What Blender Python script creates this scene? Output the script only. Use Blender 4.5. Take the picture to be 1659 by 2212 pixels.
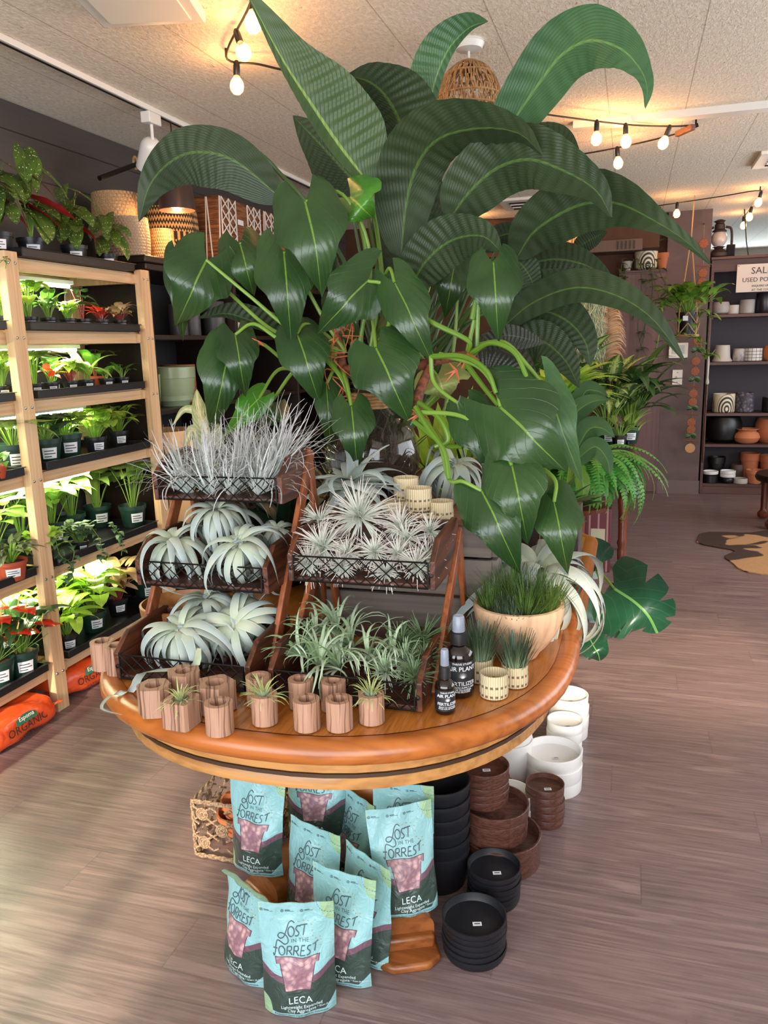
import bpy, math, random
from math import sin, cos, pi, radians as R, sqrt, exp, atan2
from mathutils import Vector as V, Matrix
sc = bpy.context.scene
for o in list(bpy.data.objects): bpy.data.objects.remove(o)
C = sc.collection
# ---------------- camera ----------------
FPX = 1708.0; YAW = R(17.4); PITCH = R(11.8); ROLL = R(1.6); CAM = V((0, 0, 1.48))
_D = V((-sin(YAW)*cos(PITCH), cos(YAW)*cos(PITCH), -sin(PITCH)))
_r0 = V((cos(YAW), sin(YAW), 0)); _u0 = _r0.cross(_D)
_R = _r0*cos(ROLL) - _u0*sin(ROLL); _U = _u0*cos(ROLL) + _r0*sin(ROLL)
cd = bpy.data.cameras.new('camera'); cam = bpy.data.objects.new('camera', cd); C.objects.link(cam)
cd.sensor_fit = 'VERTICAL'; cd.sensor_height = 36; cd.lens = FPX/2212*36; cd.clip_start = .05
m = Matrix((_R, _U, -_D)).transposed().to_4x4(); m.translation = CAM; cam.matrix_world = m
sc.camera = cam
# ---------------- world, sun, daylight at the windows, exposure ----------------
w = bpy.data.worlds.new('sky'); sc.world = w; w.use_nodes = True
bg = w.node_tree.nodes['Background']; bg.inputs[0].default_value = (.72, .85, 1, 1); bg.inputs[1].default_value = 1.6
def lamp(name, kind, energy, col, loc, rot=(0, 0, 0), **k):
    l = bpy.data.lights.new(name, kind); l.energy = energy; l.color = col
    for a, b in k.items(): setattr(l, a, b)
    o = bpy.data.objects.new(name, l); C.objects.link(o); o.location = loc; o.rotation_euler = rot
    return o
def aim(o, d): o.rotation_euler = V(d).to_track_quat('-Z', 'Y').to_euler()
sun = lamp('sun', 'SUN', 7.0, (1, .80, .58), (0, -6, 5), angle=R(1.6)); aim(sun, (-.10, 1, -.40))
wl = lamp('daylight_storefront', 'AREA', 185, (.90, .95, 1), (-.3, -1.45, 1.45), shape='RECTANGLE', size=4.6, size_y=1.9); aim(wl, (0, 1, -.06))
wl = lamp('daylight_side_windows', 'AREA', 110, (.93, .97, 1), (3.1, 4.6, 1.6), shape='RECTANGLE', size=5.5, size_y=1.6); aim(wl, (-1, 0, -.02))
wl = lamp('daylight_far_window', 'AREA', 60, (.72, .88, 1), (2.2, 11.7, 1.7), shape='RECTANGLE', size=3.2, size_y=1.4); aim(wl, (0, -1, .1))
sc.view_settings.view_transform = 'Standard'; sc.view_settings.look = 'None'
sc.view_settings.gamma = 1; sc.view_settings.exposure = 0.22; sc.view_settings.use_curve_mapping = False
# ---------------- pixel -> point on a real plane ----------------
def ray(x, y): return _D + _R*((x-829.5)/FPX) - _U*((y-1106)/FPX)
def onZ(x, y, z): v = ray(x, y); return CAM + v*((z-CAM.z)/v.z)
def onX(x, y, X): v = ray(x, y); return CAM + v*((X-CAM.x)/v.x)
def onY(x, y, Y): v = ray(x, y); return CAM + v*((Y-CAM.y)/v.y)
def pxm(p): return (V(p)-CAM).dot(_D)/FPX      # metres per pixel at a point
# ---------------- shader expressions ----------------
class X:
    def __init__(s, nt, k): s.nt, s.k = nt, k
    def _m(s, op, a, b=None, c=None):
        n = s.nt.nodes.new('ShaderNodeMath'); n.operation = op
        for i, v in enumerate((a, b, c)):
            if v is None: continue
            if isinstance(v, X): s.nt.links.new(v.k, n.inputs[i])
            else: n.inputs[i].default_value = v
        return X(s.nt, n.outputs[0])
    def __add__(s, o): return s._m('ADD', s, o)
    __radd__ = __add__
    def __sub__(s, o): return s._m('SUBTRACT', s, o)
    def __rsub__(s, o): return s._m('SUBTRACT', o, s)
    def __mul__(s, o): return s._m('MULTIPLY', s, o)
    __rmul__ = __mul__
    def __truediv__(s, o): return s._m('DIVIDE', s, o)
    def __gt__(s, o): return s._m('GREATER_THAN', s, o)
    def __lt__(s, o): return s._m('LESS_THAN', s, o)
    def __pow__(s, o): return s._m('POWER', s, o)
    def abs(s): return s._m('ABSOLUTE', s)
    def sin(s): return s._m('SINE', s)
    def frac(s): return s._m('FRACT', s)
    def floor(s): return s._m('FLOOR', s)
    def sqrt(s): return s._m('SQRT', s)
    def max(s, o): return s._m('MAXIMUM', s, o)
    def min(s, o): return s._m('MINIMUM', s, o)
    def ss(s, a, b):
        n = s.nt.nodes.new('ShaderNodeMapRange'); n.interpolation_type = 'SMOOTHSTEP'
        s.nt.links.new(s.k, n.inputs[0]); n.inputs[1].default_value = a; n.inputs[2].default_value = b
        return X(s.nt, n.outputs[0])
class M_:
    def __init__(s, name, rough=.5, metal=0, **k):
        s.m = bpy.data.materials.new(name); s.m.use_nodes = True; s.nt = s.m.node_tree
        s.b = s.nt.nodes['Principled BSDF']; s.b.inputs['Roughness'].default_value = rough; s.b.inputs['Metallic'].default_value = metal
        for a, v in k.items(): s.b.inputs[a.replace('_', ' ')].default_value = v
        s._c = None
    def coord(s, which='Object'):
        if s._c is None: s._c = s.nt.nodes.new('ShaderNodeTexCoord')
        return s._c.outputs[which]
    def uv(s, which='UV'):
        n = s.nt.nodes.new('ShaderNodeSeparateXYZ'); s.nt.links.new(s.coord(which), n.inputs[0])
        return [X(s.nt, n.outputs[i]) for i in range(3)]
    def vec(s, x, y, z=0):
        n = s.nt.nodes.new('ShaderNodeCombineXYZ')
        for i, v in enumerate((x, y, z)):
            if isinstance(v, X): s.nt.links.new(v.k, n.inputs[i])
            else: n.inputs[i].default_value = v
        return n.outputs[0]
    def noise(s, vec, scale=5, detail=3, rough=.5, dist=0):
        n = s.nt.nodes.new('ShaderNodeTexNoise'); s.nt.links.new(vec, n.inputs['Vector'])
        n.inputs['Scale'].default_value = scale; n.inputs['Detail'].default_value = detail; n.inputs['Roughness'].default_value = rough; n.inputs['Distortion'].default_value = dist
        return X(s.nt, n.outputs[0])
    def voro(s, vec, scale=5, out='Distance', feat='F1', rnd=1):
        n = s.nt.nodes.new('ShaderNodeTexVoronoi'); n.feature = feat; s.nt.links.new(vec, n.inputs['Vector']); n.inputs['Scale'].default_value = scale; n.inputs['Randomness'].default_value = rnd
        return X(s.nt, n.outputs[out])
    def mix(s, f, a, b):
        n = s.nt.nodes.new('ShaderNodeMix'); n.data_type = 'RGBA'
        for i, v in ((0, f), (6, a), (7, b)):
            if isinstance(v, X): s.nt.links.new(v.k, n.inputs[i])
            elif isinstance(v, (tuple, list)): n.inputs[i].default_value = (*v[:3], 1)
            elif isinstance(v, (int, float)): n.inputs[i].default_value = v
            else: s.nt.links.new(v, n.inputs[i])
        return n.outputs[2]
    def rnd(s):
        n = s.nt.nodes.new('ShaderNodeObjectInfo'); return X(s.nt, n.outputs['Random'])
    def col(s, c):
        if isinstance(c, (tuple, list)): s.b.inputs['Base Color'].default_value = (*c[:3], 1)
        else: s.nt.links.new(c, s.b.inputs['Base Color'])
        return s
    def put(s, name, x): s.nt.links.new(x.k if isinstance(x, X) else x, s.b.inputs[name]); return s
    def bump(s, h, strength=.3, dist=.01):
        n = s.nt.nodes.new('ShaderNodeBump'); n.inputs['Strength'].default_value = strength; n.inputs['Distance'].default_value = dist
        s.nt.links.new(h.k, n.inputs['Height']); s.nt.links.new(n.outputs[0], s.b.inputs['Normal']); return s
def hexc(h):
    c = [int(h[i:i+2], 16)/255 for i in (0, 2, 4)]
    return tuple(x/12.92 if x <= .04045 else ((x+.055)/1.055)**2.4 for x in c)
def flat(name, c, rough=.5, metal=0, **k): return M_(name, rough, metal, **k).col(hexc(c) if isinstance(c, str) else c).m
def rough_mat(name, c, c2, scale=20, rough=.7, bump=.2, bd=.003, **k):
    m = M_(name, rough, **k); v = m.coord(); n = m.noise(v, scale, 4)
    m.col(m.mix(n.ss(.3, .7), hexc(c), hexc(c2))).bump(n, bump, bd); return m.m
def wood(name, a, b, axis=0, scale=1.0, rough=.45, ring=26, dark=.5, bump=.15):
    """long grain along the given object axis"""
    m = M_(name, rough); c = m.uv('Object'); g = [c[0], c[1], c[2]]
    s = [14*scale]*3; s[axis] = .9*scale
    off = m.rnd()*7
    vec = m.vec(g[0]*s[0]+off, g[1]*s[1]+off, g[2]*s[2]+off)
    n = m.noise(vec, 1.0, 3, .55, .6); rg = (n*ring).sin()*.5+.5
    f2 = [90*scale]*3; f2[axis] = 3*scale
    fine = m.noise(m.vec(g[0]*f2[0], g[1]*f2[1], g[2]*f2[2]), 1.0, 2)
    f = rg*dark+fine.ss(.35, .75)*(1-dark)
    m.col(m.mix(f, hexc(a), hexc(b))).bump(f, bump, .002); return m.m
# ---------------- mesh building ----------------
def catmull(P, n):
    P = [V(p) for p in P]; out = []; k = len(P)-1
    for i in range(n+1):
        t = i/n*k; j = min(int(t), k-1); t -= j
        p1, p2 = P[j], P[j+1]; p0 = P[j-1] if j else p1*2-p2; p3 = P[j+2] if j+2 <= k else p2*2-p1
        out.append(.5*((2*p1)+(p2-p0)*t+(2*p0-5*p1+4*p2-p3)*t*t+(3*p1-p0-3*p2+p3)*t**3))
    return out
class MB:
    def __init__(s): s.v = []; s.f = []; s.uv = []; s.mi = []
    def add(s, vs, fs, uvs=None, mi=0):
        o = len(s.v); s.v += [tuple(p) for p in vs]
        for f in fs:
            s.f.append([i+o for i in f]); s.uv.append([uvs[i] for i in f] if uvs else None); s.mi.append(mi)
        return s
    def box(s, c, d, rz=0, M=None, mi=0):
        x, y, z = d[0]/2, d[1]/2, d[2]/2
        vs = [V((a*x, b*y, e*z)) for a in (-1, 1) for b in (-1, 1) for e in (-1, 1)]
        if M is None: M = Matrix.Rotation(rz, 3, 'Z')
        vs = [M @ p + V(c) for p in vs]
        return s.add(vs, [(0, 1, 3, 2), (4, 6, 7, 5), (0, 4, 5, 1), (2, 3, 7, 6), (0, 2, 6, 4), (1, 5, 7, 3)], mi=mi)
    def bar(s, a, b, w, h, up=(0, 0, 1)):
        a, b = V(a), V(b); d = (b-a); L = d.length; d.normalize(); sd = d.cross(V(up)).normalized(); u = sd.cross(d)
        return s.box((a+b)/2, (L, w, h), M=Matrix((d, sd, u)).transposed())
    def lathe(s, prof, c=(0, 0, 0), n=32, M=None, mi=0, sq=0):
        vs = []; c = V(c)
        for r, z in prof:
            for i in range(n):
                a = 2*pi*i/n; k = 1
                if sq: k = 1/((abs(cos(a))**sq+abs(sin(a))**sq)**(1/sq))
                p = V((r*k*cos(a), r*k*sin(a), z)); vs.append((M @ p if M else p)+c)
        fs = []; m = len(prof)
        for j in range(m-1):
            for i in range(n): k = (i+1) % n; fs.append((j*n+i, j*n+k, (j+1)*n+k, (j+1)*n+i))
        if prof[0][0] > 1e-6: fs.append(tuple(range(n))[::-1])
        if prof[-1][0] > 1e-6: fs.append(tuple((m-1)*n+i for i in range(n)))
        uvs = [(i/n, z) for r, z in prof for i in range(n)]
        return s.add(vs, fs, uvs, mi=mi)
    def tube(s, P, r, n=6, cap=True, sm=0, mi=0):
        if sm: P = catmull(P, sm)
        P = [V(p) for p in P]; k = len(P); rr = r if isinstance(r, (list, tuple)) else [r, r]
        vs = []; nrm = None; uvs = []; L = 0
        for i, p in enumerate(P):
            t = (P[min(i+1, k-1)]-P[max(i-1, 0)]).normalized()
            if nrm is None: nrm = t.cross(V((.3, .2, 1))).normalized()
            nrm = (nrm-t*nrm.dot(t)).normalized(); b = t.cross(nrm)
            q = i/(k-1)*(len(rr)-1); j = min(int(q), len(rr)-2); ra = rr[j]+(rr[j+1]-rr[j])*(q-j)
            if i: L += (p-P[i-1]).length
            for a in range(n):
                an = 2*pi*a/n; vs.append(p+nrm*cos(an)*ra+b*sin(an)*ra); uvs.append((a/n, L))
        fs = [(i*n+a, i*n+(a+1) % n, (i+1)*n+(a+1) % n, (i+1)*n+a) for i in range(k-1) for a in range(n)]
        if cap: fs += [tuple(range(n))[::-1], tuple((k-1)*n+a for a in range(n))]
        return s.add(vs, fs, uvs, mi=mi)
    def prism(s, poly, z0, z1, M=None, c=(0, 0, 0), mi=0):
        """poly in xy, extruded along z, optional matrix"""
        n = len(poly); c = V(c)
        vs = [V((x, y, z)) for z in (z0, z1) for x, y in poly]; vs = [((M @ p) if M else p)+c for p in vs]
        fs = [tuple(range(n))[::-1], tuple(range(n, 2*n))]+[(i, (i+1) % n, n+(i+1) % n, n+i) for i in range(n)]
        return s.add(vs, fs, mi=mi)
    def grid(s, fn, nu, nv, uvf=None, mi=0):
        vs = []; uvs = []
        for j in range(nv+1):
            for i in range(nu+1):
                vs.append(fn(i/nu, j/nv)); uvs.append(uvf(i/nu, j/nv) if uvf else (i/nu, j/nv))
        w_ = nu+1
        return s.add(vs, [(j*w_+i, j*w_+i+1, (j+1)*w_+i+1, (j+1)*w_+i) for j in range(nv) for i in range(nu)], uvs, mi=mi)
    def build(s, name, mats, parent=None, smooth=True, bevel=0, solid=0, ang=40, loc=None):
        base = V((0, 0, 0))
        if parent is not None: base = parent_loc(parent)
        elif loc is not None: base = V(loc)
        me = bpy.data.meshes.new(name); me.from_pydata([V(p)-base for p in s.v], [], s.f)
        if not isinstance(mats, (list, tuple)): mats = [mats]
        for q in mats: me.materials.append(q)
        if len(mats) > 1: me.polygons.foreach_set('material_index', s.mi)
        if any(s.uv):
            l = me.uv_layers.new(name='UVMap'); flat_ = []
            for f, u in zip(s.f, s.uv):
                for i in range(len(f)): flat_ += list(u[i]) if u else [0, 0]
            l.data.foreach_set('uv', flat_)
        me.validate(); me.update()
        if smooth:
            me.polygons.foreach_set('use_smooth', [True]*len(me.polygons)); me.set_sharp_from_angle(angle=R(ang))
        o = bpy.data.objects.new(name, me); C.objects.link(o)
        if parent is not None: o.parent = parent
        elif loc is not None: o.location = loc
        if solid: q = o.modifiers.new('thickness', 'SOLIDIFY'); q.thickness = solid; q.offset = 0
        if bevel: q = o.modifiers.new('bevel', 'BEVEL'); q.width = bevel; q.segments = 2; q.limit_method = 'ANGLE'
        return o
def parent_loc(o):
    l = V((0, 0, 0))
    while o is not None: l += o.location; o = o.parent
    return l
def tag(o, label=None, cat=None, group=None, kind=None):
    for k, v in (('label', label), ('category', cat), ('group', group), ('kind', kind)):
        if v: o[k] = v
    return o
def thing(name, label, cat, loc=(0, 0, 0), rz=0, group=None):
    o = bpy.data.objects.new(name, None); C.objects.link(o); o.empty_display_size = .05; o.location = loc; o.rotation_euler = (0, 0, rz)
    return tag(o, label, cat, group)
def struct(o): o['kind'] = 'structure'; return o
def dup(root, loc, rz=None, label=None, group=None, scale=None):
    r = root.copy(); C.objects.link(r); r.location = loc
    if rz is not None: r.rotation_euler = (0, 0, rz)
    if scale: r.scale = scale if isinstance(scale, (tuple, list)) else (scale,)*3
    tag(r, label, None, group)
    for ch in list(root.children):
        c = ch.copy(); C.objects.link(c); c.parent = r
        for g in list(ch.children): d = g.copy(); C.objects.link(d); d.parent = c
    return r
def text_part(s, size, M, name, mat, parent, align='CENTER', ext=.0004, spacing=1):
    """lettering as a thin mesh; M maps the text plane to the world"""
    cu = bpy.data.curves.new(name, 'FONT'); cu.body = s; cu.size = size; cu.align_x = align; cu.extrude = ext; cu.resolution_u = 2; cu.space_character = spacing
    t = bpy.data.objects.new(name, cu); me = bpy.data.meshes.new_from_object(t); bpy.data.objects.remove(t)
    base = parent_loc(parent)
    for v_ in me.vertices: v_.co = (M @ v_.co) - base if not callable(M) else V(M(v_.co)) - base
    me.materials.clear(); me.materials.append(mat); me.name = name
    o = bpy.data.objects.new(name, me); C.objects.link(o); o.parent = parent
    return o
def frame(o, x, y):
    x, y = V(x).normalized(), V(y).normalized(); z = x.cross(y); m = Matrix((x, y, z)).transposed().to_4x4(); m.translation = V(o); return m
rnd = random.Random(7)
def U(a, b): return rnd.uniform(a, b)
# ================= MATERIALS =================
def m_floor():
    m = M_('vinyl_planks', .38); x, y, z = m.uv('Object')
    row = (y*5.6).floor(); xs = x+row*.437; pl = (xs/1.22).floor()
    off = row*3.7+pl*1.9
    n = m.noise(m.vec(x*1.5+off, y*17+off*2, 0), 1, 5, .62, .8)
    n2 = m.noise(m.vec(x*5, y*120, off), 1, 2, .6)
    ringf = ((n*30).sin()*.5+.5)*.35+n.ss(.3, .72)*.45+n2.ss(.3, .7)*.42-.02
    tone = m.noise(m.vec(row*.7+3, pl*1.3, 0), 1, 0)
    c = m.mix(ringf, hexc('8f7975'), hexc('5f4c4c')); c = m.mix((tone-.35)*.9, c, hexc('7a6664'))
    gy = (y*5.6).frac(); gx = (xs/1.22).frac()
    gap = (gy < .012).max(gx < .003)
    c = m.mix(gap*.35, c, hexc('453833'))
    r = n2.ss(.2, .8)*.15+.30
    return m.col(c).put('Roughness', r).bump(ringf-gap, .10, .002).m
def m_ceiling():
    m = M_('ceiling_tile', .9); x, y, z = m.uv('Object'); v = m.coord()
    n = m.noise(m.vec(x, y*.55, 0), 70, 4, .7, .4); pits = m.noise(m.vec(x, y*.6, 3), 42, 3, .6, 1.2)
    sx = ((x+.155)/.37).frac(); sy = ((y+.12)/.74).frac()
    lx = (sx < .012); ly = (sy < .009)
    pit = pits.ss(.66, .72)
    c = m.mix(n.ss(.35, .7), hexc('dccfbc'), hexc('f2e8d8')); c = m.mix(pit*.45, c, hexc('8a7d6c')); c = m.mix(lx*.5, c, hexc('6b5f52')); c = m.mix(ly*.35, c, hexc('d8cbb8'))
    return m.col(c).bump(n-pit*.8-lx, .75, .008).m
def m_shiplap():
    m = M_('dark_shiplap', .6); x, y, z = m.uv('Object'); g = ((z-.02)/.19).frac(); l = (g < .035)
    n = m.noise(m.vec(x, y*2, z*40), 3, 3)
    c = m.mix(n, hexc('433e3c'), hexc('34302f')); c = m.mix(l, c, hexc('0e0c0c'))
    return m.col(c).bump(1-l, .5, .006).m
FLOOR, CEIL, LAP = m_floor(), m_ceiling(), m_shiplap()
BROWNW = rough_mat('brown_wall', '54331f', '4a2c1b', 6, .8, .1)
MAUVEW = rough_mat('mauve_wall', '6a5653', '5f4d4b', 8, .8, .1)
WHITEW = rough_mat('white_wall', 'cfc9c0', 'c4bdb2', 5, .9, .05)
WHITE = flat('white_enamel', 'd9d6d0', .35); OFFW = flat('white_plastic', 'e4ddd2', .5)
BLACK = flat('black_plastic', '0d0d10', .38); BLKM = flat('black_metal', '171412', .4, .6); CORD = flat('black_cord', '1c1613', .6)
GLASSP = None
def m_pane():
    m = bpy.data.materials.new('thin_glass'); m.use_nodes = True; nt = m.node_tree; nt.nodes.clear()
    o = nt.nodes.new('ShaderNodeOutputMaterial'); t = nt.nodes.new('ShaderNodeBsdfTransparent'); g = nt.nodes.new('ShaderNodeBsdfGlossy'); g.inputs['Roughness'].default_value = .02
    f = nt.nodes.new('ShaderNodeFresnel'); f.inputs[0].default_value = 1.3; mx = nt.nodes.new('ShaderNodeMixShader')
    nt.links.new(f.outputs[0], mx.inputs[0]); nt.links.new(t.outputs[0], mx.inputs[1]); nt.links.new(g.outputs[0], mx.inputs[2]); nt.links.new(mx.outputs[0], o.inputs[0]); return m
PANE = m_pane()
def emit(name, c, s):
    m = bpy.data.materials.new(name); m.use_nodes = True; b = m.node_tree.nodes['Principled BSDF']
    b.inputs['Base Color'].default_value = (*hexc(c), 1); b.inputs['Emission Color'].default_value = (*hexc(c), 1); b.inputs['Emission Strength'].default_value = s; return m
FIL = emit('filament', 'ffb058', 60); TUBE = emit('grow_tube', 'f4ffdc', 14)
# ================= ROOM =================
HC = 2.62
def slab(name, lo, hi, mat):
    c = [(a+b)/2 for a, b in zip(lo, hi)]; d = [b-a for a, b in zip(lo, hi)]
    return struct(MB().box(c, d).build(name, mat, smooth=False))
slab('floor', (-2.95, -1.8, -.1), (3.3, 12.2, 0), FLOOR)
slab('ceiling', (-2.95, -1.8, HC), (3.3, 12.2, HC+.1), CEIL)
slab('wall_left', (-2.95, -1.8, 0), (-2.75, 12.2, HC), LAP)
slab('wall_far', (-2.75, 8.2, 0), (.28, 8.35, HC), BROWNW)
slab('wall_pillar', (.28, 8.1, 0), (.655, 8.5, HC), MAUVEW)
slab('baseboard_pillar', (.272, 8.085, 0), (.663, 8.1, .13), flat('mauve_base', '6e5a58', .6))
slab('trim_1', (-.34, 4.62, HC-.035), (3.1, 4.70, HC), WHITE)
slab('trim_2', (-2.75, 7.75, 2.28), (.20, 8.2, HC), BROWNW)
def walled(name, axis, at, a0, a1, holes, mat, th=.15):
    """a wall with window openings, as one mesh of piers; axis 0 = runs along x at y=at"""
    mb = MB(); xs = sorted(set([a0, a1]+[q for h in holes for q in h[:2]]))
    for l, r in zip(xs, xs[1:]):
        hs = [h for h in holes if h[0] <= l and h[1] >= r]; zs = [0]
        for h in sorted(hs, key=lambda h: h[2]): zs += [h[2], h[3]]
        zs.append(HC)
        for k in range(0, len(zs), 2):
            if zs[k+1]-zs[k] > .001:
                c = ((l+r)/2, at, (zs[k]+zs[k+1])/2); d = (r-l, th, zs[k+1]-zs[k])
                if axis: c = (c[1], c[0], c[2]); d = (d[1], d[0], d[2])
                mb.box(c, d)
    struct(mb.build(name, mat, smooth=False))
def window(n, axis, at, a0, a1, z0, z1, mull=2):
    fr = MB(); pn = MB(); s = .05
    def b(mb, u0, u1, w0, w1, t):
        c = ((u0+u1)/2, at, (w0+w1)/2); d = (u1-u0, t, w1-w0)
        if axis: c = (c[1], c[0], c[2]); d = (d[1], d[0], d[2])
        mb.box(c, d)
    b(fr, a0, a1, z0, z0+s, .08); b(fr, a0, a1, z1-s, z1, .08)
    for k in range(mull+1): u = a0+(a1-a0-s)*k/mull; b(fr, u, u+s, z0+s, z1-s, .08)
    b(pn, a0+s, a1-s, z0+s, z1-s, .006)
    f = fr.build('window_%d' % n, OFFW, smooth=False); f['kind'] = 'structure'; g = pn.build('pane', PANE, f, smooth=False)
wb = [(-2.6, -1.75, 1.0, 2.0), (-1.3, -.7, 1.0, 1.7), (.15, 2.4, 1.85, 2.45), (-.4, 2.9, .35, .9)]  # unseen openings, sized and placed so sun patches land on the floor
walled('wall_back', 0, -1.7, -2.75, 3.3, wb, WHITEW)
for i, (a, b_, c_, d_) in enumerate(wb): window(i+1, 0, -1.7, a, b_, c_, d_)
ws = [(1.6, 3.9, .9, 2.35), (4.3, 7.2, .9, 2.35)]
walled('wall_right', 1, 3.22, -1.7, 12.2, ws, WHITEW)
for i, (a, b_, c_, d_) in enumerate(ws): window(i+5, 1, 3.22, a, b_, c_, d_)
wf = [(.9, 3.0, .9, 2.3)]
walled('wall_behind_shelf', 0, 12.12, -2.75, 3.2, wf, WHITEW); window(7, 0, 12.12, .9, 3.0, .9, 2.3)
# ================= CEILING FIXTURES =================
t = thing('track_light_rail', 'long white lighting track on the ceiling over the plant rack', 'track', (-2.22, 2.6, HC))
MB().box((-2.22, 2.9, HC-.012), (.036, 5.6, .024)).build('rail', WHITE, t, bevel=.002)
MB().box((-2.22, 2.9, HC-.0255), (.012, 5.58, .003)).build('slot', BLACK, t, smooth=False)
def spot(y, rx, ry, label):
    t = thing('spotlight', label, 'spotlight', (-2.22, y, HC-.027), group=None)
    MB().box((-2.22, y, HC-.052), (.05, .10, .05)).build('adapter', WHITE, t, bevel=.004)
    MB().tube([(-2.22, y, HC-.076), (-2.22, y, HC-.15)], .008, 10).build('stem', WHITE, t)
    Mx = Matrix.Rotation(rx, 3, 'X') @ Matrix.Rotation(ry, 3, 'Y'); c = V((-2.22, y, HC-.145))
    MB().lathe([(0, .005), (.025, .004), (.043, -.012), (.05, -.035), (.05, -.15), (.046, -.152), (.044, -.14), (.03, -.10), (0, -.095)], c, 28, Mx).build('lamp_head', WHITE, t)
spot(2.46, 0, 0, 'white cylinder spotlight on the track at the left edge, hanging straight down')
spot(3.56, R(30), R(35), 'white cylinder spotlight on the track tilted, beside the big arching leaf')
t = thing('ceiling_panel', 'flat white ceiling fitting at the top of the photo', 'ceiling fitting', (-1.55, 2.42, HC))
MB().box((-1.56, 2.47, HC-.02), (.36, .36, .04), rz=.25).build('housing', WHITE, t, bevel=.006)
MB().box((-1.56, 2.47, HC-.042), (.28, .28, .006), rz=.25).build('cover', OFFW, t, bevel=.002)
for q in ((-1.66, 2.33), (-1.45, 2.38)): MB().lathe([(.006, -.046), (.006, -.042)], (q[0], q[1], HC), 8).build('screw', BLKM, t)
def vent(c, s, label, rz=0):
    t = thing('air_vent', label, 'air vent', (c[0], c[1], HC))
    MB().box((c[0], c[1], HC-.012), (s, s, .024), rz).build('frame', OFFW, t, bevel=.004)
    for k in range(5):
        MB().box((c[0], c[1]-s*.28+k*s*.14, HC-.028), (s*.68, s*.05, .008), rz).build('slat', BLKM if k % 2 == 0 else OFFW, t, smooth=False)
p = onZ(1662, 340, HC); vent((p.x+.15, p.y), .46, 'square white ceiling air vent at the right edge')
p = onZ(1150, 435, HC); vent((p.x, p.y), .5, 'white ceiling air vent behind the leaves and second wicker lamp')
t = thing('wall_vent', 'brown slotted air vent on the brown soffit', 'air vent', onY(1320, 530, 7.75))
p = onY(1310, 532, 7.75); MB().box((p.x, 7.742, p.z), (.62, .02, .10)).build('frame', flat('vent_brown', '5c4436', .5), t, bevel=.003)
for k in range(5): MB().box((p.x+.1+k*.035, 7.728, p.z), (.012, .012, .07)).build('slat', flat('vent_dark', '21150f', .5), t, smooth=False)
# string lights ---------------------------------------------------------
BULBG = flat('bulb_glass', 'fff0d0', .05, 0, Transmission_Weight=.0, Alpha=.22)
def string_light(label, pts, bulbs, hooks, group=None):
    """pts = 3D cord points, bulbs = (fraction, tilt)"""
    t = thing('string_lights', label, 'string lights', pts[0], group=group)
    P = catmull(pts, 40); MB().tube(P, .0045, 5).build('cord', CORD, t)
    for h in hooks: MB().tube([V(h), V(h)+V((0, 0, .02)), (h[0], h[1], HC)], .005, 5).build('hook', BLKM, t)
    for fr, tl, tl2 in bulbs:
        k = fr*40; j = min(int(k), 39); c = P[j].lerp(P[j+1], k-j); Mx = Matrix.Rotation(tl, 3, 'Y') @ Matrix.Rotation(tl2, 3, 'X')
        s = MB().lathe([(.006, .008), (.011, 0), (.013, -.012), (.013, -.045), (.012, -.047)], c, 12, Mx).build('socket', BLACK, t)
        b = MB().lathe([(.010, -.046), (.013, -.052), (.024, -.068), (.028, -.084), (.025, -.1), (.014, -.113), (0, -.116)], c, 18, Mx).build('bulb', BULBG, t)
        f = MB().tube([c+Mx @ V(q) for q in ((0, .003, -.055), (.004, 0, -.068), (-.004, 0, -.082), (0, 0, -.096))], .0032, 5).build('filament', FIL, b)
        pl = lamp('bulb_light', 'POINT', 3.0, (1, .47, .16), c+Mx @ V((0, 0, -.085)), shadow_soft_size=.028)
    return t
zc = 2.588
h1 = onZ(489, 124, zc)
string_light('string of warm bulbs hooked to the ceiling at upper left, beside the tallest leaf', [onZ(565, -60, zc), onZ(535, 20, zc), h1+V((.0, .0, 0)), onZ(560, 139, zc-.01), onZ(650, 158, zc-.02), onZ(800, 175, zc-.02), onZ(960, 200, zc)],
   [(.10, .1, 0), (.235, -.4, -.2), (.405, .05, 0)], [h1])
h2 = onZ(1503, 272, zc)
string_light('string of warm bulbs meeting at a plug by the white ceiling trim', [onZ(1020, 225, zc), onZ(1110, 238, zc-.02), onZ(1190, 249, zc-.02), onZ(1350, 269, zc-.02), onZ(1450, 273, zc-.01), h2, onZ(1450, 292, zc-.02), onZ(1330, 320, zc-.03), onZ(1200, 342, zc-.03), onZ(1080, 360, zc)],
   [(.29, .0, 0), (.335, -.05, 0), (.44, .35, .1), (.775, -.1, 0)], [h2])
t = thing('plug_connector', 'brown inline plug joining the string light cords', 'plug', onZ(1480, 282, zc-.02)); MB().bar(onZ(1462, 290, zc-.02), onZ(1498, 274, zc-.02), .03, .03).build('body', flat('plug_body', '6b4a3a', .5), t, bevel=.006); MB().bar(onZ(1493, 276, zc-.02), onZ(1507, 270, zc-.005), .012, .02).build('hook', BLKM, t)
h3 = onZ(1642, 412, zc)
string_light('string of warm bulbs at far right running back over the pottery shelf', [onZ(1000, 472, zc), onZ(1180, 475, zc-.02), onZ(1380, 450, zc-.02), onZ(1466, 438, zc-.03), onZ(1560, 424, zc-.01), h3, onZ(1632, 435, zc-.03), onZ(1612, 462, zc-.03), onZ(1606, 468, zc)],
   [(.02, 0, 0), (.37, 0, 0), (.64, .2, 0), (.80, .15, 0), (.98, 0, 0)], [h3])
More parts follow.
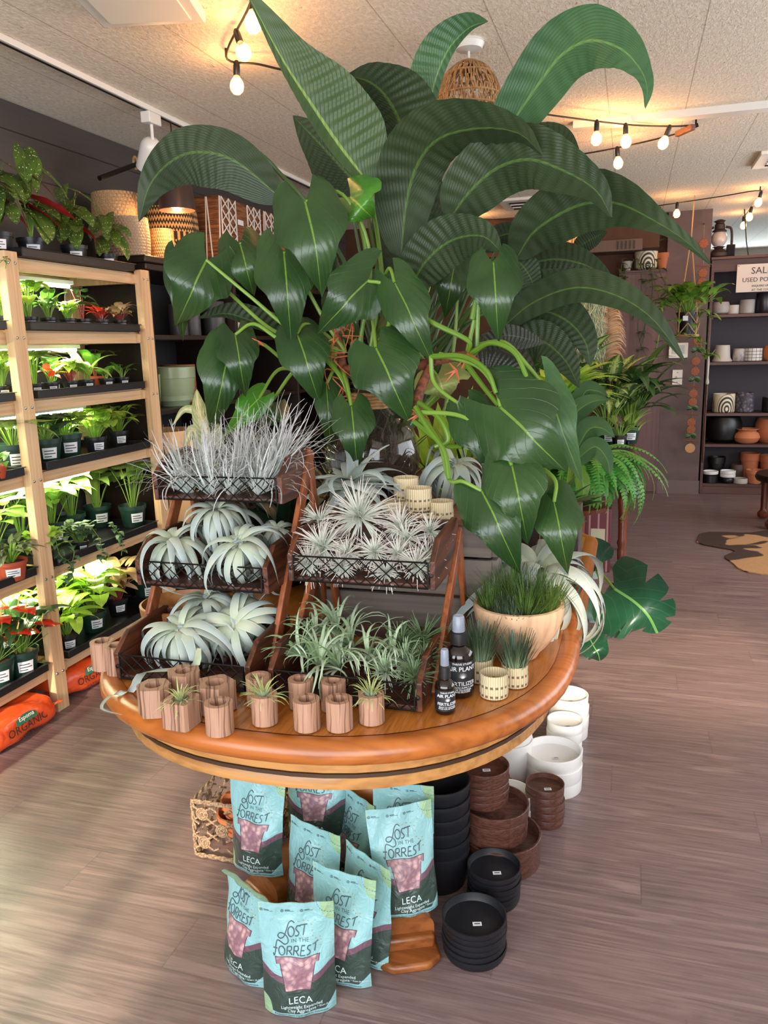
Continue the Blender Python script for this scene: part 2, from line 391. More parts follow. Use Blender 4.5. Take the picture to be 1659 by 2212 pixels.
# pendants ------------------------------------------------------------------
WICK = rough_mat('wicker', 'b08556', '8a6238', 60, .7, .3)
def wicker(c, r, h, label):
    t = thing('wicker_pendant_lamp', label, 'pendant lamp', (c[0], c[1], HC))
    MB().lathe([(.055, 0), (.06, -.01), (.05, -.03), (.012, -.036)], (c[0], c[1], HC), 28).build('ceiling_rose', WHITE, t)
    MB().tube([(c[0], c[1], HC-.03), (c[0], c[1], c[2]+h*.5+.01)], .004, 6).build('cord', WHITE, t)
    MB().lathe([(.018, 0), (.02, -.05), (.012, -.055)], (c[0], c[1], c[2]+h*.5), 12).build('socket', BLACK, t)
    prof = [(r*sin(R(a)), c[2]-h/2+h*(1-(1-cos(R(90-a)) if 0 else 0))*((cos(R(a))+.25)/1.25 if 1 else 0)) for a in (14, 26, 38, 50, 62, 74, 84, 92, 100)]
    rings = MB(); st = MB()
    for r_, z_ in (prof[0], prof[3], prof[6], prof[8]):
        rings.tube([(c[0]+r_*cos(a*pi/16), c[1]+r_*sin(a*pi/16), z_) for a in range(33)], .0045, 5, False)
    rings.build('ring', WICK, t)
    for j in range(len(prof)-1):
        for i in range(58):
            a = 2*pi*(i+U(-.3, .3))/58; b_ = a+U(-.09, .09); k = 1+U(-.01, .02); r0_, z0_ = prof[j]; r1_, z1_ = prof[j+1]
            if j in (1, 4) and i % 7 == 0: continue
            st.bar((c[0]+r0_*k*cos(a), c[1]+r0_*k*sin(a), z0_), (c[0]+r1_*k*cos(b_), c[1]+r1_*k*sin(b_), z1_), .006, .0035, up=(cos(a), sin(a), .1))
    st.build('woven_shade', WICK, t, smooth=False)
    return t
wicker((-.64, 3.3, 2.46), .122, .18, 'domed wicker pendant lamp hanging behind the tall leaves')
t = thing('rattan_pendant_lamp', 'lit cylinder rattan pendant lamp hanging behind the leaves at right', 'pendant lamp', (-.40, 5, HC))
MB().tube([(-.40, 5, HC), (-.40, 5, 2.40)], .004, 6).build('cord', WHITE, t)
m = M_('lit_rattan', .7); x, y, z = m.uv('Object'); n = m.noise(m.vec(x*160, y*160, z*6), 1, 2); c = m.mix(n.ss(.35, .65), hexc('d9a066'), hexc('8a5528')); m.col(c); m.put('Emission Color', m.mix(n.ss(.35, .65), hexc('f0a050'), hexc('8a4a1c'))); m.b.inputs['Emission Strength'].default_value = .55
MB().lathe([(.03, 2.405), (.09, 2.39), (.11, 2.32), (.135, 2.14)], (-.40, 5, 0), 36).build('upper_dome', WICK, t)
MB().lathe([(.128, 2.085), (.133, 2.085), (.133, 1.97), (.128, 1.97)], (-.40, 5, 0), 36).build('shade', m.m, t)
MB().lathe([(.02, 2.08), (.03, 2.05), (.02, 2.02), (0, 2.015)], (-.40, 5, 0), 14).build('bulb', emit('lamp_bulb', 'ffd9a0', 8), t)
lamp('rattan_light', 'POINT', 6, (1, .62, .32), (-.40, 5, 1.93), shadow_soft_size=.04)
t = thing('dome_pendant_lamp', 'dark brown dome pendant lamp lit in front of the patterned basket', 'pendant lamp', onX(383, 375, -2.22))
dp = onX(383, 455, -2.22); rr = .092
MB().tube([(dp.x, dp.y, dp.z+.19), (dp.x, dp.y, HC)], .004, 6).build('cord', CORD, t)
m = M_('bronze_shade', .35); m.col(hexc('3a2a24'))
MB().lathe([(.012, .20), (.03, .193), (.062, .165), (.083, .11), (rr, .0), (rr-.004, 0), (.08, .10), (.055, .16), (.0, .185)], dp, 36).build('shade', m.m, t)
MB().lathe([(.0, .05), (.02, .035), (.026, .018), (.02, 0), (0, -.008)], dp, 16).build('bulb', emit('lamp_bulb2', 'ffb85a', 25), t)
lamp('dome_light', 'POINT', 7, (1, .55, .22), dp+V((0, 0, -.03)), shadow_soft_size=.03)
t = thing('hanging_rod', 'black metal rod slanting above the baskets', 'rod', onX(215, 385, -2.45)); MB().tube([onX(215, 385, -2.45), onX(320, 345, -2.45)], .012, 8).build('rod', BLKM, t)
MB().tube([onX(292, 352, -2.45)+V((0, .016*cos(a*.5), .03*sin(a*.5))) for a in range(13)], .006, 6).build('rope_loop', WICK, t)
# ================= LEAF TOOLS =================
def leafmat(name, a, b, vein, freq=14, slope=.35, vw=.10, vs=.5, rough=.32, mid=None, spots=None, back=None, trans=.18, bump=.25, coat=0, mott=6, patch=None, midw=.035):
    m = M_(name, rough); x, y, z = m.uv('UV'); u = (x*2-1).abs()
    n = m.noise(m.coord('Object'), mott*3, 3); c = m.mix(n.ss(.32, .68), hexc(a), hexc(b))
    q = ((y-u*slope)*freq+m.noise(m.coord('Object'), 9, 1)*.6).frac(); vn = 1-((q-.5).abs()/(.5*vw)).min(1) if 0 else 1-((q-.5).abs()*(2/vw)).min(1.0)
    if patch:   # pale area hugging the veins
        pn = m.noise(m.vec(u*6, (y-u*slope)*freq*1.0, 0), 1.2, 3, .6); pk = ((1-u)*.9+(pn-.5)*2.2).ss(.35, .75)
        c = m.mix(pk, c, hexc(patch))
    c = m.mix(vn*vs, c, hexc(vein)); c = m.mix((u < midw)*.62, c, hexc(mid or vein))
    if spots:
        d = m.voro(m.vec(u*4.2, y*11), .95); c = m.mix((d < .20), c, hexc(spots))
    if back:
        g = m.nt.nodes.new('ShaderNodeNewGeometry'); c = m.mix(X(m.nt, g.outputs['Backfacing']), c, hexc(back))
    m.col(c); h = vn*-1.0 + n*.3; m.bump(h, bump, .004)
    m.b.inputs['Coat Weight'].default_value = coat; m.b.inputs['Coat Roughness'].default_value = .2
    if trans:
        t = m.nt.nodes.new('ShaderNodeBsdfTranslucent'); m.nt.links.new(c, t.inputs[0]); mx = m.nt.nodes.new('ShaderNodeMixShader'); mx.inputs[0].default_value = trans
        o = m.nt.nodes['Material Output']; m.nt.links.new(m.b.outputs[0], mx.inputs[1]); m.nt.links.new(t.outputs[0], mx.inputs[2]); m.nt.links.new(mx.outputs[0], o.inputs[0])
    return m.m
def prof(kind, s):
    s = min(max(s, 0), 1)
    if kind == 'lance': return (sin(pi*s**.62))**.85 if s < 1 else 0
    if kind == 'tail': return (sin(pi*s**.62))**.85*(1-.5*min(1, max(0, (s-.5)/.28))) if s < 1 else 0
    if kind == 'oval': return (sin(pi*s**.8))**.75 if s < 1 else 0
    if kind == 'heart': return ((1-s**1.8)**1.12)*(.92+.16*sin(pi*min(1, s*2.2))) if s < 1 else 0
    if kind == 'arrow': return ((1-s)**.62*(1+.55*s)) if s < 1 else 0
    if kind == 'strap': return (min(s*8, 1)*.5+.5)*(1-s**2.2)
    return 1-s
def leafmesh(mb, P, side, wl, wr=None, kind='lance', lobe=0, fold=.12, nu=4, nv=12, rip=0, rf=14, slope=.35, wav=0, ph=0, cup=0, mi=0):
    if wr is None: wr = wl
    P = catmull(P, nv) if len(P) != nv+1 else [V(p) for p in P]
    n = len(P)-1; L = sum((P[i+1]-P[i]).length for i in range(n))
    T = [(P[min(i+1, n)]-P[max(i-1, 0)]).normalized() for i in range(n+1)]
    sides = side if isinstance(side, list) else [side]
    rows = []
    if lobe:
        k = 4; rows += [(-lobe*(1-(j/k)**1.6) if 0 else -lobe*cos(j/k*pi/2), P[0]-T[0]*lobe*cos(j/k*pi/2)*L, T[0], 0) for j in range(k)]
    rows += [(i/n, P[i], T[i], i/n) for i in range(n+1)]
    for h in (-1, 1):
        w_ = wl if h < 0 else wr; vs = []; uvs = []
        for s, p, t, sc_ in rows:
            q = sc_*(len(sides)-1); j = min(int(q), len(sides)-2) if len(sides) > 1 else 0
            S = sides[j].lerp(sides[j+1], q-j) if len(sides) > 1 else sides[0]
            S = (S-t*S.dot(t)).normalized(); N = S.cross(t).normalized()
            if s < 0:
                e = -s/lobe; wo = w_*(.42+.58*sqrt(max(0, 1-e**2.4)))*(prof(kind, 0) or 1); wi = w_*.42*e**.75*(prof(kind, 0) or 1)
            else: wo = w_*prof(kind, s); wi = 0
            wo += wav*w_*sin(s*rf*.9+ph+h)*(.6 if s > .03 else .1)*(1 if wo > .02*w_ else 0)
            for c in range(nu+1):
                v = c/nu; x = wi+(wo-wi)*v; z = x*math.tan(fold)+cup*x*x/max(w_, 1e-6)
                env = v*(1.12-v)*3.2*min(1, max(0, 1.0-s)*4)*min(1, .25+max(s, 0)*5)
                z += rip*env*sin(2*pi*rf*(s-slope*v)+ph)+wav*w_*.8*v*v*sin(s*rf*1.1+ph*1.7+h*2)
                if kind in ('strap',): pass
                vs.append(p+S*(h*x)+N*z-(t*0)); uvs.append((.5+.5*h*(wi/w_*0+ (x/max(w_, 1e-6) if s < 0 else v)), s))
        R_ = len(rows); w2 = nu+1; fs = []
        for j in range(R_-1):
            for i in range(nu):
                f = (j*w2+i, j*w2+i+1, (j+1)*w2+i+1, (j+1)*w2+i); fs.append(f if h > 0 else f[::-1])
        mb.add(vs, fs, uvs, mi)
    return mb
def arc(base, az, el0, L, bend, n=8, az2=0):
    """points of an arching line: starts at elevation el0, bends down by `bend` radians over its length"""
    P = [V(base)]; s = L/n
    for i in range(n):
        e = el0-bend*(i+.5)/n; a = az+az2*(i/n)
        P.append(P[-1]+V((cos(a)*cos(e), sin(a)*cos(e), sin(e)))*s)
    return P
def side_of(az): return V((sin(az), -cos(az), 0))
STEM = flat('green_stem', '6f8f35', .45); STEMD = flat('dark_stem', '3f5526', .45); STEMR = flat('red_stem', '8d4038', .45)
LIME = leafmat('lime_leaf', '8fb53a', 'a9c94c', 'c8dc7c', 12, rough=.42, trans=.3)
LIMEV = leafmat('striped_lime_leaf', '7fa83c', '93b94a', 'dbe6a8', 16, vw=.5, vs=.75, rough=.45, trans=.3)
MIDG = leafmat('mid_green_leaf', '4f7d2c', '648f36', '9db85c', 11, rough=.38, trans=.25)
DARKG = leafmat('dark_small_leaf', '2c4a26', '3a5c2c', '7b9a58', 10, rough=.35)
BEG = leafmat('spotted_begonia_leaf', '3f5c22', '55752a', '7d9540', 9, spots='e9edc8', back='8a1f24', rough=.35, trans=.3)
PINKY = leafmat('pink_leaf', 'b5a06a', 'd8b48c', 'e2c8a8', 9, rough=.5, trans=.25)
REDL = leafmat('red_leaf', 'b02c1c', 'd0402a', 'e88a50', 9, rough=.3, trans=.25)
SILV = leafmat('silver_vine_leaf', '37543a', '50704e', '8aa488', 9, rough=.5, spots='9fb49c')
DIEF = leafmat('dieffenbachia_leaf', '2b4f22', '35602a', 'b9c98a', 12, patch='b4c67a', rough=.4)
POTH = leafmat('pothos_leaf', '4c7a28', '6f9c34', '9cbf55', 8, rough=.35, trans=.25)
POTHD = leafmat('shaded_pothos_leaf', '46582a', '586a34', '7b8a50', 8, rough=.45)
FERN = leafmat('fern_leaf', '3f8a34', '58a544', '8cc866', 4, rough=.5, trans=.3)
FERNL = leafmat('pale_fern_leaf', '86b53c', 'a5cb55', 'c3dd80', 4, rough=.5, trans=.3)
SOIL = rough_mat('potting_soil', '3a261a', '5e4029', 120, .95, .6)
POTK = flat('black_nursery_pot', '121317', .42); POTG = flat('green_nursery_pot', '17332a', .42); TERRA = flat('terracotta_plastic', 'a5452b', .5); TAG_ = flat('paper_tag', 'd9d9dc', .6); INK = flat('ink', '3a3a40', .6)
def pot(t, x, y, z, r, h, mat, sq=0, tagside=None, soil=True):
    MB().lathe([(r*.72, 0), (r*.74, .002), (r*.94, h*.82), (r*1.0, h*.82), (r*1.02, h), (r*.96, h), (r*.92, h*.86), (r*.7, h*.1), (0, h*.09)][:9], (x, y, z), 24, sq=sq).build('pot', mat, t)
    if soil:
        MB().lathe([(0, h*.86)] [::-1]+[(r*.5, h*.9), (r*.93, h*.84)][::1], (x, y, z), 20, sq=sq).build('soil', SOIL, t)
    if tagside is not None:
        a = tagside; g = MB(); k = .14/.14
        def f(u, v):
            an = a+(u-.5)*1.0; zz = h*(.25+.42*v); rr = r*(.76+.2*(zz/h))*1.03
            if sq: rr *= 1/((abs(cos(an))**sq+abs(sin(an))**sq)**(1/sq))
            return V((x+rr*cos(an), y+rr*sin(an), z+zz))
        tg = g.grid(f, 6, 3).build('price_tag', TAG_, t)
        b = MB()
        for j, (u0, u1) in enumerate(((.1, .75), (.1, .9), (.1, .6))):
            v0 = .78-j*.26
            def f2(u, v): p = f(u0+(u1-u0)*u, v0-.09*v-.02); d = V((cos(a), sin(a), 0))*.0006; return p+d
            b.grid(f2, 5, 1)
        b.build('print', INK, tg)
def bush(mb, st, c, z, R0, H, n, LL, W, kind='heart', lobe=.25, el=(.2, 1.2), bend=(.6, 1.4), fold=.15, seed=0, stemr=.0016, petiole=.5, azr=(0, 2*pi), nu=2, nv=6, wav=0, rip=0, azb=None):
    r = random.Random(seed)
    n = int(n*1.45); W = W*1.12
    for i in range(n):
        az = r.uniform(*azr) if azb is None else r.gauss(azb, .9)
        e = r.uniform(*el); h = H*r.uniform(.45, 1.0); rr = R0*r.uniform(.1, .9)
        top = V((c[0]+cos(az)*rr, c[1]+sin(az)*rr, z+h)); b0 = V((c[0]+cos(az)*rr*.15, c[1]+sin(az)*rr*.15, z))
        if st is not None: st.tube([b0, (b0+top)/2+V((0, 0, h*.12)), top], [stemr*1.3, stemr], 4, False, 5)
        L = LL*r.uniform(.75, 1.15); az3 = az+r.uniform(-.5, .5)
        P = arc(top, az3, e-.2, L, r.uniform(*bend), nv)
        leafmesh(mb, P, side_of(az3), W*L/LL*r.uniform(.85, 1.1), kind=kind, lobe=lobe, fold=fold, nu=nu, nv=nv, wav=wav, rip=rip, ph=r.uniform(0, 6))
def potted(label, x, y, z, r, h, pmat, leaf, group=None, name='potted_plant', cat='potted plant', H=.12, n=14, LL=.09, W=.03, sq=0, tagside=-.4, stem=STEM, extra=None, **k):
    t = thing(name, label, cat, (x, y, z), group=group)
    pot(t, x, y, z, r, h, pmat, sq, tagside); lf, st = MB(), MB()
    bush(lf, st, (x, y), z+h*.85, k.pop('R0', r*1.5), H, n, LL, W, **k)
    if x < -2:   # leaves stay between the wall and the shelf above
        up_ = min([q-.075 for q in LEV if q > z+.02] or [9])
        for b_ in (lf, st): b_.v = [(max(a, -2.735+.01*((i*7) % 5)/5), b, c if c < up_ else up_-min(.05, (c-up_)*.4)) for i, (a, b, c) in enumerate(b_.v)]
    lf.build('foliage', leaf, t, ang=80); st.build('stems', stem, t)
    if extra: extra(t, x, y, z+h*.85)
    return t
# ================= PLANT RACK =================
PINE = wood('pine', 'd9b78e', 'b98f66', 2, .8, .55, 14, .45, .05)
PINEY = wood('pine_rail', 'd9b78e', 'bd936a', 1, .8, .55, 14, .45, .05)
SCREW = flat('screw_steel', '9a9a98', .3, 1)
rack = thing('plant_rack', 'pine slat plant rack with grow lights along the dark wall', 'plant rack', (-2.5, 2.6, 0))
XF = -2.27; XB = -2.72; LEV = [1.862, 1.582, 1.312, 1.02, .612, .198]
for y in (1.7, 2.59, 3.475):
    for x in (XF-.019, XB+.019):
        p = MB().box((x, y, .9375), (.038, .07, 1.875)).build('post', PINE, rack, bevel=.002)
        if x > -2.5:
            s = MB()
            for z in LEV:
                for dy in (-.018, .018): s.lathe([(.006, 0), (.005, .003), (0, .004)], (XF, y+dy, z-.03), 10, Matrix.Rotation(R(90), 3, 'Y'))
            s.build('screw', SCREW, p)
for i, z in enumerate(LEV):
    for x in (XF-.049, XB+.049): MB().box((x, 2.59, z-.03), (.022, 1.84, .045)).build('rail', PINEY, rack, bevel=.0015)
    for k in range(5): MB().box((XF-.08-k*.075, 2.59, z-.005), (.05, 1.84, .012)).build('slat', PINEY, rack, smooth=False)
    for y in (1.75, 2.65, 3.43):
        MB().box((-2.495, y, z-.03), (.40, .03, .04)).build('crossbar', PINE, rack, smooth=False)
    if i < 5:
        MB().box((-2.43, 2.45, z-.062), (.034, 1.35, .018)).build('light_housing', WHITE, rack, bevel=.002)
        tb = MB().tube([(-2.43, 1.79, z-.078), (-2.43, 3.11, z-.078)], .009, 8).build('light_tube', TUBE, rack)
        for yc in (2.15, 2.85):
            l = lamp('grow_light', 'AREA', 8.5, (.96, 1, .62), (-2.43, yc, z-.09), shape='RECTANGLE', size=.03, size_y=.66)
MB().tube([onX(155, 620, -2.6), onX(140, 640, -2.66), onX(150, 745, -2.68), onX(172, 900, -2.68)], .003, 5, sm=12).build('power_cord', WHITE, rack)
def tray(y0, y1, z, label, x0=XB+.04, x1=XF-.005):
    t = thing('plant_tray', label, 'tray', ((x0+x1)/2, (y0+y1)/2, z), group=None)
    mb = MB(); th = .004; h = .032
    mb.box(((x0+x1)/2, (y0+y1)/2, z+.003), (x1-x0, y1-y0, .004))
    for xx in (x0, x1): mb.box((xx, (y0+y1)/2, z+h/2), (th, y1-y0, h)); mb.box((xx, (y0+y1)/2, z+h), (.014, y1-y0+.014, .003))
    for yy in (y0, y1): mb.box(((x0+x1)/2, yy, z+h/2), (x1-x0, th, h)); mb.box(((x0+x1)/2, yy, z+h), (x1-x0, .014, .003))
    mb.build('tray_body', BLACK, t, bevel=.001); return t
ordn = ['top board', 'second level', 'third level', 'fourth level', 'fifth level', 'bottom level']
for i, z in enumerate(LEV):
    tray(2.66, 3.40, z+.002, 'black plant tray on the %s of the pine rack, right of the front post' % ordn[i])
    if i > 0: tray(1.82, 2.53, z+.002, 'black plant tray on the %s of the pine rack, left of the front post' % ordn[i])
MB_ = None
ZT = .008
def on(px_, py_, lev, xx=-2.36): return onX(px_, py_, xx)
# --- top board: spotted begonias
def begonia(px_, lab, seed, H=.30, n=11, xx=-2.38, azb=None, s=1.0):
    p = onX(px_, 560, xx); x, y, z = xx, p.y, LEV[0]+ZT
    t = thing('spotted_begonia', lab, 'potted plant', (x, y, z)); pot(t, x, y, z, .058*s, .085*s, POTK, tagside=-.75)
    r = random.Random(seed); lf, st = MB(), MB()
    for i in range(n):
        az = r.uniform(-2.0, .7); top = V((x+cos(az)*.07*r.random(), y+sin(az)*.10*r.random(), z+.08+H*r.uniform(.3, 1)))
        st.tube([(x, y, z+.07), V((x, y, z+.08)).lerp(top, .5)+V((0, 0, .03)), top], [.003, .002], 5, False, 6)
        L = r.uniform(.12, .17)*s; P = arc(top, az, r.uniform(-.75, -.2), L, r.uniform(.4, 1.0), 9); 
        P = [top-(P[1]-P[0])*0]+P[1:]
        leafmesh(lf, P, side_of(az)+V((0, 0, r.uniform(-.5, .5))), L*.30, L*.24, kind='arrow', lobe=.28, fold=.1, nu=3, nv=9, wav=.05, ph=r.uniform(0, 6))
    lf.build('foliage', BEG, t, ang=80); st.build('stems', STEM, t); return t
BZ = 0
begonia(0, 'leftmost spotted begonia on top of the pine rack, cut by the photo edge', 4, n=14)
begonia(72, 'spotted begonia with one bright lime leaf, in a black pot on top of the rack', 11, H=.34, n=15)
begonia(162, 'spotted begonia on top of the rack between the bright lime begonia and the coiled basket', 8, H=.24, n=12)
begonia(232, 'small drooping spotted begonia on the rack top, in front of the tall coiled basket', 19, H=.17, n=9, s=.85)
p = onX(75, 350, -2.30); q = MB(); P = catmull([onX(62, 325, -2.33), onX(60, 360, -2.30), onX(75, 420, -2.28), onX(92, 455, -2.29)], 10); 
# --- other levels: (x px, level, kind, label)
def lvl(px_, i, xx=-2.38):
    # y where the ray of this column meets the shelf top at depth xx
    y = 0
    for k in range(30):
        v = ray(px_, 700); 
    lo, hi = 1.6, 4.0
    for k in range(40):
        mid = (lo+hi)/2; d = V((xx, mid, LEV[i]))-CAM; pxx = 829.5+FPX*d.dot(_R)/d.dot(_D)
        if pxx < px_: lo = mid
        else: hi = mid
    return xx, (lo+hi)/2, LEV[i]+ZT
def rp(px_, i, leaf, label, xx=-2.38, **k):
    x, y, z = lvl(px_, i, xx); return potted(label, x, y, z, leaf=leaf, **k)
sp = dict(kind='arrow', lobe=.25); lv = dict(kind='heart', lobe=.25)
small = dict(r=.036, h=.05, pmat=POTK, tagside=-.5)
med = dict(r=.052, h=.08, pmat=POTK, tagside=-.6)
big = dict(r=.068, h=.11, pmat=POTG, tagside=-.6)
# level 2 (under the lit top board)
rp(66, 1, LIME, 'bright lime arrow-leaf plant on the second rack level beside the front post', **{**small, **sp}, H=.17, n=12, LL=.08, W=.034, seed=3)
rp(108, 1, MIDG, 'white-veined green plant on the second rack level, right of the lime arrow-leaf', **{**small, **lv}, H=.12, n=14, LL=.06, W=.024, seed=4)
rp(150, 1, LIME, 'feathery lime seedling beside a white stake on the second rack level', **{**small, **lv}, H=.08, n=20, LL=.045, W=.012, seed=5)
rp(182, 1, DARKG, 'dark round-leaved seedling on the second rack level with red leaves beside it', **{**small, **lv}, H=.14, n=6, LL=.07, W=.032, seed=26, stem=STEMR)
rp(222, 1, REDL, 'red and pink leaved begonia on the second rack level', **{**small, **lv}, H=.06, n=12, LL=.05, W=.018, seed=7, stem=STEMR)
rp(262, 1, PINKY, 'bushy pale pink and green begonia at the right end of the second rack level', **{**small, **lv}, H=.08, n=26, LL=.045, W=.018, seed=8, stem=STEMR)
rp(12, 1, LIME, 'lime plant in a black pot left of the front post on the second rack level', **{**small, **lv}, H=.12, n=12, LL=.07, W=.026, seed=9)
# level 3
rp(8, 2, LIME, 'tall lime bunch with yellow stems left of the front post on the third rack level', **{**small, **sp}, H=.15, n=26, LL=.06, W=.016, seed=11)
rp(78, 2, LIMEV, 'long speckled lime leaves rising beside the front post on the third rack level', **{**small, **sp}, H=.19, n=8, LL=.14, W=.026, seed=12)
rp(112, 2, REDL, 'orange-leaved seedling on the third rack level next to the speckled lime plant', **{**small, **lv}, H=.07, n=8, LL=.05, W=.014, seed=13)
rp(118, 2, MIDG, 'low green clump behind the orange seedling on the third rack level', xx=-2.5, **{**small, **lv}, H=.10, n=14, LL=.08, W=.022, seed=14)
rp(155, 2, LIME, 'lime clump with orange stems in the middle of the third rack level', **{**small, **lv}, H=.10, n=16, LL=.055, W=.02, seed=15, stem=STEMR)
rp(190, 2, LIMEV, 'pale long-leaved seedling leaning right on the third rack level', **{**small, **sp}, H=.10, n=6, LL=.13, W=.024, seed=16)
rp(208, 2, MIDG, 'upright plant with a red-backed leaf in a terracotta pot on the third rack level', xx=-2.45, r=.045, h=.06, pmat=TERRA, tagside=None, **sp, H=.15, n=5, LL=.13, W=.024, seed=17, stem=STEMR)
rp(232, 2, MIDG, 'small plant in a black pot with white tag on the third rack level', **{**small, **sp}, H=.06, n=6, LL=.07, W=.014, seed=18)
rp(266, 2, MIDG, 'little green seedling at the right end of the third rack level', **{**small, **sp}, H=.08, n=6, LL=.07, W=.013, seed=19)
# level 4
rp(35, 3, LIMEV, 'pale-centred heart-leaf plant left of the front post on the fourth rack level', **{**big, **lv}, H=.14, n=18, LL=.10, W=.04, seed=21, R0=.12)
rp(-5, 3, MIDG, 'small plant in a terracotta pot at the left photo edge on the fourth rack level', r=.04, h=.05, pmat=TERRA, xx=-2.3, tagside=None, **lv, H=.05, n=6, LL=.05, W=.02, seed=22)
rp(103, 3, DARKG, 'heart-leaf plant with dark front leaves right of the post on the fourth rack level', **{**big, **lv}, H=.13, n=20, LL=.10, W=.038, seed=23, R0=.11)
rp(148, 3, LIME, 'bright lime heart-leaf plant in the middle of the fourth rack level', xx=-2.42, **{**big, **lv}, H=.17, n=30, LL=.09, W=.034, seed=24, R0=.13)
rp(210, 3, LIME, 'lime vine trailing over a tagged black pot on the fourth rack level', **{**med, **lv}, H=.14, n=34, LL=.07, W=.024, seed=25, R0=.13)
rp(258, 3, LIME, 'loose lime vine at the right end of the fourth rack level', xx=-2.44, **{**med, **lv}, H=.14, n=22, LL=.08, W=.022, seed=26, R0=.12)
# level 5
rp(-8, 4, LIMEV, 'large striped lime plant at the left photo edge on the fifth rack level', xx=-2.5, **{**big, **lv}, H=.24, n=14, LL=.13, W=.05, seed=31, R0=.16)
rp(52, 4, LIMEV, 'large striped lime plant just left of the front post on the fifth rack level', xx=-2.56, **{**big, **lv}, H=.30, n=14, LL=.14, W=.055, seed=32, R0=.14)
rp(28, 4, leafmat('dark_striped_leaf', '2d3a26', '3d4a30', 'b9b48c', 14, vw=.3, rough=.45), 'dark striped leafy plant in a terracotta pot with white tag on the fifth rack level', xx=-2.31, r=.062, h=.08, pmat=TERRA, tagside=-.7, kind='lance', lobe=0, H=.08, n=40, LL=.07, W=.011, seed=33, R0=.08)
rp(100, 4, LIME, 'lime trailing plant in a black pot right of the post on the fifth rack level', xx=-2.33, **{**small, **lv}, H=.10, n=28, LL=.05, W=.019, seed=34, R0=.09)
rp(118, 4, LIMEV, 'striped lime plant behind the trailing ones on the fifth rack level', xx=-2.55, **{**big, **lv}, H=.26, n=18, LL=.13, W=.045, seed=35, R0=.16)
rp(158, 4, LIMEV, 'tall striped lime plant in the middle of the fifth rack level', xx=-2.58, **{**big, **lv}, H=.30, n=20, LL=.14, W=.05, seed=36, R0=.16)
rp(176, 4, SILV, 'trailing silver-spotted vine hanging off the fifth rack level', xx=-2.32, **{**small, **lv}, H=.09, n=26, LL=.045, W=.018, seed=37, R0=.10)
rp(215, 4, LIMEV, 'wide striped lime plant behind the silver-spotted vine on the fifth rack level', xx=-2.58, **{**big, **lv}, H=.28, n=18, LL=.13, W=.046, seed=38, R0=.16)
rp(290, 4, LIMEV, 'striped lime plant in a green pot, right end of the fifth rack level', xx=-2.4, **{**big, **lv}, H=.26, n=13, LL=.12, W=.036, seed=39, R0=.12)
def vine(t, pts, mat, n, W, L, seed, stem=STEM, sr=.0016):
    P = catmull(pts, n*2); MB().tube(P, sr, 4, False).build('vine_stem', stem, t); r = random.Random(seed); mb = MB()
    for i in range(n):
        az = r.uniform(0, 2*pi) if i % 2 else r.uniform(-1.8, .2); leafmesh(mb, arc(P[i*2], az, .3, L*r.uniform(.7, 1.1), r.uniform(1.2, 2), 5), side_of(az), W, kind='heart', lobe=.22, nu=2, nv=5)
    mb.build('vine_leaves', mat, t, ang=80)
t = thing('trailing_vine', 'dark silver-spotted vine hanging between the fifth and bottom rack levels', 'plant', onX(140, 1175, -2.27)); 
for k, pts in enumerate(([(120, 1165), (130, 1200), (150, 1215), (160, 1255)], [(140, 1160), (160, 1190), (150, 1230), (135, 1260)], [(235, 1130), (255, 1150), (265, 1170), (262, 1200)], [(195, 1135), (215, 1165), (220, 1195), (216, 1205)])): vine(t, [onX(a, b, -2.262+.006*k) for a, b in pts], SILV, 9, .019, .042, 60+k)
# level 6
ANTR = flat('anthurium_red', 'cf2a1e', .15, Coat_Weight=.6); ANTY = flat('spadix_yellow', 'e0c060', .5)
def antflowers(t, x, y, z):
    r = random.Random(5); st = MB()
    for i in range(9):
        a = r.uniform(-2.4, .9); tp = V((x+.13*cos(a)*r.random(), y+.16*sin(a)*r.random(), z+r.uniform(.08, .22))); st.tube([(x, y, z), tp-V((0, 0, .04)), tp], .0018, 4, False, 6)
        fl = MB(); leafmesh(fl, arc(tp, a, .1, .07, .7, 5), side_of(a), .036, kind='heart', lobe=.25, nu=3, nv=5, fold=-.1); d = V((cos(a)*.4, sin(a)*.4, 1)).normalized(); fo = fl.build('flower', ANTR, t, ang=80); MB().tube([tp, tp+d*.035], [.0035, .002], 6).build('spadix', ANTY, fo)
    st.build('flower_stems', STEM, t)
rp(0, 5, DARKG, 'red-flowered anthurium in a green pot at the left photo edge on the bottom rack level', xx=-2.36, **{**big, **lv}, H=.16, n=12, LL=.12, W=.042, seed=41, R0=.13, extra=antflowers, name='anthurium')
rp(52, 5, DARKG, 'red-flowered anthurium in a tagged green pot just left of the front post', xx=-2.34, **{**big, **lv}, H=.18, n=12, LL=.13, W=.045, seed=42, R0=.13, extra=antflowers, name='anthurium')
rp(20, 5, LIME, 'leafy lime plant behind the red anthuriums on the bottom rack level', xx=-2.58, **{**big, **lv}, H=.28, n=22, LL=.12, W=.036, seed=43, R0=.2)
rp(148, 5, LIME, 'lime plant in a small dark pot right of the post, bottom rack level', xx=-2.34, **{**med, **sp}, H=.15, n=16, LL=.10, W=.026, seed=44, R0=.10)
rp(165, 5, LIMEV, 'variegated plant behind the small pots on the bottom rack level', xx=-2.58, **{**big, **lv}, H=.2, n=16, LL=.11, W=.036, seed=45, R0=.15)
rp(205, 5, LIME, 'glossy lime-green plant in a dark green tagged pot on the bottom rack level', xx=-2.38, **{**big, 'r': .06, 'h': .10, **sp}, H=.20, n=20, LL=.12, W=.036, seed=46, R0=.12)
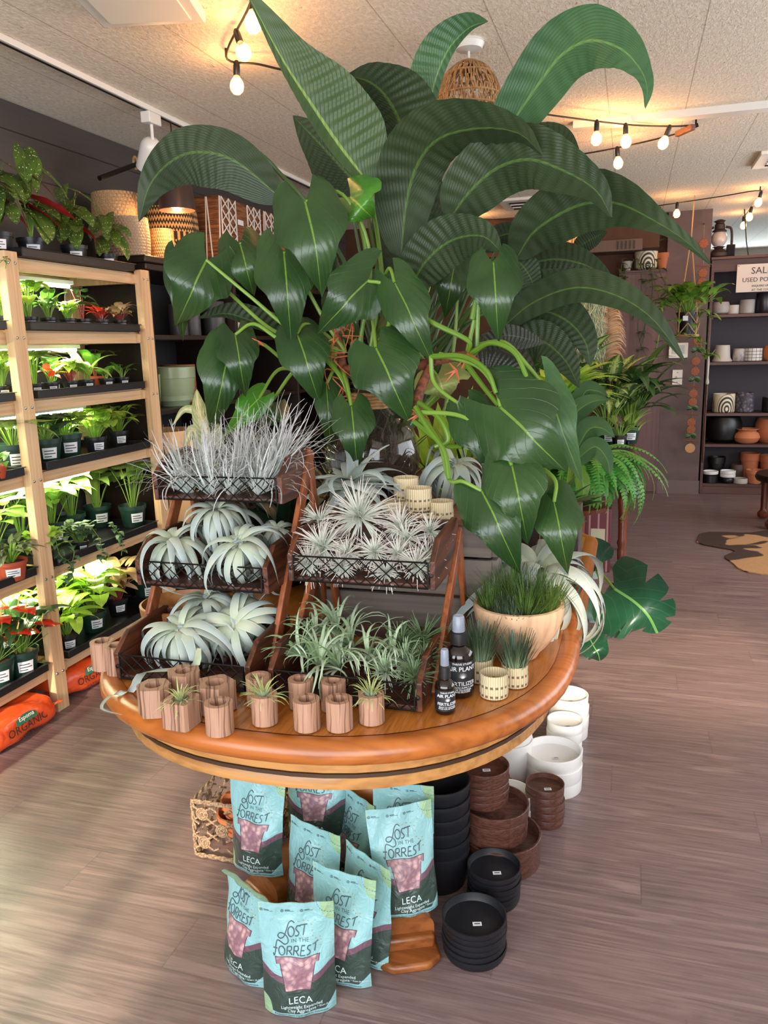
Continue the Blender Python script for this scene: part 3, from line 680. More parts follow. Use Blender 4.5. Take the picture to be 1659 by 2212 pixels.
rp(222, 5, LIME, 'umbrella-leaved lime plant standing tall at the back of the bottom rack level', xx=-2.6, **{**med, **sp}, H=.36, n=20, LL=.10, W=.026, seed=47, R0=.15)
rp(256, 5, PINKY, 'pink-leaved plant in a brown-filled pot on the bottom rack level', xx=-2.42, **{**med, **sp}, H=.18, n=22, LL=.11, W=.026, seed=48, R0=.13, stem=STEMR)
rp(318, 5, DARKG, 'dark plant in a tagged green pot at the right end of the bottom rack level', xx=-2.42, **{**big, **lv}, H=.12, n=16, LL=.08, W=.026, seed=49)
t = thing('trailing_vine', 'small green sprig hooked round the front post near the rack top', 'plant', onX(10, 570, -2.26)); vine(t, [onX(-8, 575, -2.262), onX(8, 560, -2.26), onX(14, 555, -2.26), onX(12, 580, -2.26)], MIDG, 4, .009, .03, 71)
# orange soil bags --------------------------------------------------------
ORG = M_('orange_film', .22); x, y, z = ORG.uv('Object'); n = ORG.noise(ORG.coord(), 14, 2); ORG.col(ORG.mix(n, hexc('d8431a'), hexc('e8602a'))).bump(n, .4, .02); ORG = ORG.m
OBG = flat('label_green', '2b6a4a', .4); OTX = flat('label_black', '30130c', .5); OWT = flat('label_white', 'e8e4da', .5)
def soilbag(label, p0, p1, hgt, w, seed, text=True, blue=False):
    p0, p1 = V(p0), V(p1); d = (p1-p0); L = d.length; d.normalize(); s = d.cross(V((0, 0, 1))).normalized(); t = thing('soil_bag', label, 'soil bag', (p0+p1)/2); r = random.Random(seed)
    ph = [r.uniform(0, 6) for _ in range(5)]
    def shell(u, v):
        e = 1-abs(2*u-1)**14; a = 2*pi*v; c_, s_ = cos(a), sin(a); k = 1/((abs(c_)**4+abs(s_)**4)**(1/4))
        wr = 1+.05*sin(9*u+ph[0]+3*a)+.04*sin(17*u+ph[1]+5*a); hh = hgt/2*(e**.5*.92+.02)*wr
        return p0+d*(L*u)+s*(c_*k*w/2*(.75+.25*e)*wr)*1.0+V((0, 0, hgt/2*.97+.004+s_*k*hh))+V((0, 0, .006*sin(7*u+ph[2])*sin(3*v*pi)))
    b = MB().grid(shell, 30, 24).build('bag_body', ORG, t, ang=60)
    for u0, sg in ((0, -1), (1, 1)):
        q = p0 if u0 == 0 else p1
        MB().grid(lambda u, v: q+d*sg*(.0+.035*u)+s*((v-.5)*w*(.8+.2*u))+V((0, 0, hgt*.48+.012*sin(v*14+seed)*u)), 4, 14).build('end_crimp', ORG, t, ang=60, solid=.001)
    if text:
        n = s if s.x > 0 else -s; o = (p0+p1)/2+n*(w/2*1.03)+V((0, 0, hgt*.5)); up = V((0, 0, 1)); dx = d if d.y > 0 else -d
        tilt = (up*.96-n*.2).normalized()
        def M(v_): q = o+dx*v_.x+tilt*v_.y; return q+n*(.004+v_.z)
        lb = MB().prism([(x_*.055, y_*.020+hgt*.26) for x_, y_ in ((-1, -.8), (1, -.8), (1.0, .3), (.8, .5), (.3, .9), (-.3, .9), (-.8, .5), (-1, .3))], .001, .002); lb.v = [M(V(q)) for q in lb.v]; lb = lb.build('brand_label', OBG, t, smooth=False)
        text_part('Espoma', .026, lambda v_: M(V((v_.x, v_.y+hgt*.24, v_.z+.003))), 'label_print', OWT, lb)
        text_part('ORGANIC', .046, lambda v_: M(V((v_.x, v_.y-.012, v_.z))), 'print', OTX, t); text_part('CACTUS MIX', .021, lambda v_: M(V((v_.x, v_.y-.04, v_.z))), 'print', OTX, t)
    return t
soilbag('orange soil bag lying on the floor at the left edge, front of the rack', (-2.32, 2.14, 0), (-2.32, 2.50, 0), .13, .20, 1)
soilbag('orange soil bag lying behind the front post, under the rack', (-2.40, 2.60, 0), (-2.34, 3.04, 0), .13, .2, 2)
soilbag('orange soil bag farthest back under the rack, beside the table', (-2.40, 3.14, 0), (-2.34, 3.55, 0), .14, .2, 3, False)
t = thing('blue_bag', 'blue and green printed bag lying under the rack behind the orange bags', 'bag', (-2.52, 2.55, 0)); MB().grid(lambda u, v: V((-2.42-.1*cos(2*pi*v), 2.35+.42*u, .035+.03*sin(2*pi*v)*(1-abs(2*u-1)**4)+.002)), 14, 12).build('bag_body', flat('pale_blue_film', '7d9cc4', .3), t)
# ================= CABINET, BASKETS, CERAMICS ALONG THE LEFT WALL =================
DKW = wood('dark_stained_wood', '27180f', '140c0a', 1, 1, .4, 18, .5, .1)
cab = thing('wall_cabinet', 'dark wooden open cabinet behind the pine rack with baskets on top', 'cabinet', (-2.5, 5, 0))
CX0, CX1, CY0, CY1 = -2.745, -2.30, 3.53, 7.2
MB().box(((CX0+CX1)/2-.0, (CY0+CY1)/2, 1.935), (CX1-CX0+.04, CY1-CY0+.05, .035)).box(((CX0+CX1)/2, (CY0+CY1)/2, 1.90), (CX1-CX0+.02, CY1-CY0+.02, .035)).build('top_board', DKW, cab, bevel=.006)
MB().box((CX0+.01, (CY0+CY1)/2, .94), (.02, CY1-CY0, 1.88)).build('back_panel', flat('black_panel', '0c0908', .7), cab, smooth=False)
for k in range(5): y = CY0+.02+k*(CY1-CY0-.04)/4; MB().box(((CX0+CX1)/2, y, .94), (CX1-CX0, .03, 1.88)).build('side_panel', DKW, cab, bevel=.002)
CS = [1.57, 1.19, .86, .5, .12]
for z in CS: MB().box(((CX0+CX1)/2+.005, (CY0+CY1)/2, z-.012), (CX1-CX0-.02, CY1-CY0-.04, .024)).build('shelf_board', DKW, cab, bevel=.002)
CERW = flat('white_ceramic', 'c9bcae', .4); CERG = M_('sage_glaze', .3).col(hexc('8d9c7b')).m; CREAM = flat('cream_ceramic', 'd6a873', .5); CERK = flat('charcoal_ceramic', '3d3b3f', .5); OCH = flat('ochre_ceramic', '9a5b28', .5)
def vessel(name, label, cat, c, prof_, mat, group=None, n=36, foot=None):
    o = MB().lathe([(r_, z_) for r_, z_ in prof_], c, n).build(name, mat, None, loc=c); tag(o, label, cat, group); return o
def cyl_prof(r, h, t=.006, rb=None): rb = rb or r; return [(rb*.94, 0), (rb, .006), (r, h-.003), (r-.002, h), (r-t, h-.001), (rb-t, .012), (0, .01)]
vessel('ceramic_planter', 'sage green glazed planter with a rim band, on the dark cabinet shelf', 'planter', (-2.45, 3.93, 1.19), [(.085, 0), (.09, .015), (.105, .03), (.12, .09), (.125, .15), (.128, .152), (.13, .21), (.125, .213), (.12, .2), (.11, .03), (0, .025)], CERG)
vessel('ceramic_planter', 'smaller pale green planter left of the sage planter, half hidden by the rack post', 'planter', (-2.47, 3.69, 1.19), [(.07, 0), (.075, .02), (.085, .18), (.08, .18), (.07, .03), (0, .02)], CERG)
vessel('ceramic_planter', 'ochre planter behind the sage planter on the dark cabinet shelf', 'planter', (-2.55, 4.16, 1.19), cyl_prof(.10, .22), OCH)
vessel('ceramic_planter', 'cream planter on the cabinet shelf behind the right rack post, upper of two', 'planter', (-2.42, 3.75, .862), [(.10, 0), (.115, .01), (.12, .10), (.165, .105), (.168, .21), (.16, .21), (.155, .12), (.11, .1), (0, .02)], CREAM)
vessel('ceramic_planter', 'round cream planter low on the cabinet behind the right rack post, lower of two', 'planter', (-2.42, 3.76, .502), [(.05, 0), (.10, .03), (.14, .10), (.155, .18), (.158, .25), (.15, .25), (.13, .1), (.05, .03), (0, .02)], CREAM)
for k, (yy, r_, h_, mt, lb) in enumerate(((4.36, .065, .20, CERK, 'dark grey cylinder vase beside the white planter on the upper cabinet shelf'), (4.58, .10, .19, CERW, 'white cylinder planter on the upper cabinet shelf'), (3.96, .05, .17, CERK, 'narrow dark vase on the upper cabinet shelf behind the rack post'), (4.10, .05, .17, CERK, 'second narrow dark vase on the upper cabinet shelf, nearer the white planter'))):
    vessel('vase' if r_ < .09 else 'ceramic_planter', lb, 'vase' if r_ < .09 else 'planter', (-2.40, yy, 1.57), cyl_prof(r_, h_), mt)
def coil_mat(name, a, b, rows, cols, mode=0):
    m = M_(name, .8); x, y, z = m.uv('UV'); zz = y*rows; row = zz.floor(); st = ((x*cols)+row*.5).frac()
    h = (zz.frac()*pi).sin(); k = (st*pi).sin(); n = m.noise(m.coord(), 60, 2)
    if mode == 0: c = m.mix((st > .55)*.7+n*.2, hexc(a), hexc(b))
    elif mode == 1:
        band = ((zz*.5).frac() > .5); zig = (((x*cols).frac()-.5).abs()*1.0+zz*.5).frac() > .5
        motif = (y > .165/.3*.3)*(y < .20)*1.0; dots = (((x*cols*.5).frac()-.5).abs() < .22)
        c = m.mix(zig, hexc(a), hexc(b)); c = m.mix((y*1.0 > .14)*(y < .185), c, m.mix(dots, hexc(b), hexc(a)))
    m.col(c).bump(h*k, .8, .008); return m.m
def basket(label, c, r, h, mat, name='woven_basket', bulge=.06, group=None):
    N = 14; P = [(0, .003), (r*.9, .0)]+[(r*(1+bulge*sin(pi*k/N)), h*k/N) for k in range(N+1)]+[(r*.95, h-.003), (r*.9, h*.3), (0, h*.3)]
    o = MB().lathe(P, c, 48).build(name, mat, None, loc=c); tag(o, label, 'basket', group); return o
JUTE = coil_mat('coiled_jute', 'd0a878', '9c7a58', 60, 36); JUTE2 = coil_mat('coiled_jute_grey', 'c2a482', '8a7d70', 70, 40); PAT = coil_mat('patterned_basket', 'c99a62', '2b2018', 55, 60, 1)
ZB = 1.9525
def yat(px_, xx, z):
    lo, hi = 1.6, 9.0
    for k in range(40):
        mid = (lo+hi)/2; d = V((xx, mid, z))-CAM; q = 829.5+FPX*d.dot(_R)/d.dot(_D)
        if q < px_: lo = mid
        else: hi = mid
    return (lo+hi)/2
def atB(px_, xx): return onX(px_, 545, xx).y
basket('tall coiled jute basket behind the begonias on the cabinet', (-2.56, yat(256, -2.56, ZB+.15), ZB), .118, .33, JUTE)
basket('medium grey-brown coiled basket in front of the tall one on the cabinet', (-2.42, yat(278, -2.42, ZB+.08), ZB), .100, .185, JUTE2)
basket('small coiled basket glowing under the dome lamp', (-2.40, yat(350, -2.40, ZB+.08), ZB), .062, .165, JUTE)
basket('wide basket with black zigzag pattern behind the dome lamp', (-2.54, yat(370, -2.54, ZB+.1), ZB), .155, .32, PAT)
def lattice(label, y0, y1, c):
    t = thing('lattice_basket', label, 'basket', (-2.5, (y0+y1)/2, ZB)); m = M_('brown_rope', .85); x, y, z = m.uv('Object'); n = m.noise(m.vec(x*6, y*6, z*90), 1, 3, .7); m.col(m.mix(n.ss(.3, .7), hexc('9a6238'), hexc('4f2c18'))).bump(n, .7, .01)
    h = .43; MB().box((-2.50, (y0+y1)/2, ZB+h/2), (.30, y1-y0, h)).build('body', m.m, t, bevel=.02)
    w_ = MB(); X0 = -2.345
    for (a, b) in ((y0+.02, y0+.20), (y1-.20, y1-.02)):
        for q in range(3): yy = a+(b-a)*q/2; w_.tube([(X0, yy, ZB+.01), (X0, yy, ZB+h-.01)], .005, 5)
        for k in range(6):
            z0 = ZB+.01+k*(h-.02)/6; z1 = z0+(h-.02)/6; ym = (a+b)/2
            for (ya, yb) in ((a, ym), (ym, b)): w_.tube([(X0+.003, ya, z0), (X0+.003, yb, z1)], .004, 5); w_.tube([(X0+.003, yb, z0), (X0+.003, ya, z1)], .004, 5)
    for k in range(7): yy = y0-.006; xx = -2.36-.045*k; w_.tube([(xx, yy, ZB+.01), (xx-.02 if k % 2 else xx+.02, yy, ZB+h-.01)], .0045, 5)
    w_.build('white_cord_lattice', flat('white_rope', 'd9cfc8', .7), t); return t
lattice('brown rope basket with white cord lattice, beside the dome lamp', 4.42, 4.98, 0)
lattice('brown rope basket with white lattice and a tag, behind the first lattice basket', 5.02, 5.60, 0)
tg = MB().box((-2.335, 4.66, ZB+.30), (.004, .07, .03)).build('hang_tag', TAG_, None, loc=(-2.335, 4.66, ZB+.30)); tag(tg, 'small white tag on the brown lattice basket', 'tag')
# ================= DISPLAY TABLE =================
OAKT = M_('oak_tabletop', .28, Coat_Weight=.25); x, y, z = OAKT.uv('Object')
dx_ = x+.66; dy_ = y-.62
ang = (dx_*3.2/(dy_.abs()+.35))            # wedge veneer near the rounded end
sec = (ang*1.3).floor(); 
gx = dx_*sec.sin()+dy_*1.0; 
n = OAKT.noise(OAKT.vec(x*70+sec*3, y*7+x*6*(sec.sin()), 0), 1, 4, .6, .5); n2 = OAKT.noise(OAKT.vec(x*260+sec*40, y*14+x*20*sec.sin(), 0), 1, 2)
c = OAKT.mix(n.ss(.35, .68)*.7+n2.ss(.4, .7)*.5, hexc('b06a2a'), hexc('743a14')); c = OAKT.mix(((sec*12.9).sin()*.5+.5)*.35, c, hexc('bd7630'))
OAKT.col(c).bump(n2, .08, .001)
OAKE = wood('oak_edge', 'a85f26', '824418', 0, .6, .3, 10, .25, .04); OAKP = wood('oak_apron', 'b58148', '7d5026', 0, .8, .4, 20, .5, .1)
TZ = .76; TCX = -.68; TY0 = 1.225; TY1 = 3.02; HW = .583
def tabout(off=0, n=28, corner=True):
    """outline: rounded near end, straight sides, clipped far corners"""
    a = HW+off; b = .60+off; P = []
    for i in range(n+1):
        t = pi+pi*i/n; c_, s_ = cos(t), sin(t)
        k = 2/2.25; P.append((TCX+a*math.copysign(abs(c_)**k, c_), 1.825+b*math.copysign(abs(s_)**k, s_)))
    P += [(TCX+a, 2.99+off*.4), (TCX+a-.16, 3.22+off), (TCX-a+.16, 3.22+off), (TCX-a, 2.99+off*.4)]
    return P
def loft(mb, levels, cap0=True, cap1=True):
    n = len(tabout()); vs = []; 
    for off, z in levels: vs += [(x, y, z) for x, y in tabout(off)]
    fs = [(j*n+i, j*n+(i+1) % n, (j+1)*n+(i+1) % n, (j+1)*n+i) for j in range(len(levels)-1) for i in range(n)]
    if cap0: fs.append(tuple(range(n))[::-1])
    if cap1: fs.append(tuple((len(levels)-1)*n+i for i in range(n)))
    mb.add(vs, fs)
table = thing('display_table', 'large honey oak pedestal table with a rounded end and thick moulded edge', 'table', (TCX, 1.9, 0))
m_ = MB(); loft(m_, [(-.075, TZ-.006), (-.046, TZ-.0012)]); m_.build('tabletop', OAKT.m, table, ang=30)
m_ = MB(); loft(m_, [(-.10, TZ-.052), (-.028, TZ-.052), (-.02, TZ-.048), (-.006, TZ-.040), (.0, TZ-.026), (-.003, TZ-.012), (-.012, TZ-.002), (-.022, TZ+.001), (-.040, TZ+.0005), (-.048, TZ-.0035)][:10], cap1=False); m_.build('edge_moulding', OAKE, table, ang=50)
m_ = MB(); loft(m_, [(-.075, TZ-.125), (-.055, TZ-.12), (-.055, TZ-.098), (-.060, TZ-.092), (-.060, TZ-.088), (-.052, TZ-.082), (-.052, TZ-.053)], cap1=False); ap = m_.build('apron', OAKP, table, ang=40)
m_ = MB(); loft(m_, [(-.062, TZ-.094), (-.0525, TZ-.094), (-.0525, TZ-.086), (-.062, TZ-.086)], False, False); m_.build('inlay_line', flat('dark_inlay', '3a2412', .5), ap)
MB().lathe([(.20, .56), (.2, .60), (.12, .62), (.10, .58), (.085, .52), (.12, .47), (.13, .42), (.10, .35), (.15, .28), (.17, .22), (.17, .10), (.12, .08), (0, .08)][::-1], (TCX, 2.05, 0), 32).build('pedestal', OAKE, table)
FOOTW = wood('dark_oak_foot', '9a5a2a', '683614', 0, .8, .35, 16, .5, .06)
def foot(ax, ay, ex, ey, lab=None):
    a = V((ax, ay, 0)); b = V((ex, ey, 0)); d = (b-a).normalized(); s = V((-d.y, d.x, 0)); L = (b-a).length
    mb = MB()
    def f(u, v):
        w_ = .058+.014*u; top = .15-.085*u; an = v*pi; 
        return a+d*(L*u)+s*(w_*cos(an)*-1*(abs(cos(an))**-.45 if abs(cos(an)) > .02 else 0))+V((0, 0, .03+top*sin(an)**.35))
    mb.grid(f, 14, 16); e_ = [f(1, i/16) for i in range(17)]; mb.add(e_, [tuple(range(17))]); mb.bar(a+V((0, 0, .026)), b+d*.02+V((0, 0, .026)), .14, .05)
    p = mb.prism([(-.09, -.078), (.05, -.078), (.075, -.045), (.075, .045), (.05, .078), (-.09, .078)], 0, .022, Matrix((d, s, V((0, 0, 1)))).transposed(), b).build('foot', FOOTW, table, bevel=.008, ang=50)
foot(TCX, 2.05, -.487, 1.64); foot(TCX, 2.05, -.905, 1.70); foot(TCX, 2.05, -.40, 2.45); foot(TCX, 2.05, -.93, 2.45)
# ================= TIERED STANDS =================
SW = wood('brown_stained_board', '5e2f19', '2f160c', 1, 1.2, .45, 30, .75, .3); SWX = wood('brown_stained_back', '552b1a', '2e150d', 0, 1.2, .45, 30, .75, .3); SWZ = wood('brown_stained_rail', '94502a', '5f3018', 2, 1.2, .45, 20, .5, .25)
def stand(label, x0, x1, tiers, ztop, ytop):
    t = thing('tiered_wooden_stand', label, 'display stand', ((x0+x1)/2, 1.55, TZ))
    # rails lean back
    yb = 1.505
    for xx in (x0-.002, x1+.002):
        a, b = V((xx, yb, TZ)), V((xx, ytop, ztop)); MB().bar(a, b, .013, .034, up=(0, 1, .6)).build('rail', SWZ, t, bevel=.003)
        MB().bar((xx, ytop-.01, ztop-.03), (xx, ytop+.07, TZ), .012, .03, up=(0, 1, .1)).build('back_leg', SWZ, t, bevel=.003)
    for (yf, zb, dep) in tiers:
        tr = MB().box(((x0+x1)/2, yf+dep/2, zb+.006), (x1-x0-.002, dep, .010)).build('tray_bottom', SWX, t, bevel=.001)
        sw = []
        for xx, sgn in ((x0+.005, -1), (x1-.005, 1)):
            poly = [(yf-.002, zb), (yf-.006, zb+.062), (yf+.045, zb+.102), (yf+dep-.02, zb+.112), (yf+dep, zb+.105), (yf+dep, zb)]
            Mx = Matrix(((0, 0, 1), (1, 0, 0), (0, 1, 0)))
            s_ = MB().prism(poly, -.006, .006, Mx, (xx, 0, 0)).build('side_panel', SW, tr, bevel=.0015)
        for zz in (zb+.03, zb+.085): MB().box(((x0+x1)/2, yf+dep-.006, zz), (x1-x0-.024, .010, .034)).build('back_slat', SWX, tr, bevel=.001)
        g = MB(); X0, X1 = x0+.014, x1-.014; Z0, Z1 = zb+.004, zb+.060; yy = yf-.006; r_ = .0016
        fr = [(X0, yy, Z0), (X1, yy, Z0), (X1, yy, Z1), (X0, yy, Z1), (X0, yy, Z0)]
        for a, b in zip(fr, fr[1:]): g.tube([a, b], r_*1.3, 6)
        k = 10; w_ = (X1-X0)/k; hh = Z1-Z0
        for dq in (1, -1):
            for j in range(-2, k+2):
                xa = X0+j*w_; xb = xa+w_*2.0
                # clip to frame
                pts = []
                za, zb_ = (Z0, Z1) if dq > 0 else (Z1, Z0)
                ta = max(0, (X0-xa)/(xb-xa)); tb = min(1, (X1-xa)/(xb-xa))
                if tb-ta > .05: g.tube([(xa+(xb-xa)*ta, yy+.0012*dq, za+(zb_-za)*ta), (xa+(xb-xa)*tb, yy+.0012*dq, za+(zb_-za)*tb)], r_*.8, 5)
        for xx in (X0-.006, X1+.006): g.tube([(xx+.004*cos(a*pi/4), yy-.001, zb+.032+.004*sin(a*pi/4)) for a in range(9)], .0013, 5)
        g.build('wire_front', BLKM, tr)
    return t
LX0, LX1, RX0, RX1 = -1.088, -.752, -.708, -.376
stand('three-tier dark wood stand with wire fronts, at the left of the table', LX0, LX1, [(1.42, .762, .21), (1.53, .949, .21), (1.63, 1.133, .17)], 1.235, 1.80)
stand('two-tier dark wood stand with wire fronts, in the middle of the table', RX0, RX1, [(1.42, .762, .21), (1.545, .978, .23)], 1.05, 1.79)
GREYW = wood('weathered_wood', '75695f', '4a423c', 0, .7, .8, 12, .5, .4)
t = thing('wooden_crate', 'weathered grey wooden crate standing behind the two-tier stand', 'crate', (-.50, 2.0, TZ))
for k in range(3): MB().box((-.53, 1.86, TZ+.055+k*.10), (.44, .018, .093)).build('front_board', GREYW, t, bevel=.003)
for k in range(3): MB().box((-.305, 2.03, TZ+.055+k*.10), (.018, .34, .093)).build('side_board', GREYW, t, bevel=.003)
for k in range(3): MB().box((-.755, 2.03, TZ+.055+k*.10), (.018, .34, .093)).build('side_board', GREYW, t, bevel=.003)
MB().box((-.53, 2.02, TZ+.296), (.47, .36, .014)).build('top_board', wood('crate_top', '8a5a38', '5b3620', 0, .8, .6, 20, .5, .2), t, bevel=.003)
MB().tube([(-.292, 1.95, TZ+.20), (-.27, 1.96, TZ+.17), (-.27, 2.04, TZ+.17), (-.292, 2.05, TZ+.20)], .004, 6, sm=12).build('handle', BLKM, t)
# ================= AIR PLANTS =================
def ribbon(mb, P, W, roll0=0, cup=.35, taper=1.0, side=None, nu=2):
    n = len(P)-1; vs = []; uvs = []
    for i in range(n+1):
        t = (P[min(i+1, n)]-P[max(i-1, 0)]).normalized(); s = i/n
        S = side-t*side.dot(t); S = S.normalized() if S.length > 1e-6 else V((1, 0, 0)); N = S.cross(t)
        a = roll0*s; S2 = S*cos(a)+N*sin(a); N2 = N*cos(a)-S*sin(a)
        w_ = W*(min(1, .35+s*2.6))*(max(0, 1-s**1.25))**1.0*taper+.0005
        for c in range(-nu, nu+1):
            v = c/nu; vs.append(P[i]+S2*w_*v+N2*(cup*w_*(1-v*v))); uvs.append((.5+.5*v, s))
    k = 2*nu+1
    mb.add(vs, [(i*k+c, i*k+c+1, (i+1)*k+c+1, (i+1)*k+c) for i in range(n) for c in range(2*nu)], uvs)
XER = M_('silver_ribbon_leaf', .62); x, y, z = XER.uv('UV'); n = XER.noise(XER.coord(), 30, 3); c = XER.mix(y.ss(.0, .55), hexc('a3ac8e'), hexc('8f9a98')); c = XER.mix(n.ss(.45, .7)*.35, c, hexc('b5aa8c')); e = ((x*2-1).abs()).ss(.75, 1.0); c = XER.mix(e*.4, c, hexc('c4cbb8')); XER.col(c).bump(n, .15, .002); XER = XER.m
WISP = M_('silver_wisp_leaf', .65); x, y, z = WISP.uv('UV'); c = WISP.mix(y.ss(0, 1.0), hexc('d3dcd4'), hexc('a9a6a6')); WISP.col(c); WISP = WISP.m
FUZZ = M_('white_fuzz_leaf', .8); x, y, z = FUZZ.uv('UV'); c = FUZZ.mix(y.ss(.2, 1.0), hexc('c0c8b8'), hexc('b3a8a2')); FUZZ.col(c); FUZZ = FUZZ.m
CAPG = M_('green_air_leaf', .5); x, y, z = CAPG.uv('UV'); n = CAPG.noise(CAPG.coord(), 12, 2); c = CAPG.mix(n.ss(.3, .7), hexc('6f8f5c'), hexc('a3ac98')); c = CAPG.mix(y.ss(.5, 1)*.3, c, hexc('7d9a70')); CAPG.col(c); CAPG = CAPG.m
CAPD = M_('dark_green_air_leaf', .5); x, y, z = CAPD.uv('UV'); c = CAPD.mix(y.ss(0, .7), hexc('6d7a55'), hexc('4b6340')); CAPD.col(c); CAPD = CAPD.m
MELG = M_('grassy_air_leaf', .4); x, y, z = MELG.uv('UV'); c = MELG.mix(y.ss(.1, .9), hexc('7c9a4c'), hexc('39521f')); MELG.col(c); MELG = MELG.m
MELD = M_('dark_grassy_air_leaf', .4); x, y, z = MELD.uv('UV'); c = MELD.mix(y.ss(.05, .9), hexc('8aa07c'), hexc('3a4a34')); MELD.col(c); MELD = MELD.m
def xero(label, c, Rr, seed, n=30, up=(0, 0, 1), curl=(3.0, 5.0), W=.0128, group=None, mat=None, el0=(.35, 1.4), Lk=(1.7, 2.7), roll=(-.8, .8)):
    r = random.Random(seed); c = V(c); mb = MB(); up = V(up).normalized(); q = V((0, 0, 1)).rotation_difference(up)
    n = int(n*2.1)
    for i in range(n):
        f = i/n; az = i*2.399+r.uniform(-.3, .3); e0 = el0[0]+(el0[1]-el0[0])*f+r.uniform(-.1, .1)
        L = Rr*r.uniform(*Lk)*(1-.15*f); cu = r.uniform(*curl)*(1.9 if i % 3 == 0 else 1); N = 22; P = [V((0, 0, 0))]; azr = r.uniform(-.9, .9)
        for k in range(N):
            s = (k+.5)/N; e = e0+.45-cu*s**.68; a = az+azr*s*s*2
            P.append(P[-1]+V((cos(a)*cos(e), sin(a)*cos(e), sin(e)))*(L/N))
        P = [q @ p + c for p in P]; S = q @ V((sin(az), -cos(az), 0))
        ribbon(mb, P, W*r.uniform(.75, 1.15)*Rr/.09, r.uniform(*roll)*.8, .22, 1, S)
    lo = min(v[2] for v in mb.v)
    o = mb.build('air_plant', mat or XER, None, ang=180, loc=c); tag(o, label, 'air plant', group); return o
def spiky(label, c, L, n, W, seed, mat, up=(0, 0, 1), el=(-.2, 1.5), bend=(.3, 1.1), N=6, group=None, azr=(0, 2*pi), wig=.0, name='air_plant', build=True, mb=None, cup=.3):
    r = random.Random(seed); own = mb is None; mb = mb or MB(); c = V(c); q = V((0, 0, 1)).rotation_difference(V(up).normalized())
    for i in range(n):
        az = r.uniform(*azr); e0 = r.uniform(*el); LL = L*r.uniform(.65, 1.1); b = r.uniform(*bend); P = [V((0, 0, 0))]; wa = r.uniform(-wig, wig); wp = r.uniform(0, 6)
        for k in range(N):
            s = (k+.5)/N; e = e0-b*s*s*1.4; a = az+wa*s*2+wig*.3*sin(5*s+wp)
            P.append(P[-1]+V((cos(a)*cos(e), sin(a)*cos(e), sin(e)))*(LL/N))
        S = q @ V((sin(az), -cos(az), 0)); ribbon(mb, [q @ p + c for p in P], W, 0, cup, 1, S, 1)
    if not own: return mb
    o = mb.build(name, mat, None, ang=180, loc=c); tag(o, label, 'air plant', group); return o
def P3(px_, py_, Y): return onY(px_, py_, Y)
# xerographica rosettes (centre pixel, depth, radius, tilt)
xero('large curly silver air plant, front left of the bottom tray, one strap on the table', P3(395, 1370, 1.50), .098, 1, 30, (-.05, -.35, 1))
xero('large curly silver air plant at the right of the bottom left tray, strongly coiled', P3(510, 1350, 1.54), .098, 2, 30, (.1, -.7, .6), curl=(3.4, 6))
xero('large curly silver air plant behind the other two in the bottom left tray', P3(450, 1305, 1.61), .085, 3, 26, (-.1, -.2, 1))
xero('curly silver air plant at the left of the middle left tray, by the wire front', P3(378, 1180, 1.60), .088, 4, 26, (-.1, -.3, 1))
xero('curly silver air plant topping the pile in the middle left tray', P3(470, 1115, 1.67), .088, 5, 28, (.0, -.2, 1))
xero('yellowish curly air plant spilling over the wire front of the middle left tray', P3(520, 1185, 1.57), .09, 6, 30, (.05, -.4, .9), curl=(3.2, 5.5), mat=XER)
xero('small curly silver air plant at the right rear of the middle left tray', P3(596, 1150, 1.70), .05, 7, 20, (.1, -.2, 1))
xero('large silver air plant with upright spread leaves behind the white spiky ones', P3(765, 1065, 1.90), .135, 8, 26, (-.05, -.2, 1), curl=(.9, 3.0), W=.014, Lk=(1.1, 1.7))
xero('coiled silver air plant on the crate under the drooping philodendron stem', P3(978, 1015, 2.10), .105, 9, 30, (.3, -.2, 1), curl=(3.6, 6))
xero('large pale curly air plant behind the carved bowl, leaves over the table edge', onY(1160, 1258, 1.98), .16, 10, 34, (.1, -.3, 1), W=.016, curl=(2.6, 4.6))
# long leaf strap from the front left plant onto the table edge
mb = MB(); Pp = catmull([P3(430, 1400, 1.43), P3(415, 1440, 1.395), V((-.99, 1.385, .80)), V((-1.01, 1.36, .768)), V((-1.04, 1.33, .766)), V((-1.02, 1.27, .766)), V((-.96, 1.255, .766))], 24)
# bind the strap to the front left air plant as its part
fl_ = [o for o in C.objects if o.get('label', '').startswith('large curly silver air plant, front left')][0]
ribbon(mb, Pp, .012, 0, .1, 1, V((.7, .7, .1))); mb.build('trailing_leaf', XER, fl_, ang=180)
# wispy ones in the top left tray
for k, (a, b, yy, L, nn, up) in enumerate(((415, 1072, 1.68, .185, 60, (-.35, -.1, 1)), (458, 1076, 1.67, .19, 62, (.0, -.1, 1)), (500, 1078, 1.68, .18, 60, (.25, -.1, 1)), (552, 1072, 1.68, .2, 66, (.45, 0, 1)), (440, 1050, 1.74, .17, 50, (.1, .1, 1)), (520, 1040, 1.74, .19, 60, (.2, .1, 1)), (585, 1040, 1.74, .22, 74, (.35, .05, 1)))):
    spiky(('wispy silver air plant at the far left of the top tray', 'wispy silver air plant second from left along the top wire front', 'wispy silver air plant third from left along the top wire front', 'wispy silver air plant at the right end of the top wire front', 'short wispy air plant at the back left of the top tray', 'wispy air plant at the back middle of the top tray', 'tallest wispy silver air plant, back right corner of the top tray')[k],
          P3(a, b, yy), L, int(nn*1.7), .0023, 100+k, WISP, up, (.75, 1.55), (-.9, 1.9), 12, wig=.4)
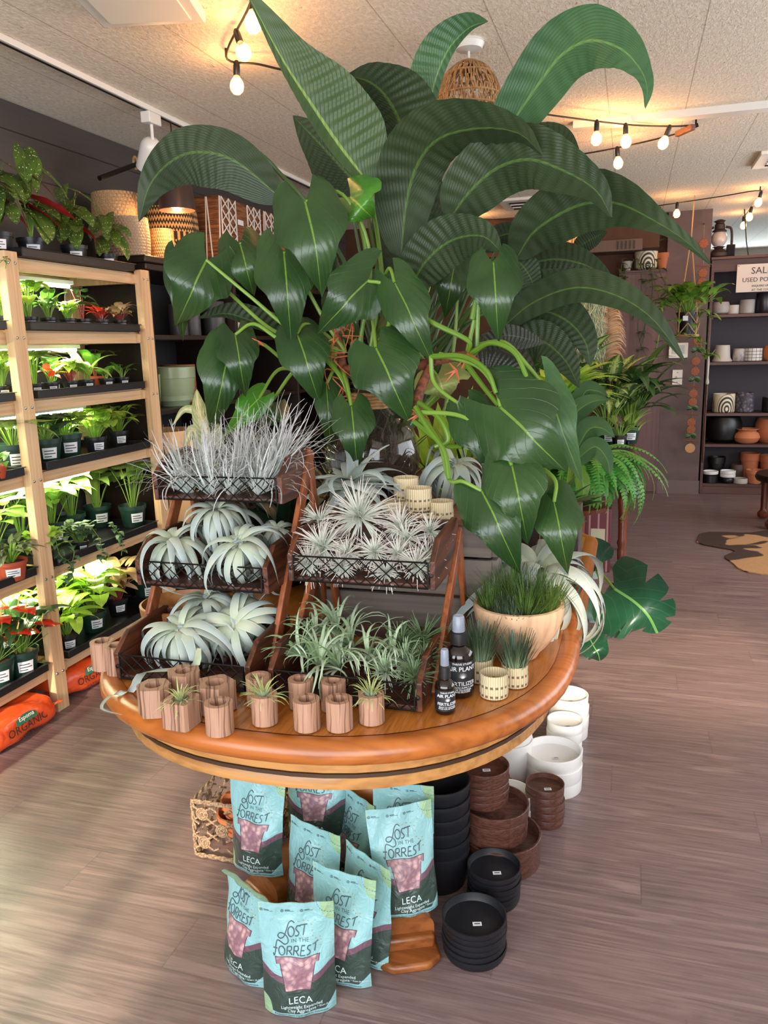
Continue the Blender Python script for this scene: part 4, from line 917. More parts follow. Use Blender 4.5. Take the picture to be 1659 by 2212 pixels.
# white spiky ones in the top tray of the two-tier stand
wh = [(780, 1120, 1.68, .10, 110, 'biggest white starburst air plant in the middle of the upper right tray'), (692, 1128, 1.70, .055, 60, 'white spiky air plant at the upper left of the white group, by the stand rail'), (868, 1140, 1.68, .062, 70, 'white spiky air plant just right of the big starburst'), (930, 1150, 1.70, .055, 60, 'white spiky air plant at the right rear of the upper right tray'),
      (700, 1185, 1.60, .075, 90, 'drooping white air plant at the left by the wire front'), (752, 1198, 1.60, .05, 60, 'white spiky air plant below the big starburst, left'), (810, 1195, 1.60, .055, 66, 'white spiky air plant below the big starburst, right'), (862, 1200, 1.60, .05, 60, 'greyish white air plant right of centre behind the wire'), (900, 1225, 1.58, .055, 60, 'white air plant near the right end of the wire front'), (925, 1200, 1.64, .05, 50, 'small white air plant tucked against the right side panel'),
      (740, 1225, 1.575, .05, 60, 'white air plant behind the wire front, left of middle'), (835, 1238, 1.575, .05, 60, 'white air plant behind the wire front, under the right starburst'), (670, 1220, 1.58, .06, 60, 'hanging white air plant in the left front corner of the upper right tray'), (880, 1165, 1.66, .06, 50, 'brownish white spiky air plant behind the front row, right side')]
for k, (a, b, yy, L, nn, lb) in enumerate(wh):
    spiky(lb, P3(a, b, yy), L, int(nn*1.6), .0015 if L > .09 else .0011, 200+k, FUZZ, (U(-.2, .2), -.75, .8), (-.35, 1.5), (.2, .9), 6, wig=.15)
# green ones in the bottom right tray
gr = [(650, 1415, 1.50, .15, 'green'), (690, 1440, 1.47, .14, 'green'), (735, 1445, 1.48, .15, 'green'), (760, 1400, 1.54, .15, 'green'), (800, 1430, 1.50, .13, 'green'), (680, 1380, 1.58, .15, 'dark'), (725, 1370, 1.60, .13, 'dark'), (850, 1420, 1.52, .10, 'green')]
nm = ['arching green air plant at the left end of the lower right tray', 'arching green air plant second from left, leaning over the wire', 'pinkish-based arching air plant in the middle of the lower right tray', 'arching air plant behind the middle ones in the lower right tray', 'arching grey-green air plant right of middle in the lower right tray', 'upright green air plant at the back left of the lower right tray', 'upright green air plant at the back middle of the lower right tray', 'pale arching air plant beside the fine-leaved ones in the lower right tray']
for k, (a, b, yy, L, kd) in enumerate(gr):
    spiky(nm[k], P3(a, b, yy), L, 24, .0045, 300+k, CAPG, (U(-.3, .3), -.2, 1), (.25, 1.45), (.9, 2.5), 10, wig=.5)
fn = [(868, 1395, 1.54, .06, CAPD, 'dark fine-leaved air plant at the upper right of the lower right tray'), (912, 1385, 1.57, .07, CAPD, 'fine green air plant in the back right corner of the lower right tray'), (880, 1430, 1.50, .055, CAPG, 'pale fine-leaved air plant at the right of the lower right tray'), (915, 1430, 1.51, .05, CAPD, 'small fine-leaved air plant against the right panel of the lower tray'), (835, 1455, 1.46, .055, CAPG, 'pale green tufted air plant behind the wire at lower right'), (895, 1465, 1.45, .055, CAPD, 'olive tufted air plant at the right end of the lower wire front')]
for k, (a, b, yy, L, mt, lb) in enumerate(fn): spiky(lb, P3(a, b, yy), L, 80, .0017, 330+k, mt, (U(-.3, .3), -.4, 1), (-.2, 1.5), (.1, .8), 6, wig=.15)
# ================= ZEBRA WOOD HOLDERS =================
ZEB = M_('zebra_wood', .6); x, y, z = ZEB.uv('Object'); o_ = ZEB.rnd()*9; dd = x*.83+y*.55; ee = y*.83-x*.55; n = ZEB.noise(ZEB.vec(dd*2, ee, z*.6), 12, 2)*.02; f = ZEB.noise(ZEB.vec((dd+n)*190+o_, ee*9, z*2), 1, 2, .6)
ff = f.ss(.50, .64); fine = ZEB.noise(ZEB.vec(x*300, y*300, z*12), 1, 2); c = ZEB.mix(fine, hexc('b0886f'), hexc('936b54')); c = ZEB.mix(ff*.85, c, hexc('583626')); ZEB.col(c).bump(ff, .05, .0005); ZEB = ZEB.m
HOLE = wood('hole_wood', '8f6048', '5b3828', 2, 1, .7)
def holder(label, px_, py_, shape='cyl', r=.0265, h=.064, rz=0, plant=None, z=TZ+.001, grp='zebra wood air plant holders', jit=0):
    p = onZ(px_, py_, z); d = V((p.x, p.y, 0)).normalized(); c = V((p.x, p.y, z))+d*(r*.85)
    n = {'cyl': 28, 'hex': 6, 'block': 4, 'tri': 5}[shape]; R_ = {'cyl': r, 'hex': r*1.25, 'block': r*1.42, 'tri': r*1.3}[shape]
    mb = MB(); k = 28; hr = r*.60; vs = []; fs = []
    def outer(a):
        if shape == 'cyl': return R_
        w_ = 2*pi/n; q = (a-rz) % w_-w_/2; return R_*cos(w_/2)/cos(q)
    rings = [(0, 0, 'o'), (0, h, 'o'), (0, h, 'i'), (0, h-.03, 'i')]
    for _, zz, kd in rings:
        for i in range(k):
            a = 2*pi*i/k; rr_ = outer(a)*(.985 if kd == 'o' and zz == 0 else 1) if kd == 'o' else hr; vs.append(c+V((rr_*cos(a), rr_*sin(a), zz)))
    for j in range(3):
        for i in range(k): fs.append((j*k+i, j*k+(i+1) % k, (j+1)*k+(i+1) % k, (j+1)*k+i))
    fs.append(tuple(range(k))[::-1]); fs.append(tuple(3*k+i for i in range(k)))
    o = MB().add(vs, fs).build('wooden_holder', ZEB, None, loc=c, ang=25); tag(o, label, 'air plant holder', grp)
    if plant: spiky(plant, c+V((0, 0, h-.010)), .056, 46, .0019, int(px_), CAPG if 0 else TUFT, (0, -.1, 1), (.05, 1.45), (.1, 1.2), 7, wig=.2)
TUFT = M_('pale_tuft_leaf', .5); x, y, z = TUFT.uv('UV'); c = TUFT.mix(y.ss(.05, .45), hexc('b9cfc6'), hexc('a3ab6c')); TUFT.col(c); TUFT = TUFT.m
holder('round zebra wood holder at the far left edge of the table', 227, 1450, 'cyl', 0.0275, .066)
holder('round zebra wood holder second from the left table edge, against the stand', 257, 1460, 'cyl', 0.0261, .066)
holder('six-sided zebra wood holder at the left of the front group', 338, 1549, 'hex', 0.0288, .060, .35)
holder('angular zebra wood holder behind the cube, below the wire front', 402, 1516, 'hex', 0.0301, .060, .1)
holder('zebra wood cube holder with an air plant in it', 396, 1577, 'block', 0.0288, .056, .75, 'small tufted air plant sitting in the cube holder')
holder('angular zebra wood holder between the cube and the round ones', 470, 1545, 'tri', 0.0328, .060, .4)
holder('round zebra wood holder frontmost on the table edge', 477, 1592, 'cyl', 0.0275, .061)
holder('round zebra wood holder half hidden behind the middle planted one', 562, 1530, 'cyl', 0.0261, .062)
holder('round zebra wood holder with an air plant, at the middle of the front row', 574, 1570, 'cyl', 0.0261, .060, 0, 'small tufted air plant in the middle round holder')
holder('round zebra wood holder in the second row, left of the pair', 653, 1535, 'cyl', 0.0261, .060)
holder('round zebra wood holder in the front row, left of the flat-sided one', 665, 1583, 'cyl', 0.0261, .060)
holder('round zebra wood holder in the second row, right of the pair', 722, 1540, 'cyl', 0.0261, .060)
holder('flat-sided zebra wood holder in the front row', 735, 1583, 'cyl', 0.0261, .060)
holder('round zebra wood holder with a spiky air plant, rightmost of the row', 804, 1568, 'cyl', 0.0255, .058, 0, 'spiky pale air plant in the rightmost holder')
# ================= BOTTLES =================
AMB = flat('dark_amber_glass', '120806', .08, 0, Coat_Weight=.5); LBLK = flat('black_label', '17181c', .5); LW = flat('label_lettering', 'dcdfe2', .5)
CAPM = M_('clear_plastic_cap', .12, 0, Alpha=.45).col(hexc('aab3c4')).m
def bottle(label, px_, py_, r, hb, seed, lines):
    p = onZ(px_, py_, TZ+.001); d = V((p.x, p.y, 0)).normalized(); c = V((p.x, p.y, TZ+.001))+d*r
    t = thing('spray_bottle', label, 'spray bottle', c)
    MB().lathe([(0, 0), (r*.9, 0), (r, .004), (r, hb*.80), (r*.93, hb*.88), (r*.6, hb*.96), (r*.45, hb), (r*.45, hb+.004)], c, 36).build('glass_body', AMB, t)
    MB().lathe([(r*.56, hb+.002), (r*.58, hb+.004), (r*.56, hb+.026), (r*.36, hb+.03), (r*.3, hb+.045), (0, hb+.046)], c, 28).build('collar', flat('collar_black', '1b1b1e', .4), t)
    MB().lathe([(r*.28, hb+.030), (r*.28, hb+.052), (r*.2, hb+.056), (0, hb+.056)], c, 20).build('nozzle', flat('nozzle_grey', '5a5f6c', .4), t)
    MB().lathe([(r*.43, hb+.027), (r*.39, hb+.058), (r*.34, hb+.062), (0, hb+.062)], c, 28).build('cap', CAPM, t)
    a0 = atan2(-d.y, -d.x)
    def cylm(v_): an = a0+.25+(v_.x)/(r*1.01); rr = r*1.012+v_.z; return c+V((rr*cos(an), rr*sin(an), v_.y))
    lb = MB().grid(lambda u, v: cylm(V(((u-.5)*r*4.6, hb*(.12+.62*v), 0))), 30, 2).build('label', LBLK, t)
    for s_, sz, yy, xo in lines: text_part(s_, sz, lambda v_: cylm(V((v_.x+xo, v_.y+yy*hb, v_.z+.0004))), 'lettering', LW, lb, ext=.0002)
    pl = MB()
    for k in range(11):
        a = -1.3+k*.26; q = V((sin(a)*r*.34, cos(a)*r*.5+.0, 0)); pl.add([cylm(V((-.0006+q.x*.1, hb*.42, .0006))), cylm(V((.0006+q.x*.1, hb*.42, .0006))), cylm(V((q.x+q.y*.0, hb*.42+q.y*.9, .0006)))], [(0, 1, 2)])
    pl.build('plant_emblem', LW, lb, smooth=False)
bottle('tall dark amber spray bottle of air plant fertilizer', 992, 1511, .0315, .110, 1, [('THRIVE STUDIO', .0062, .68, 0), ('AIR PLANT', .0135, .56, 0), ('FERTILIZER', .0125, .27, 0), ('3 MONTH SUPPLY | 8OZ', .0052, .215, 0), ('FOR TILLANDSIA', .0052, .17, 0), ('AND BLOOMS', .0052, .13, 0)])
bottle('small dark amber spray bottle in front of the tall one', 962, 1546, .0205, .070, 2, [('THRIVE STUDIO', .0042, .66, 0), ('AIR PLANT', .0092, .54, 0), ('FERTILIZER', .0088, .30, 0), ('READY TO USE PLANT', .0036, .23, 0), ('FOOD FOR AIR PLANTS', .0036, .18, 0)])
# ================= WOVEN CUFFS AND BOWLS =================
CUFF = M_('woven_reed', .7); x, y, z = CUFF.uv('UV'); q = (x*34).frac(); n = CUFF.noise(CUFF.vec((x*34).floor(), 0, 0), 3, 0); c = CUFF.mix(n, hexc('dccca8'), hexc('b9a27a')); c = CUFF.mix((q < .1)*.6, c, hexc('8f7546'))
bd = ((y-.026).abs() < .0026).max(((y-.0065).abs() < .0026)); c = CUFF.mix(bd*(((x*17).frac() > .45))*.85, c, hexc('4a3820')); CUFF.col(c).bump((q*pi).sin()-bd*.6, .7, .002); CUFF = CUFF.m
def cuff(label, c, r=.030, h=.050, plant=None, up=None, tilt=0, grp='woven reed cuffs'):
    c = V(c); Mx = Matrix.Rotation(tilt, 3, 'X')
    o = MB().lathe([(r*.96, 0), (r, .004), (r*1.01, h*.45), (r*1.0, h*.55), (r*.97, h*.72), (r*1.0, h), (r*.93, h+.0005), (r*.9, h*.7), (r*.9, .002), (r*.96, 0)], c, 36, Mx).build('woven_cuff', CUFF, None, loc=c); tag(o, label, 'woven cuff', grp)
    return o
def tc(px_, py_, r=.030, z=TZ+.001): p = onZ(px_, py_, z); d = V((p.x, p.y, 0)).normalized(); return V((p.x, p.y, z))+d*r
cuff('empty woven reed cuff at the front right of the table', tc(1067, 1514))
c2 = tc(1112, 1489, .028); cuff('woven reed cuff at right holding a dark grassy air plant', c2, .0285, .046)
c3 = tc(1037, 1478, .028); cuff('woven reed cuff holding a tall grassy air plant, behind the spray bottle', c3, .0285, .05)
def grass(label, c, L, n, seed, mat, rb=.008, el=(1.15, 1.57), group=None, W=.0016):
    r = random.Random(seed); mb = MB(); c = V(c)
    for i in range(n):
        a = r.uniform(0, 2*pi); q = rb*sqrt(r.random()); b0 = c+V((cos(a)*q, sin(a)*q, 0)); e = r.uniform(*el); Lq = L*r.uniform(.7, 1.1); az = a+r.uniform(-.5, .5)
        P = [b0]
        for k in range(4): ee = e-.25*(k/4); P.append(P[-1]+V((cos(az)*cos(ee), sin(az)*cos(ee), sin(ee)))*(Lq/4))
        ribbon(mb, P, W, 0, .3, 1, V((sin(az), -cos(az), 0)), 1)
    o = mb.build('air_plant', mat, None, ang=180, loc=c); tag(o, label, 'air plant', group); return o
grass('dark grassy air plant in the right woven cuff', c2+V((0, 0, .015)), .098, 200, 1, MELD, .017)
grass('tall grassy air plant in the cuff behind the spray bottle', c3+V((0, 0, .015)), .118, 200, 2, MELD, .017)
for k, (a, b, yy, lb) in enumerate(((905, 1092, 1.84, 'woven reed cuff standing on top of the others behind the white air plants'), (878, 1068, 1.90, 'woven reed cuff behind the upright one, on the crate'), (952, 1120, 1.86, 'woven reed cuff at the right of the stacked cuffs'), (912, 1122, 1.82, 'woven reed cuff lying under the upright one'), (855, 1118, 1.86, 'woven reed cuff low at the left of the stacked cuffs'))):
    cuff(lb, P3(a, b+8, yy), .032, .054 if k != 3 else .03)
BOWLW = wood('carved_bowl_wood', 'd0ab88', 'a97e5c', 2, .6, .55, 12, .4, .1)
bc = onZ(1100, 1452, TZ+.001); bc = V((-.232, 1.765, TZ+.001)); 
rb_ = .1045; bp = [(.043, 0), (.046, .004), (.052, .014), (.070, .034), (.090, .062), (.1015, .092), (.1045, .118), (.1035, .130), (.096, .131), (.094, .118), (.084, .07), (.05, .035), (0, .03)]
t = thing('carved_wooden_bowl', 'large carved pale wooden bowl full of grassy air plants', 'bowl', bc)
mb = MB().lathe(bp, bc, 72); vs = []
for v_ in mb.v:
    v_ = V(v_); q = v_-bc; a = atan2(q.y, q.x); rr_ = sqrt(q.x**2+q.y**2)
    if .012 < q.z < .116 and rr_ > rb_*.40*(1 if q.z > .02 else 0) and abs(rr_-0) > .03: rr2 = rr_*(1-.035*abs(sin(a*12+q.z*30))*(.6+.4*sin(q.z*260+a*3))); v_ = bc+V((cos(a)*rr2, sin(a)*rr2, q.z))
    vs.append(tuple(v_))
mb.v = vs; mb.build('bowl_body', BOWLW, t, ang=60)
gm = [MELG, MELG, MELD, MELG, MELG, MELD, MELG]
for k, (dx, dy, L, lb) in enumerate(((-.048, -.005, .075, 'grassy air plant at the left rim of the carved bowl'), (-.02, .03, .10, 'tallest grassy air plant at the back left of the carved bowl'), (-.02, -.035, .055, 'short dark grassy air plant at the front left of the carved bowl'), (.018, -.025, .085, 'bright grassy air plant at the front of the carved bowl'), (.022, .035, .09, 'grassy air plant at the back right of the carved bowl'), (.0, -.05, .05, 'short grassy air plant at the front rim of the carved bowl'), (.05, .01, .08, 'grassy air plant at the right rim of the carved bowl'))):
    grass(lb, bc+V((dx*1.3, dy*1.3, .095)), L*1.2, 170, 20+k, gm[k], .018, (.8, 1.57))
lb_ = V((-1.085, 1.70, TZ+.001))
t = thing('wooden_bowl', 'smooth brown wooden bowl at the left, half behind the stand', 'bowl', lb_)
MB().lathe([(.05, 0), (.065, .004), (.09, .03), (.102, .06), (.105, .092), (.099, .094), (.094, .06), (.06, .02), (0, .015)], lb_, 48).build('bowl_body', wood('bowl_wood', 'a8713c', '7f4e26', 0, .8, .4, 16, .4, .05), t, ang=60)
spiky('small fine air plant inside the smooth brown bowl', lb_+V((.02, .0, .05)), .05, 50, .0015, 61, CAPG, (0, -.1, 1), (.1, 1.4), (.1, .7), 5)
spiky('second small fine air plant inside the smooth brown bowl, lower', lb_+V((-.02, -.02, .04)), .045, 40, .0015, 62, CAPG, (0, -.3, 1), (.1, 1.4), (.1, .7), 5)
# glass globe ------------------------------------------------------------
GL = bpy.data.materials.new('smoked_glass'); GL.use_nodes = True; b_ = GL.node_tree.nodes['Principled BSDF']; b_.inputs['Base Color'].default_value = (.03, .022, .016, 1); b_.inputs['Roughness'].default_value = .06; b_.inputs['Alpha'].default_value = .55; b_.inputs['Coat Weight'].default_value = 1
gc = P3(803, 985, 2.16); gz = gc.z
t = thing('glass_globe_vase', 'dark glass globe vase with jute rope neck, under the drooping leaves', 'glass vase', (gc.x, gc.y, gz-.13))
mb = MB().lathe([(.0, -.13), (.06, -.128), (.11, -.09), (.135, -.03), (.138, .02), (.125, .07), (.09, .115), (.05, .14), (.05, .19), (.056, .195)], gc, 48); mb.v = [tuple(V(q)+(V(q)-gc).normalized()*.0022*sin(V(q).x*160)*sin(V(q).z*150)) for q in mb.v]; mb.build('globe', GL, t, ang=80)
for k in range(5): MB().tube([gc+V((.054*cos(a*pi/10), .054*sin(a*pi/10), .142+k*.009+.001*sin(a*3))) for a in range(21)], .0052, 6).build('rope', WICK, t)
mb = MB(); r = random.Random(3)
for k in range(90):
    p = gc+V((r.gauss(0, .045), r.gauss(0, .045), r.uniform(-.09, .08))); mb.tube([p, p+V((r.gauss(0, .03), r.gauss(0, .03), r.gauss(0, .03))), p+V((r.gauss(0, .04), r.gauss(0, .04), r.gauss(0, .04)))], .0008, 3, False, 5)
o = mb.build('root_fibres', flat('root_brown', '5a3418', .8), t); o['kind'] = 'stuff'
MB().lathe([(0, -.122), (.055, -.12), (.10, -.085), (.12, -.045), (.08, -.035), (0, -.03)], gc, 24).build('soil', SOIL, t)
MB().box((gc.x, gc.y, (gz-.13+TZ)/2), (.26, .26, gz-.13-TZ-.002)).build('pedestal_block', GREYW, None)
o = C.objects[-1]; o.name = 'wooden_riser'; tag(o, 'wooden riser block under the dark glass globe', 'riser')

t = thing('wooden_box', 'dark plank box standing behind the curly air plant at the right of the table', 'box', (-.22, 2.42, TZ)); DPW = wood('dark_plank', '4a3530', '2e201e', 0, .8, .7, 20, .6, .3)
for k in range(2): MB().box((-.25, 2.30, TZ+.06+k*.115), (.24, .018, .11)).build('front_plank', DPW, t, bevel=.003)
for xx in (-.362, -.138):
    for k in range(2): MB().box((xx, 2.40, TZ+.06+k*.115), (.016, .18, .11)).build('side_plank', DPW, t, bevel=.003)
MB().box((-.25, 2.40, TZ+.01), (.21, .17, .012)).build('bottom_board', DPW, t, smooth=False)
MB().tube([(-.24, 2.288, TZ+.23), (-.24, 2.287, TZ+.12), (-.238, 2.286, TZ+.01)], .0014, 4).build('string', CUFF, t)
# ================= HERO PLANTS ON THE TABLE =================
SPATH = leafmat('peace_lily_leaf', '27381f', '334326', '667a3a', 24, slope=.42, vw=.22, vs=.10, rough=.54, mid='557534', bump=.55, trans=.16, mott=2, midw=.045)
SPATHL = leafmat('bright_peace_lily_leaf', '3c6240', '4b7248', '7ba45c', 24, slope=.42, vw=.22, vs=.10, rough=.48, mid='7ea55a', bump=.6, trans=.22, mott=2, midw=.045)
PHIL = leafmat('philodendron_leaf', '203a1b', '2e4b22', '5c7e2c', 6.5, slope=.5, vw=.06, vs=.35, rough=.33, mid='7a9f3a', bump=.5, coat=.12, trans=.10, mott=2, midw=.028)
PHILB = leafmat('bright_philodendron_leaf', '3f7a24', '4f8c2c', '8ab84a', 6.5, slope=.5, vw=.06, vs=.4, rough=.25, mid='a4cc50', coat=.3, trans=.25, mott=2)
PHILY = leafmat('yellowing_leaf', '9aa85c', 'b3b878', 'd0d49a', 6.5, slope=.5, vw=.06, vs=.5, rough=.4, mid='d5dca0', trans=.3, mott=2)
BURG = leafmat('dark_grey_leaf', '2c3028', '3b3a33', '6a655c', 18, slope=.42, vw=.3, vs=.25, rough=.3, mid='55604a')
VIEW = lambda p: (V(p)-CAM).normalized()
def hleaf(name, t, pts, wl, wr, mat, kind='lance', roll=0, roll1=None, fold=.12, lobe=0, rip=0, rf=12, slope=.42, wav=0, cup=0, nu=8, nv=34, ph=0, petiole=None, pr=.004, pmat=None, tilt=0, hang=False):
    """pts (px, py, depth Y) of the midrib from stalk to tip; widths in px; roll turns the blade about its midrib"""
    P = [onY(*q) for q in pts]; k = pxm(P[len(P)//2])
    C_ = catmull(P, nv); S = []
    for i in range(nv+1):
        T = (C_[min(i+1, nv)]-C_[max(i-1, 0)]).normalized(); v = VIEW(C_[i]); s = T.cross(v).normalized(); n_ = s.cross(T)
        a = roll+((roll1-roll)*i/nv if roll1 is not None else 0)
        S.append(s*cos(a)+n_*sin(a))
    # s points to the image right of the travel direction
    mb = MB(); leafmesh(mb, C_, S, wr*k, wl*k, kind, lobe, fold, nu, nv, rip, rf, slope, wav, ph, cup)
    o = mb.build(name, mat, t, ang=180)
    if petiole:
        pp = [onY(*q) for q in petiole]; MB().tube(pp, [pr*1.5, pr], 8, False, 18).build('stalk', pmat or STEM, o)
    return o
def LB(px_, py_, Y): return (px_, py_, Y)
sp_ = thing('peace_lily', 'giant peace lily with broad ribbed leaves towering over the table', 'plant', (-.62, 2.40, TZ))
MB().lathe([(.08, 0), (.10, .01), (.13, .16), (.135, .2), (.12, .2), (.11, .17), (0, .165)], (-.60, 2.42, TZ), 36).build('pot', CERK, sp_)
B = (850, 800, 2.40)
def S_(pts, wl, wr, mat=SPATH, pet=None, **k):
    k.setdefault('rip', .0032); k.setdefault('nv', 72); k.setdefault('rf', 17); k.setdefault('fold', .16); k.setdefault('wav', .02)
    q = pts[0]; pet = pet or [(840+ (q[0]-840)*.1, 820, 2.38), ((q[0]+850)/2, (q[1]+780)/2, 2.38), q]
    return hleaf('leaf', sp_, pts, wl, wr, mat, petiole=pet, pr=.006, pmat=STEMD if mat is SPATH else STEM, **k)
S_([(800, 402, 2.25), (735, 320, 2.2), (675, 232, 2.15), (610, 130, 2.1), (525, -30, 2.05)], 26, 112, leafmat('olive_peace_lily_leaf', '39502c', '465c32', '6d8a40', 24, slope=.42, vw=.22, vs=.12, rough=.5, mid='86a845', bump=.5, trans=.2, mott=2, midw=.05), roll=.35, fold=.25)
S_([(785, 415, 2.55), (745, 370, 2.55), (690, 310, 2.55), (632, 250, 2.55)], 72, 66, roll=.2)
S_([(612, 432, 2.2), (512, 350, 2.15), (434, 328, 2.1), (375, 345, 2.05), (325, 398, 2.0), (300, 480, 2.0)], 72, 56, roll=-.15, roll1=.1, fold=.18, pet=[(820, 800, 2.3), (740, 560, 2.25), (640, 450, 2.2), (590, 418, 2.2)])
S_([(560, 340, 2.25), (505, 305, 2.25), (440, 290, 2.2), (378, 315, 2.15)], 40, 16, roll=.8, fold=-.2, pet=[(800, 800, 2.4), (700, 500, 2.3), (600, 370, 2.28), (560, 330, 2.25)])
S_([(900, 400, 2.5), (872, 290, 2.48), (842, 222, 2.42), (802, 180, 2.36), (748, 162, 2.3)], 76, 92, roll=.1, roll1=.6)
S_([(880, 600, 2.45), (890, 500, 2.47), (895, 400, 2.5), (880, 250, 2.5)], 90, 92, roll=0)
S_([(866, 560, 2.25), (878, 440, 2.22), (903, 355, 2.18), (950, 300, 2.12), (1035, 278, 2.05), (1118, 288, 2.0), (1172, 335, 1.97)], 84, 74, roll=0, roll1=-1.0, fold=.25)
S_([(968, 480, 2.2), (1010, 420, 2.16), (1070, 366, 2.12), (1140, 345, 2.06), (1215, 368, 2.02), (1285, 410, 1.98), (1322, 470, 1.96)], 78, 70, roll=.05, roll1=-.5)
S_([(1062, 345, 2.6), (1105, 268, 2.55), (1165, 180, 2.5), (1215, 118, 2.45), (1275, 88, 2.38), (1340, 105, 2.3), (1382, 148, 2.25), (1398, 190, 2.22), (1394, 236, 2.2)], 74, 64, SPATHL, roll=-.1, roll1=.2, kind='tail', pet=[(870, 800, 2.5), (960, 520, 2.6), (1060, 335, 2.6)])
S_([(925, 268, 2.6), (938, 185, 2.6), (968, 110, 2.58), (1012, 62, 2.55), (1054, 46, 2.5)], 60, 14, SPATHL, roll=-.1, fold=.1, pet=[(860, 800, 2.5), (900, 500, 2.6), (937, 262, 2.6)])
S_([(1090, 350, 2.4), (1150, 310, 2.38), (1205, 295, 2.35), (1251, 322, 2.3)], 38, 40, roll=.3)
S_([(1115, 560, 2.3), (1150, 505, 2.26), (1205, 465, 2.2), (1265, 440, 2.15), (1335, 440, 2.1), (1410, 475, 2.02), (1480, 520, 1.98), (1538, 573, 1.95)], 72, 66, kind='tail', roll=0, roll1=-.3, fold=.2, pet=[(890, 830, 2.4), (1000, 690, 2.35), (1115, 560, 2.3)])
S_([(1130, 572, 2.5), (1200, 560, 2.48), (1270, 575, 2.45), (1335, 622, 2.4)], 40, 46, roll=.2, pet=[(890, 830, 2.45), (1010, 700, 2.5), (1130, 572, 2.5)])
S_([(1080, 712, 2.3), (1150, 655, 2.25), (1240, 622, 2.18), (1330, 638, 2.1), (1410, 690, 2.04), (1482, 785, 2.0)], 44, 34, roll=.3, roll1=-.3, fold=.3, pet=[(900, 850, 2.4), (1000, 790, 2.35), (1080, 712, 2.3)])
S_([(1085, 660, 2.35), (1130, 620, 2.33), (1200, 596, 2.3), (1285, 602, 2.26)], 30, 26, roll=.6)
S_([(1095, 700, 2.4), (1160, 672, 2.38), (1220, 690, 2.34), (1262, 735, 2.3), (1276, 792, 2.28)], 52, 44, roll=.1, pet=[(900, 860, 2.4), (1000, 790, 2.4), (1095, 700, 2.4)])
S_([(1105, 745, 2.33), (1165, 735, 2.3), (1218, 775, 2.26), (1252, 838, 2.22)], 44, 46, roll=-.1, pet=[(900, 870, 2.4), (1000, 800, 2.38), (1105, 745, 2.33)])
S_([(885, 625, 2.2), (920, 565, 2.16), (975, 520, 2.12), (1040, 510, 2.06), (1085, 545, 2.02)], 60, 56, roll=.1, roll1=-.3)
S_([(1090, 545, 2.35), (1125, 570, 2.32), (1148, 605, 2.3), (1156, 645, 2.28)], 32, 30)
S_([(1040, 540, 2.6), (1080, 510, 2.6), (1125, 505, 2.58), (1160, 525, 2.55)], 26, 28)
S_([(1240, 540, 2.6), (1280, 515, 2.58), (1312, 500, 2.55)], 22, 20, pet=[(1120, 560, 2.5), (1180, 550, 2.6), (1240, 540, 2.6)])
S_([(640, 730, 2.2), (560, 700, 2.15), (490, 678, 2.1), (428, 688, 2.05)], 16, 36, roll=.5, pet=[(800, 850, 2.3), (720, 780, 2.25), (640, 730, 2.2)])
S_([(1040, 745, 2.15), (1090, 725, 2.12), (1140, 732, 2.1), (1176, 742, 2.08)], 24, 30, BURG, pet=[(900, 900, 2.3), (980, 820, 2.2), (1040, 745, 2.15)])
S_([(1000, 770, 2.25), (1060, 752, 2.22), (1120, 775, 2.18), (1165, 835, 2.14)], 38, 50, BURG, roll=.3, pet=[(900, 900, 2.3), (950, 840, 2.28), (1000, 770, 2.25)])
# heaped stalks of the clump
mb = MB(); r = random.Random(9)
for k in range(26):
    x_ = 760+k*13+r.uniform(-8, 8); mb.tube([onY(820+(x_-900)*.3, 960, 2.42+r.uniform(-.1, .1)), onY((x_+860)/2, 760, 2.45+r.uniform(-.12, .1)), onY(x_, 470+r.uniform(0, 120), 2.5)], [.008, .005], 7, False, 10)
mb.build('stalks', STEMD, sp_)
# ---- philodendron ----
ph_ = thing('philodendron', 'glossy heart-leaved philodendron sprawling over the table in front of the peace lily', 'plant', (-.66, 2.18, TZ))
def P_(att, tip, w, Y, pet=None, mat=PHIL, w2=None, lobe=.26, kind='heart', roll=0, bend=0, **k):
    ax, ay = att; tx, ty = tip; mx, my = (ax+tx)/2+bend, (ay+ty)/2
    Ya = Y; pts = [(ax, ay, Ya), (ax+(mx-ax)*.6+(0), ay+(my-ay)*.55, Ya-.045), (mx, my, Ya-.055), (mx+(tx-mx)*.5+bend*.1, my+(ty-my)*.5, Ya-.03), (tx, ty, Ya+.02)]
    pet = pet or [(760, 800, 2.2), ((ax+740)/2, (ay+760)/2-40, 2.12), (ax, ay-6, Ya+.01), (ax, ay, Ya)]
    k.setdefault('rip', .0028)
    return hleaf('leaf', ph_, pts, w*1.07, (w2 or w)*1.07, mat, kind, roll, lobe=lobe*1.18, rf=6.5, slope=.5, wav=k.pop('wav', .05), petiole=pet, pr=.0042, fold=k.pop('fold', -.16), cup=k.pop('cup', .42), **k)
T1 = (745, 760, 2.12)
P_((659, 436), (694, 640), 76, 1.98, [(770, 780, 2.15), (800, 560, 2.12), (740, 420, 2.08), (659, 436, 1.98)], bend=6, lobe=.27, ph=1)
P_((613, 544), (630, 748), 62, 2.02, [T1, (700, 690, 2.08), (650, 600, 2.06), (613, 544, 2.02)], lobe=.25, ph=2)
P_((446, 562), (380, 706), 72, 1.98, [T1, (640, 720, 2.05), (540, 640, 2.0), (446, 562, 1.98)], lobe=.26, ph=3)
P_((388, 560), (396, 738), 34, 2.04, [T1, (600, 720, 2.1), (480, 620, 2.08), (388, 560, 2.04)], lobe=.22, ph=4)
P_((794, 607), (683, 724), 62, 2.0, [(800, 760, 2.1), (840, 700, 2.05), (830, 620, 2.02), (794, 607, 2.0)], lobe=.33, ph=5)
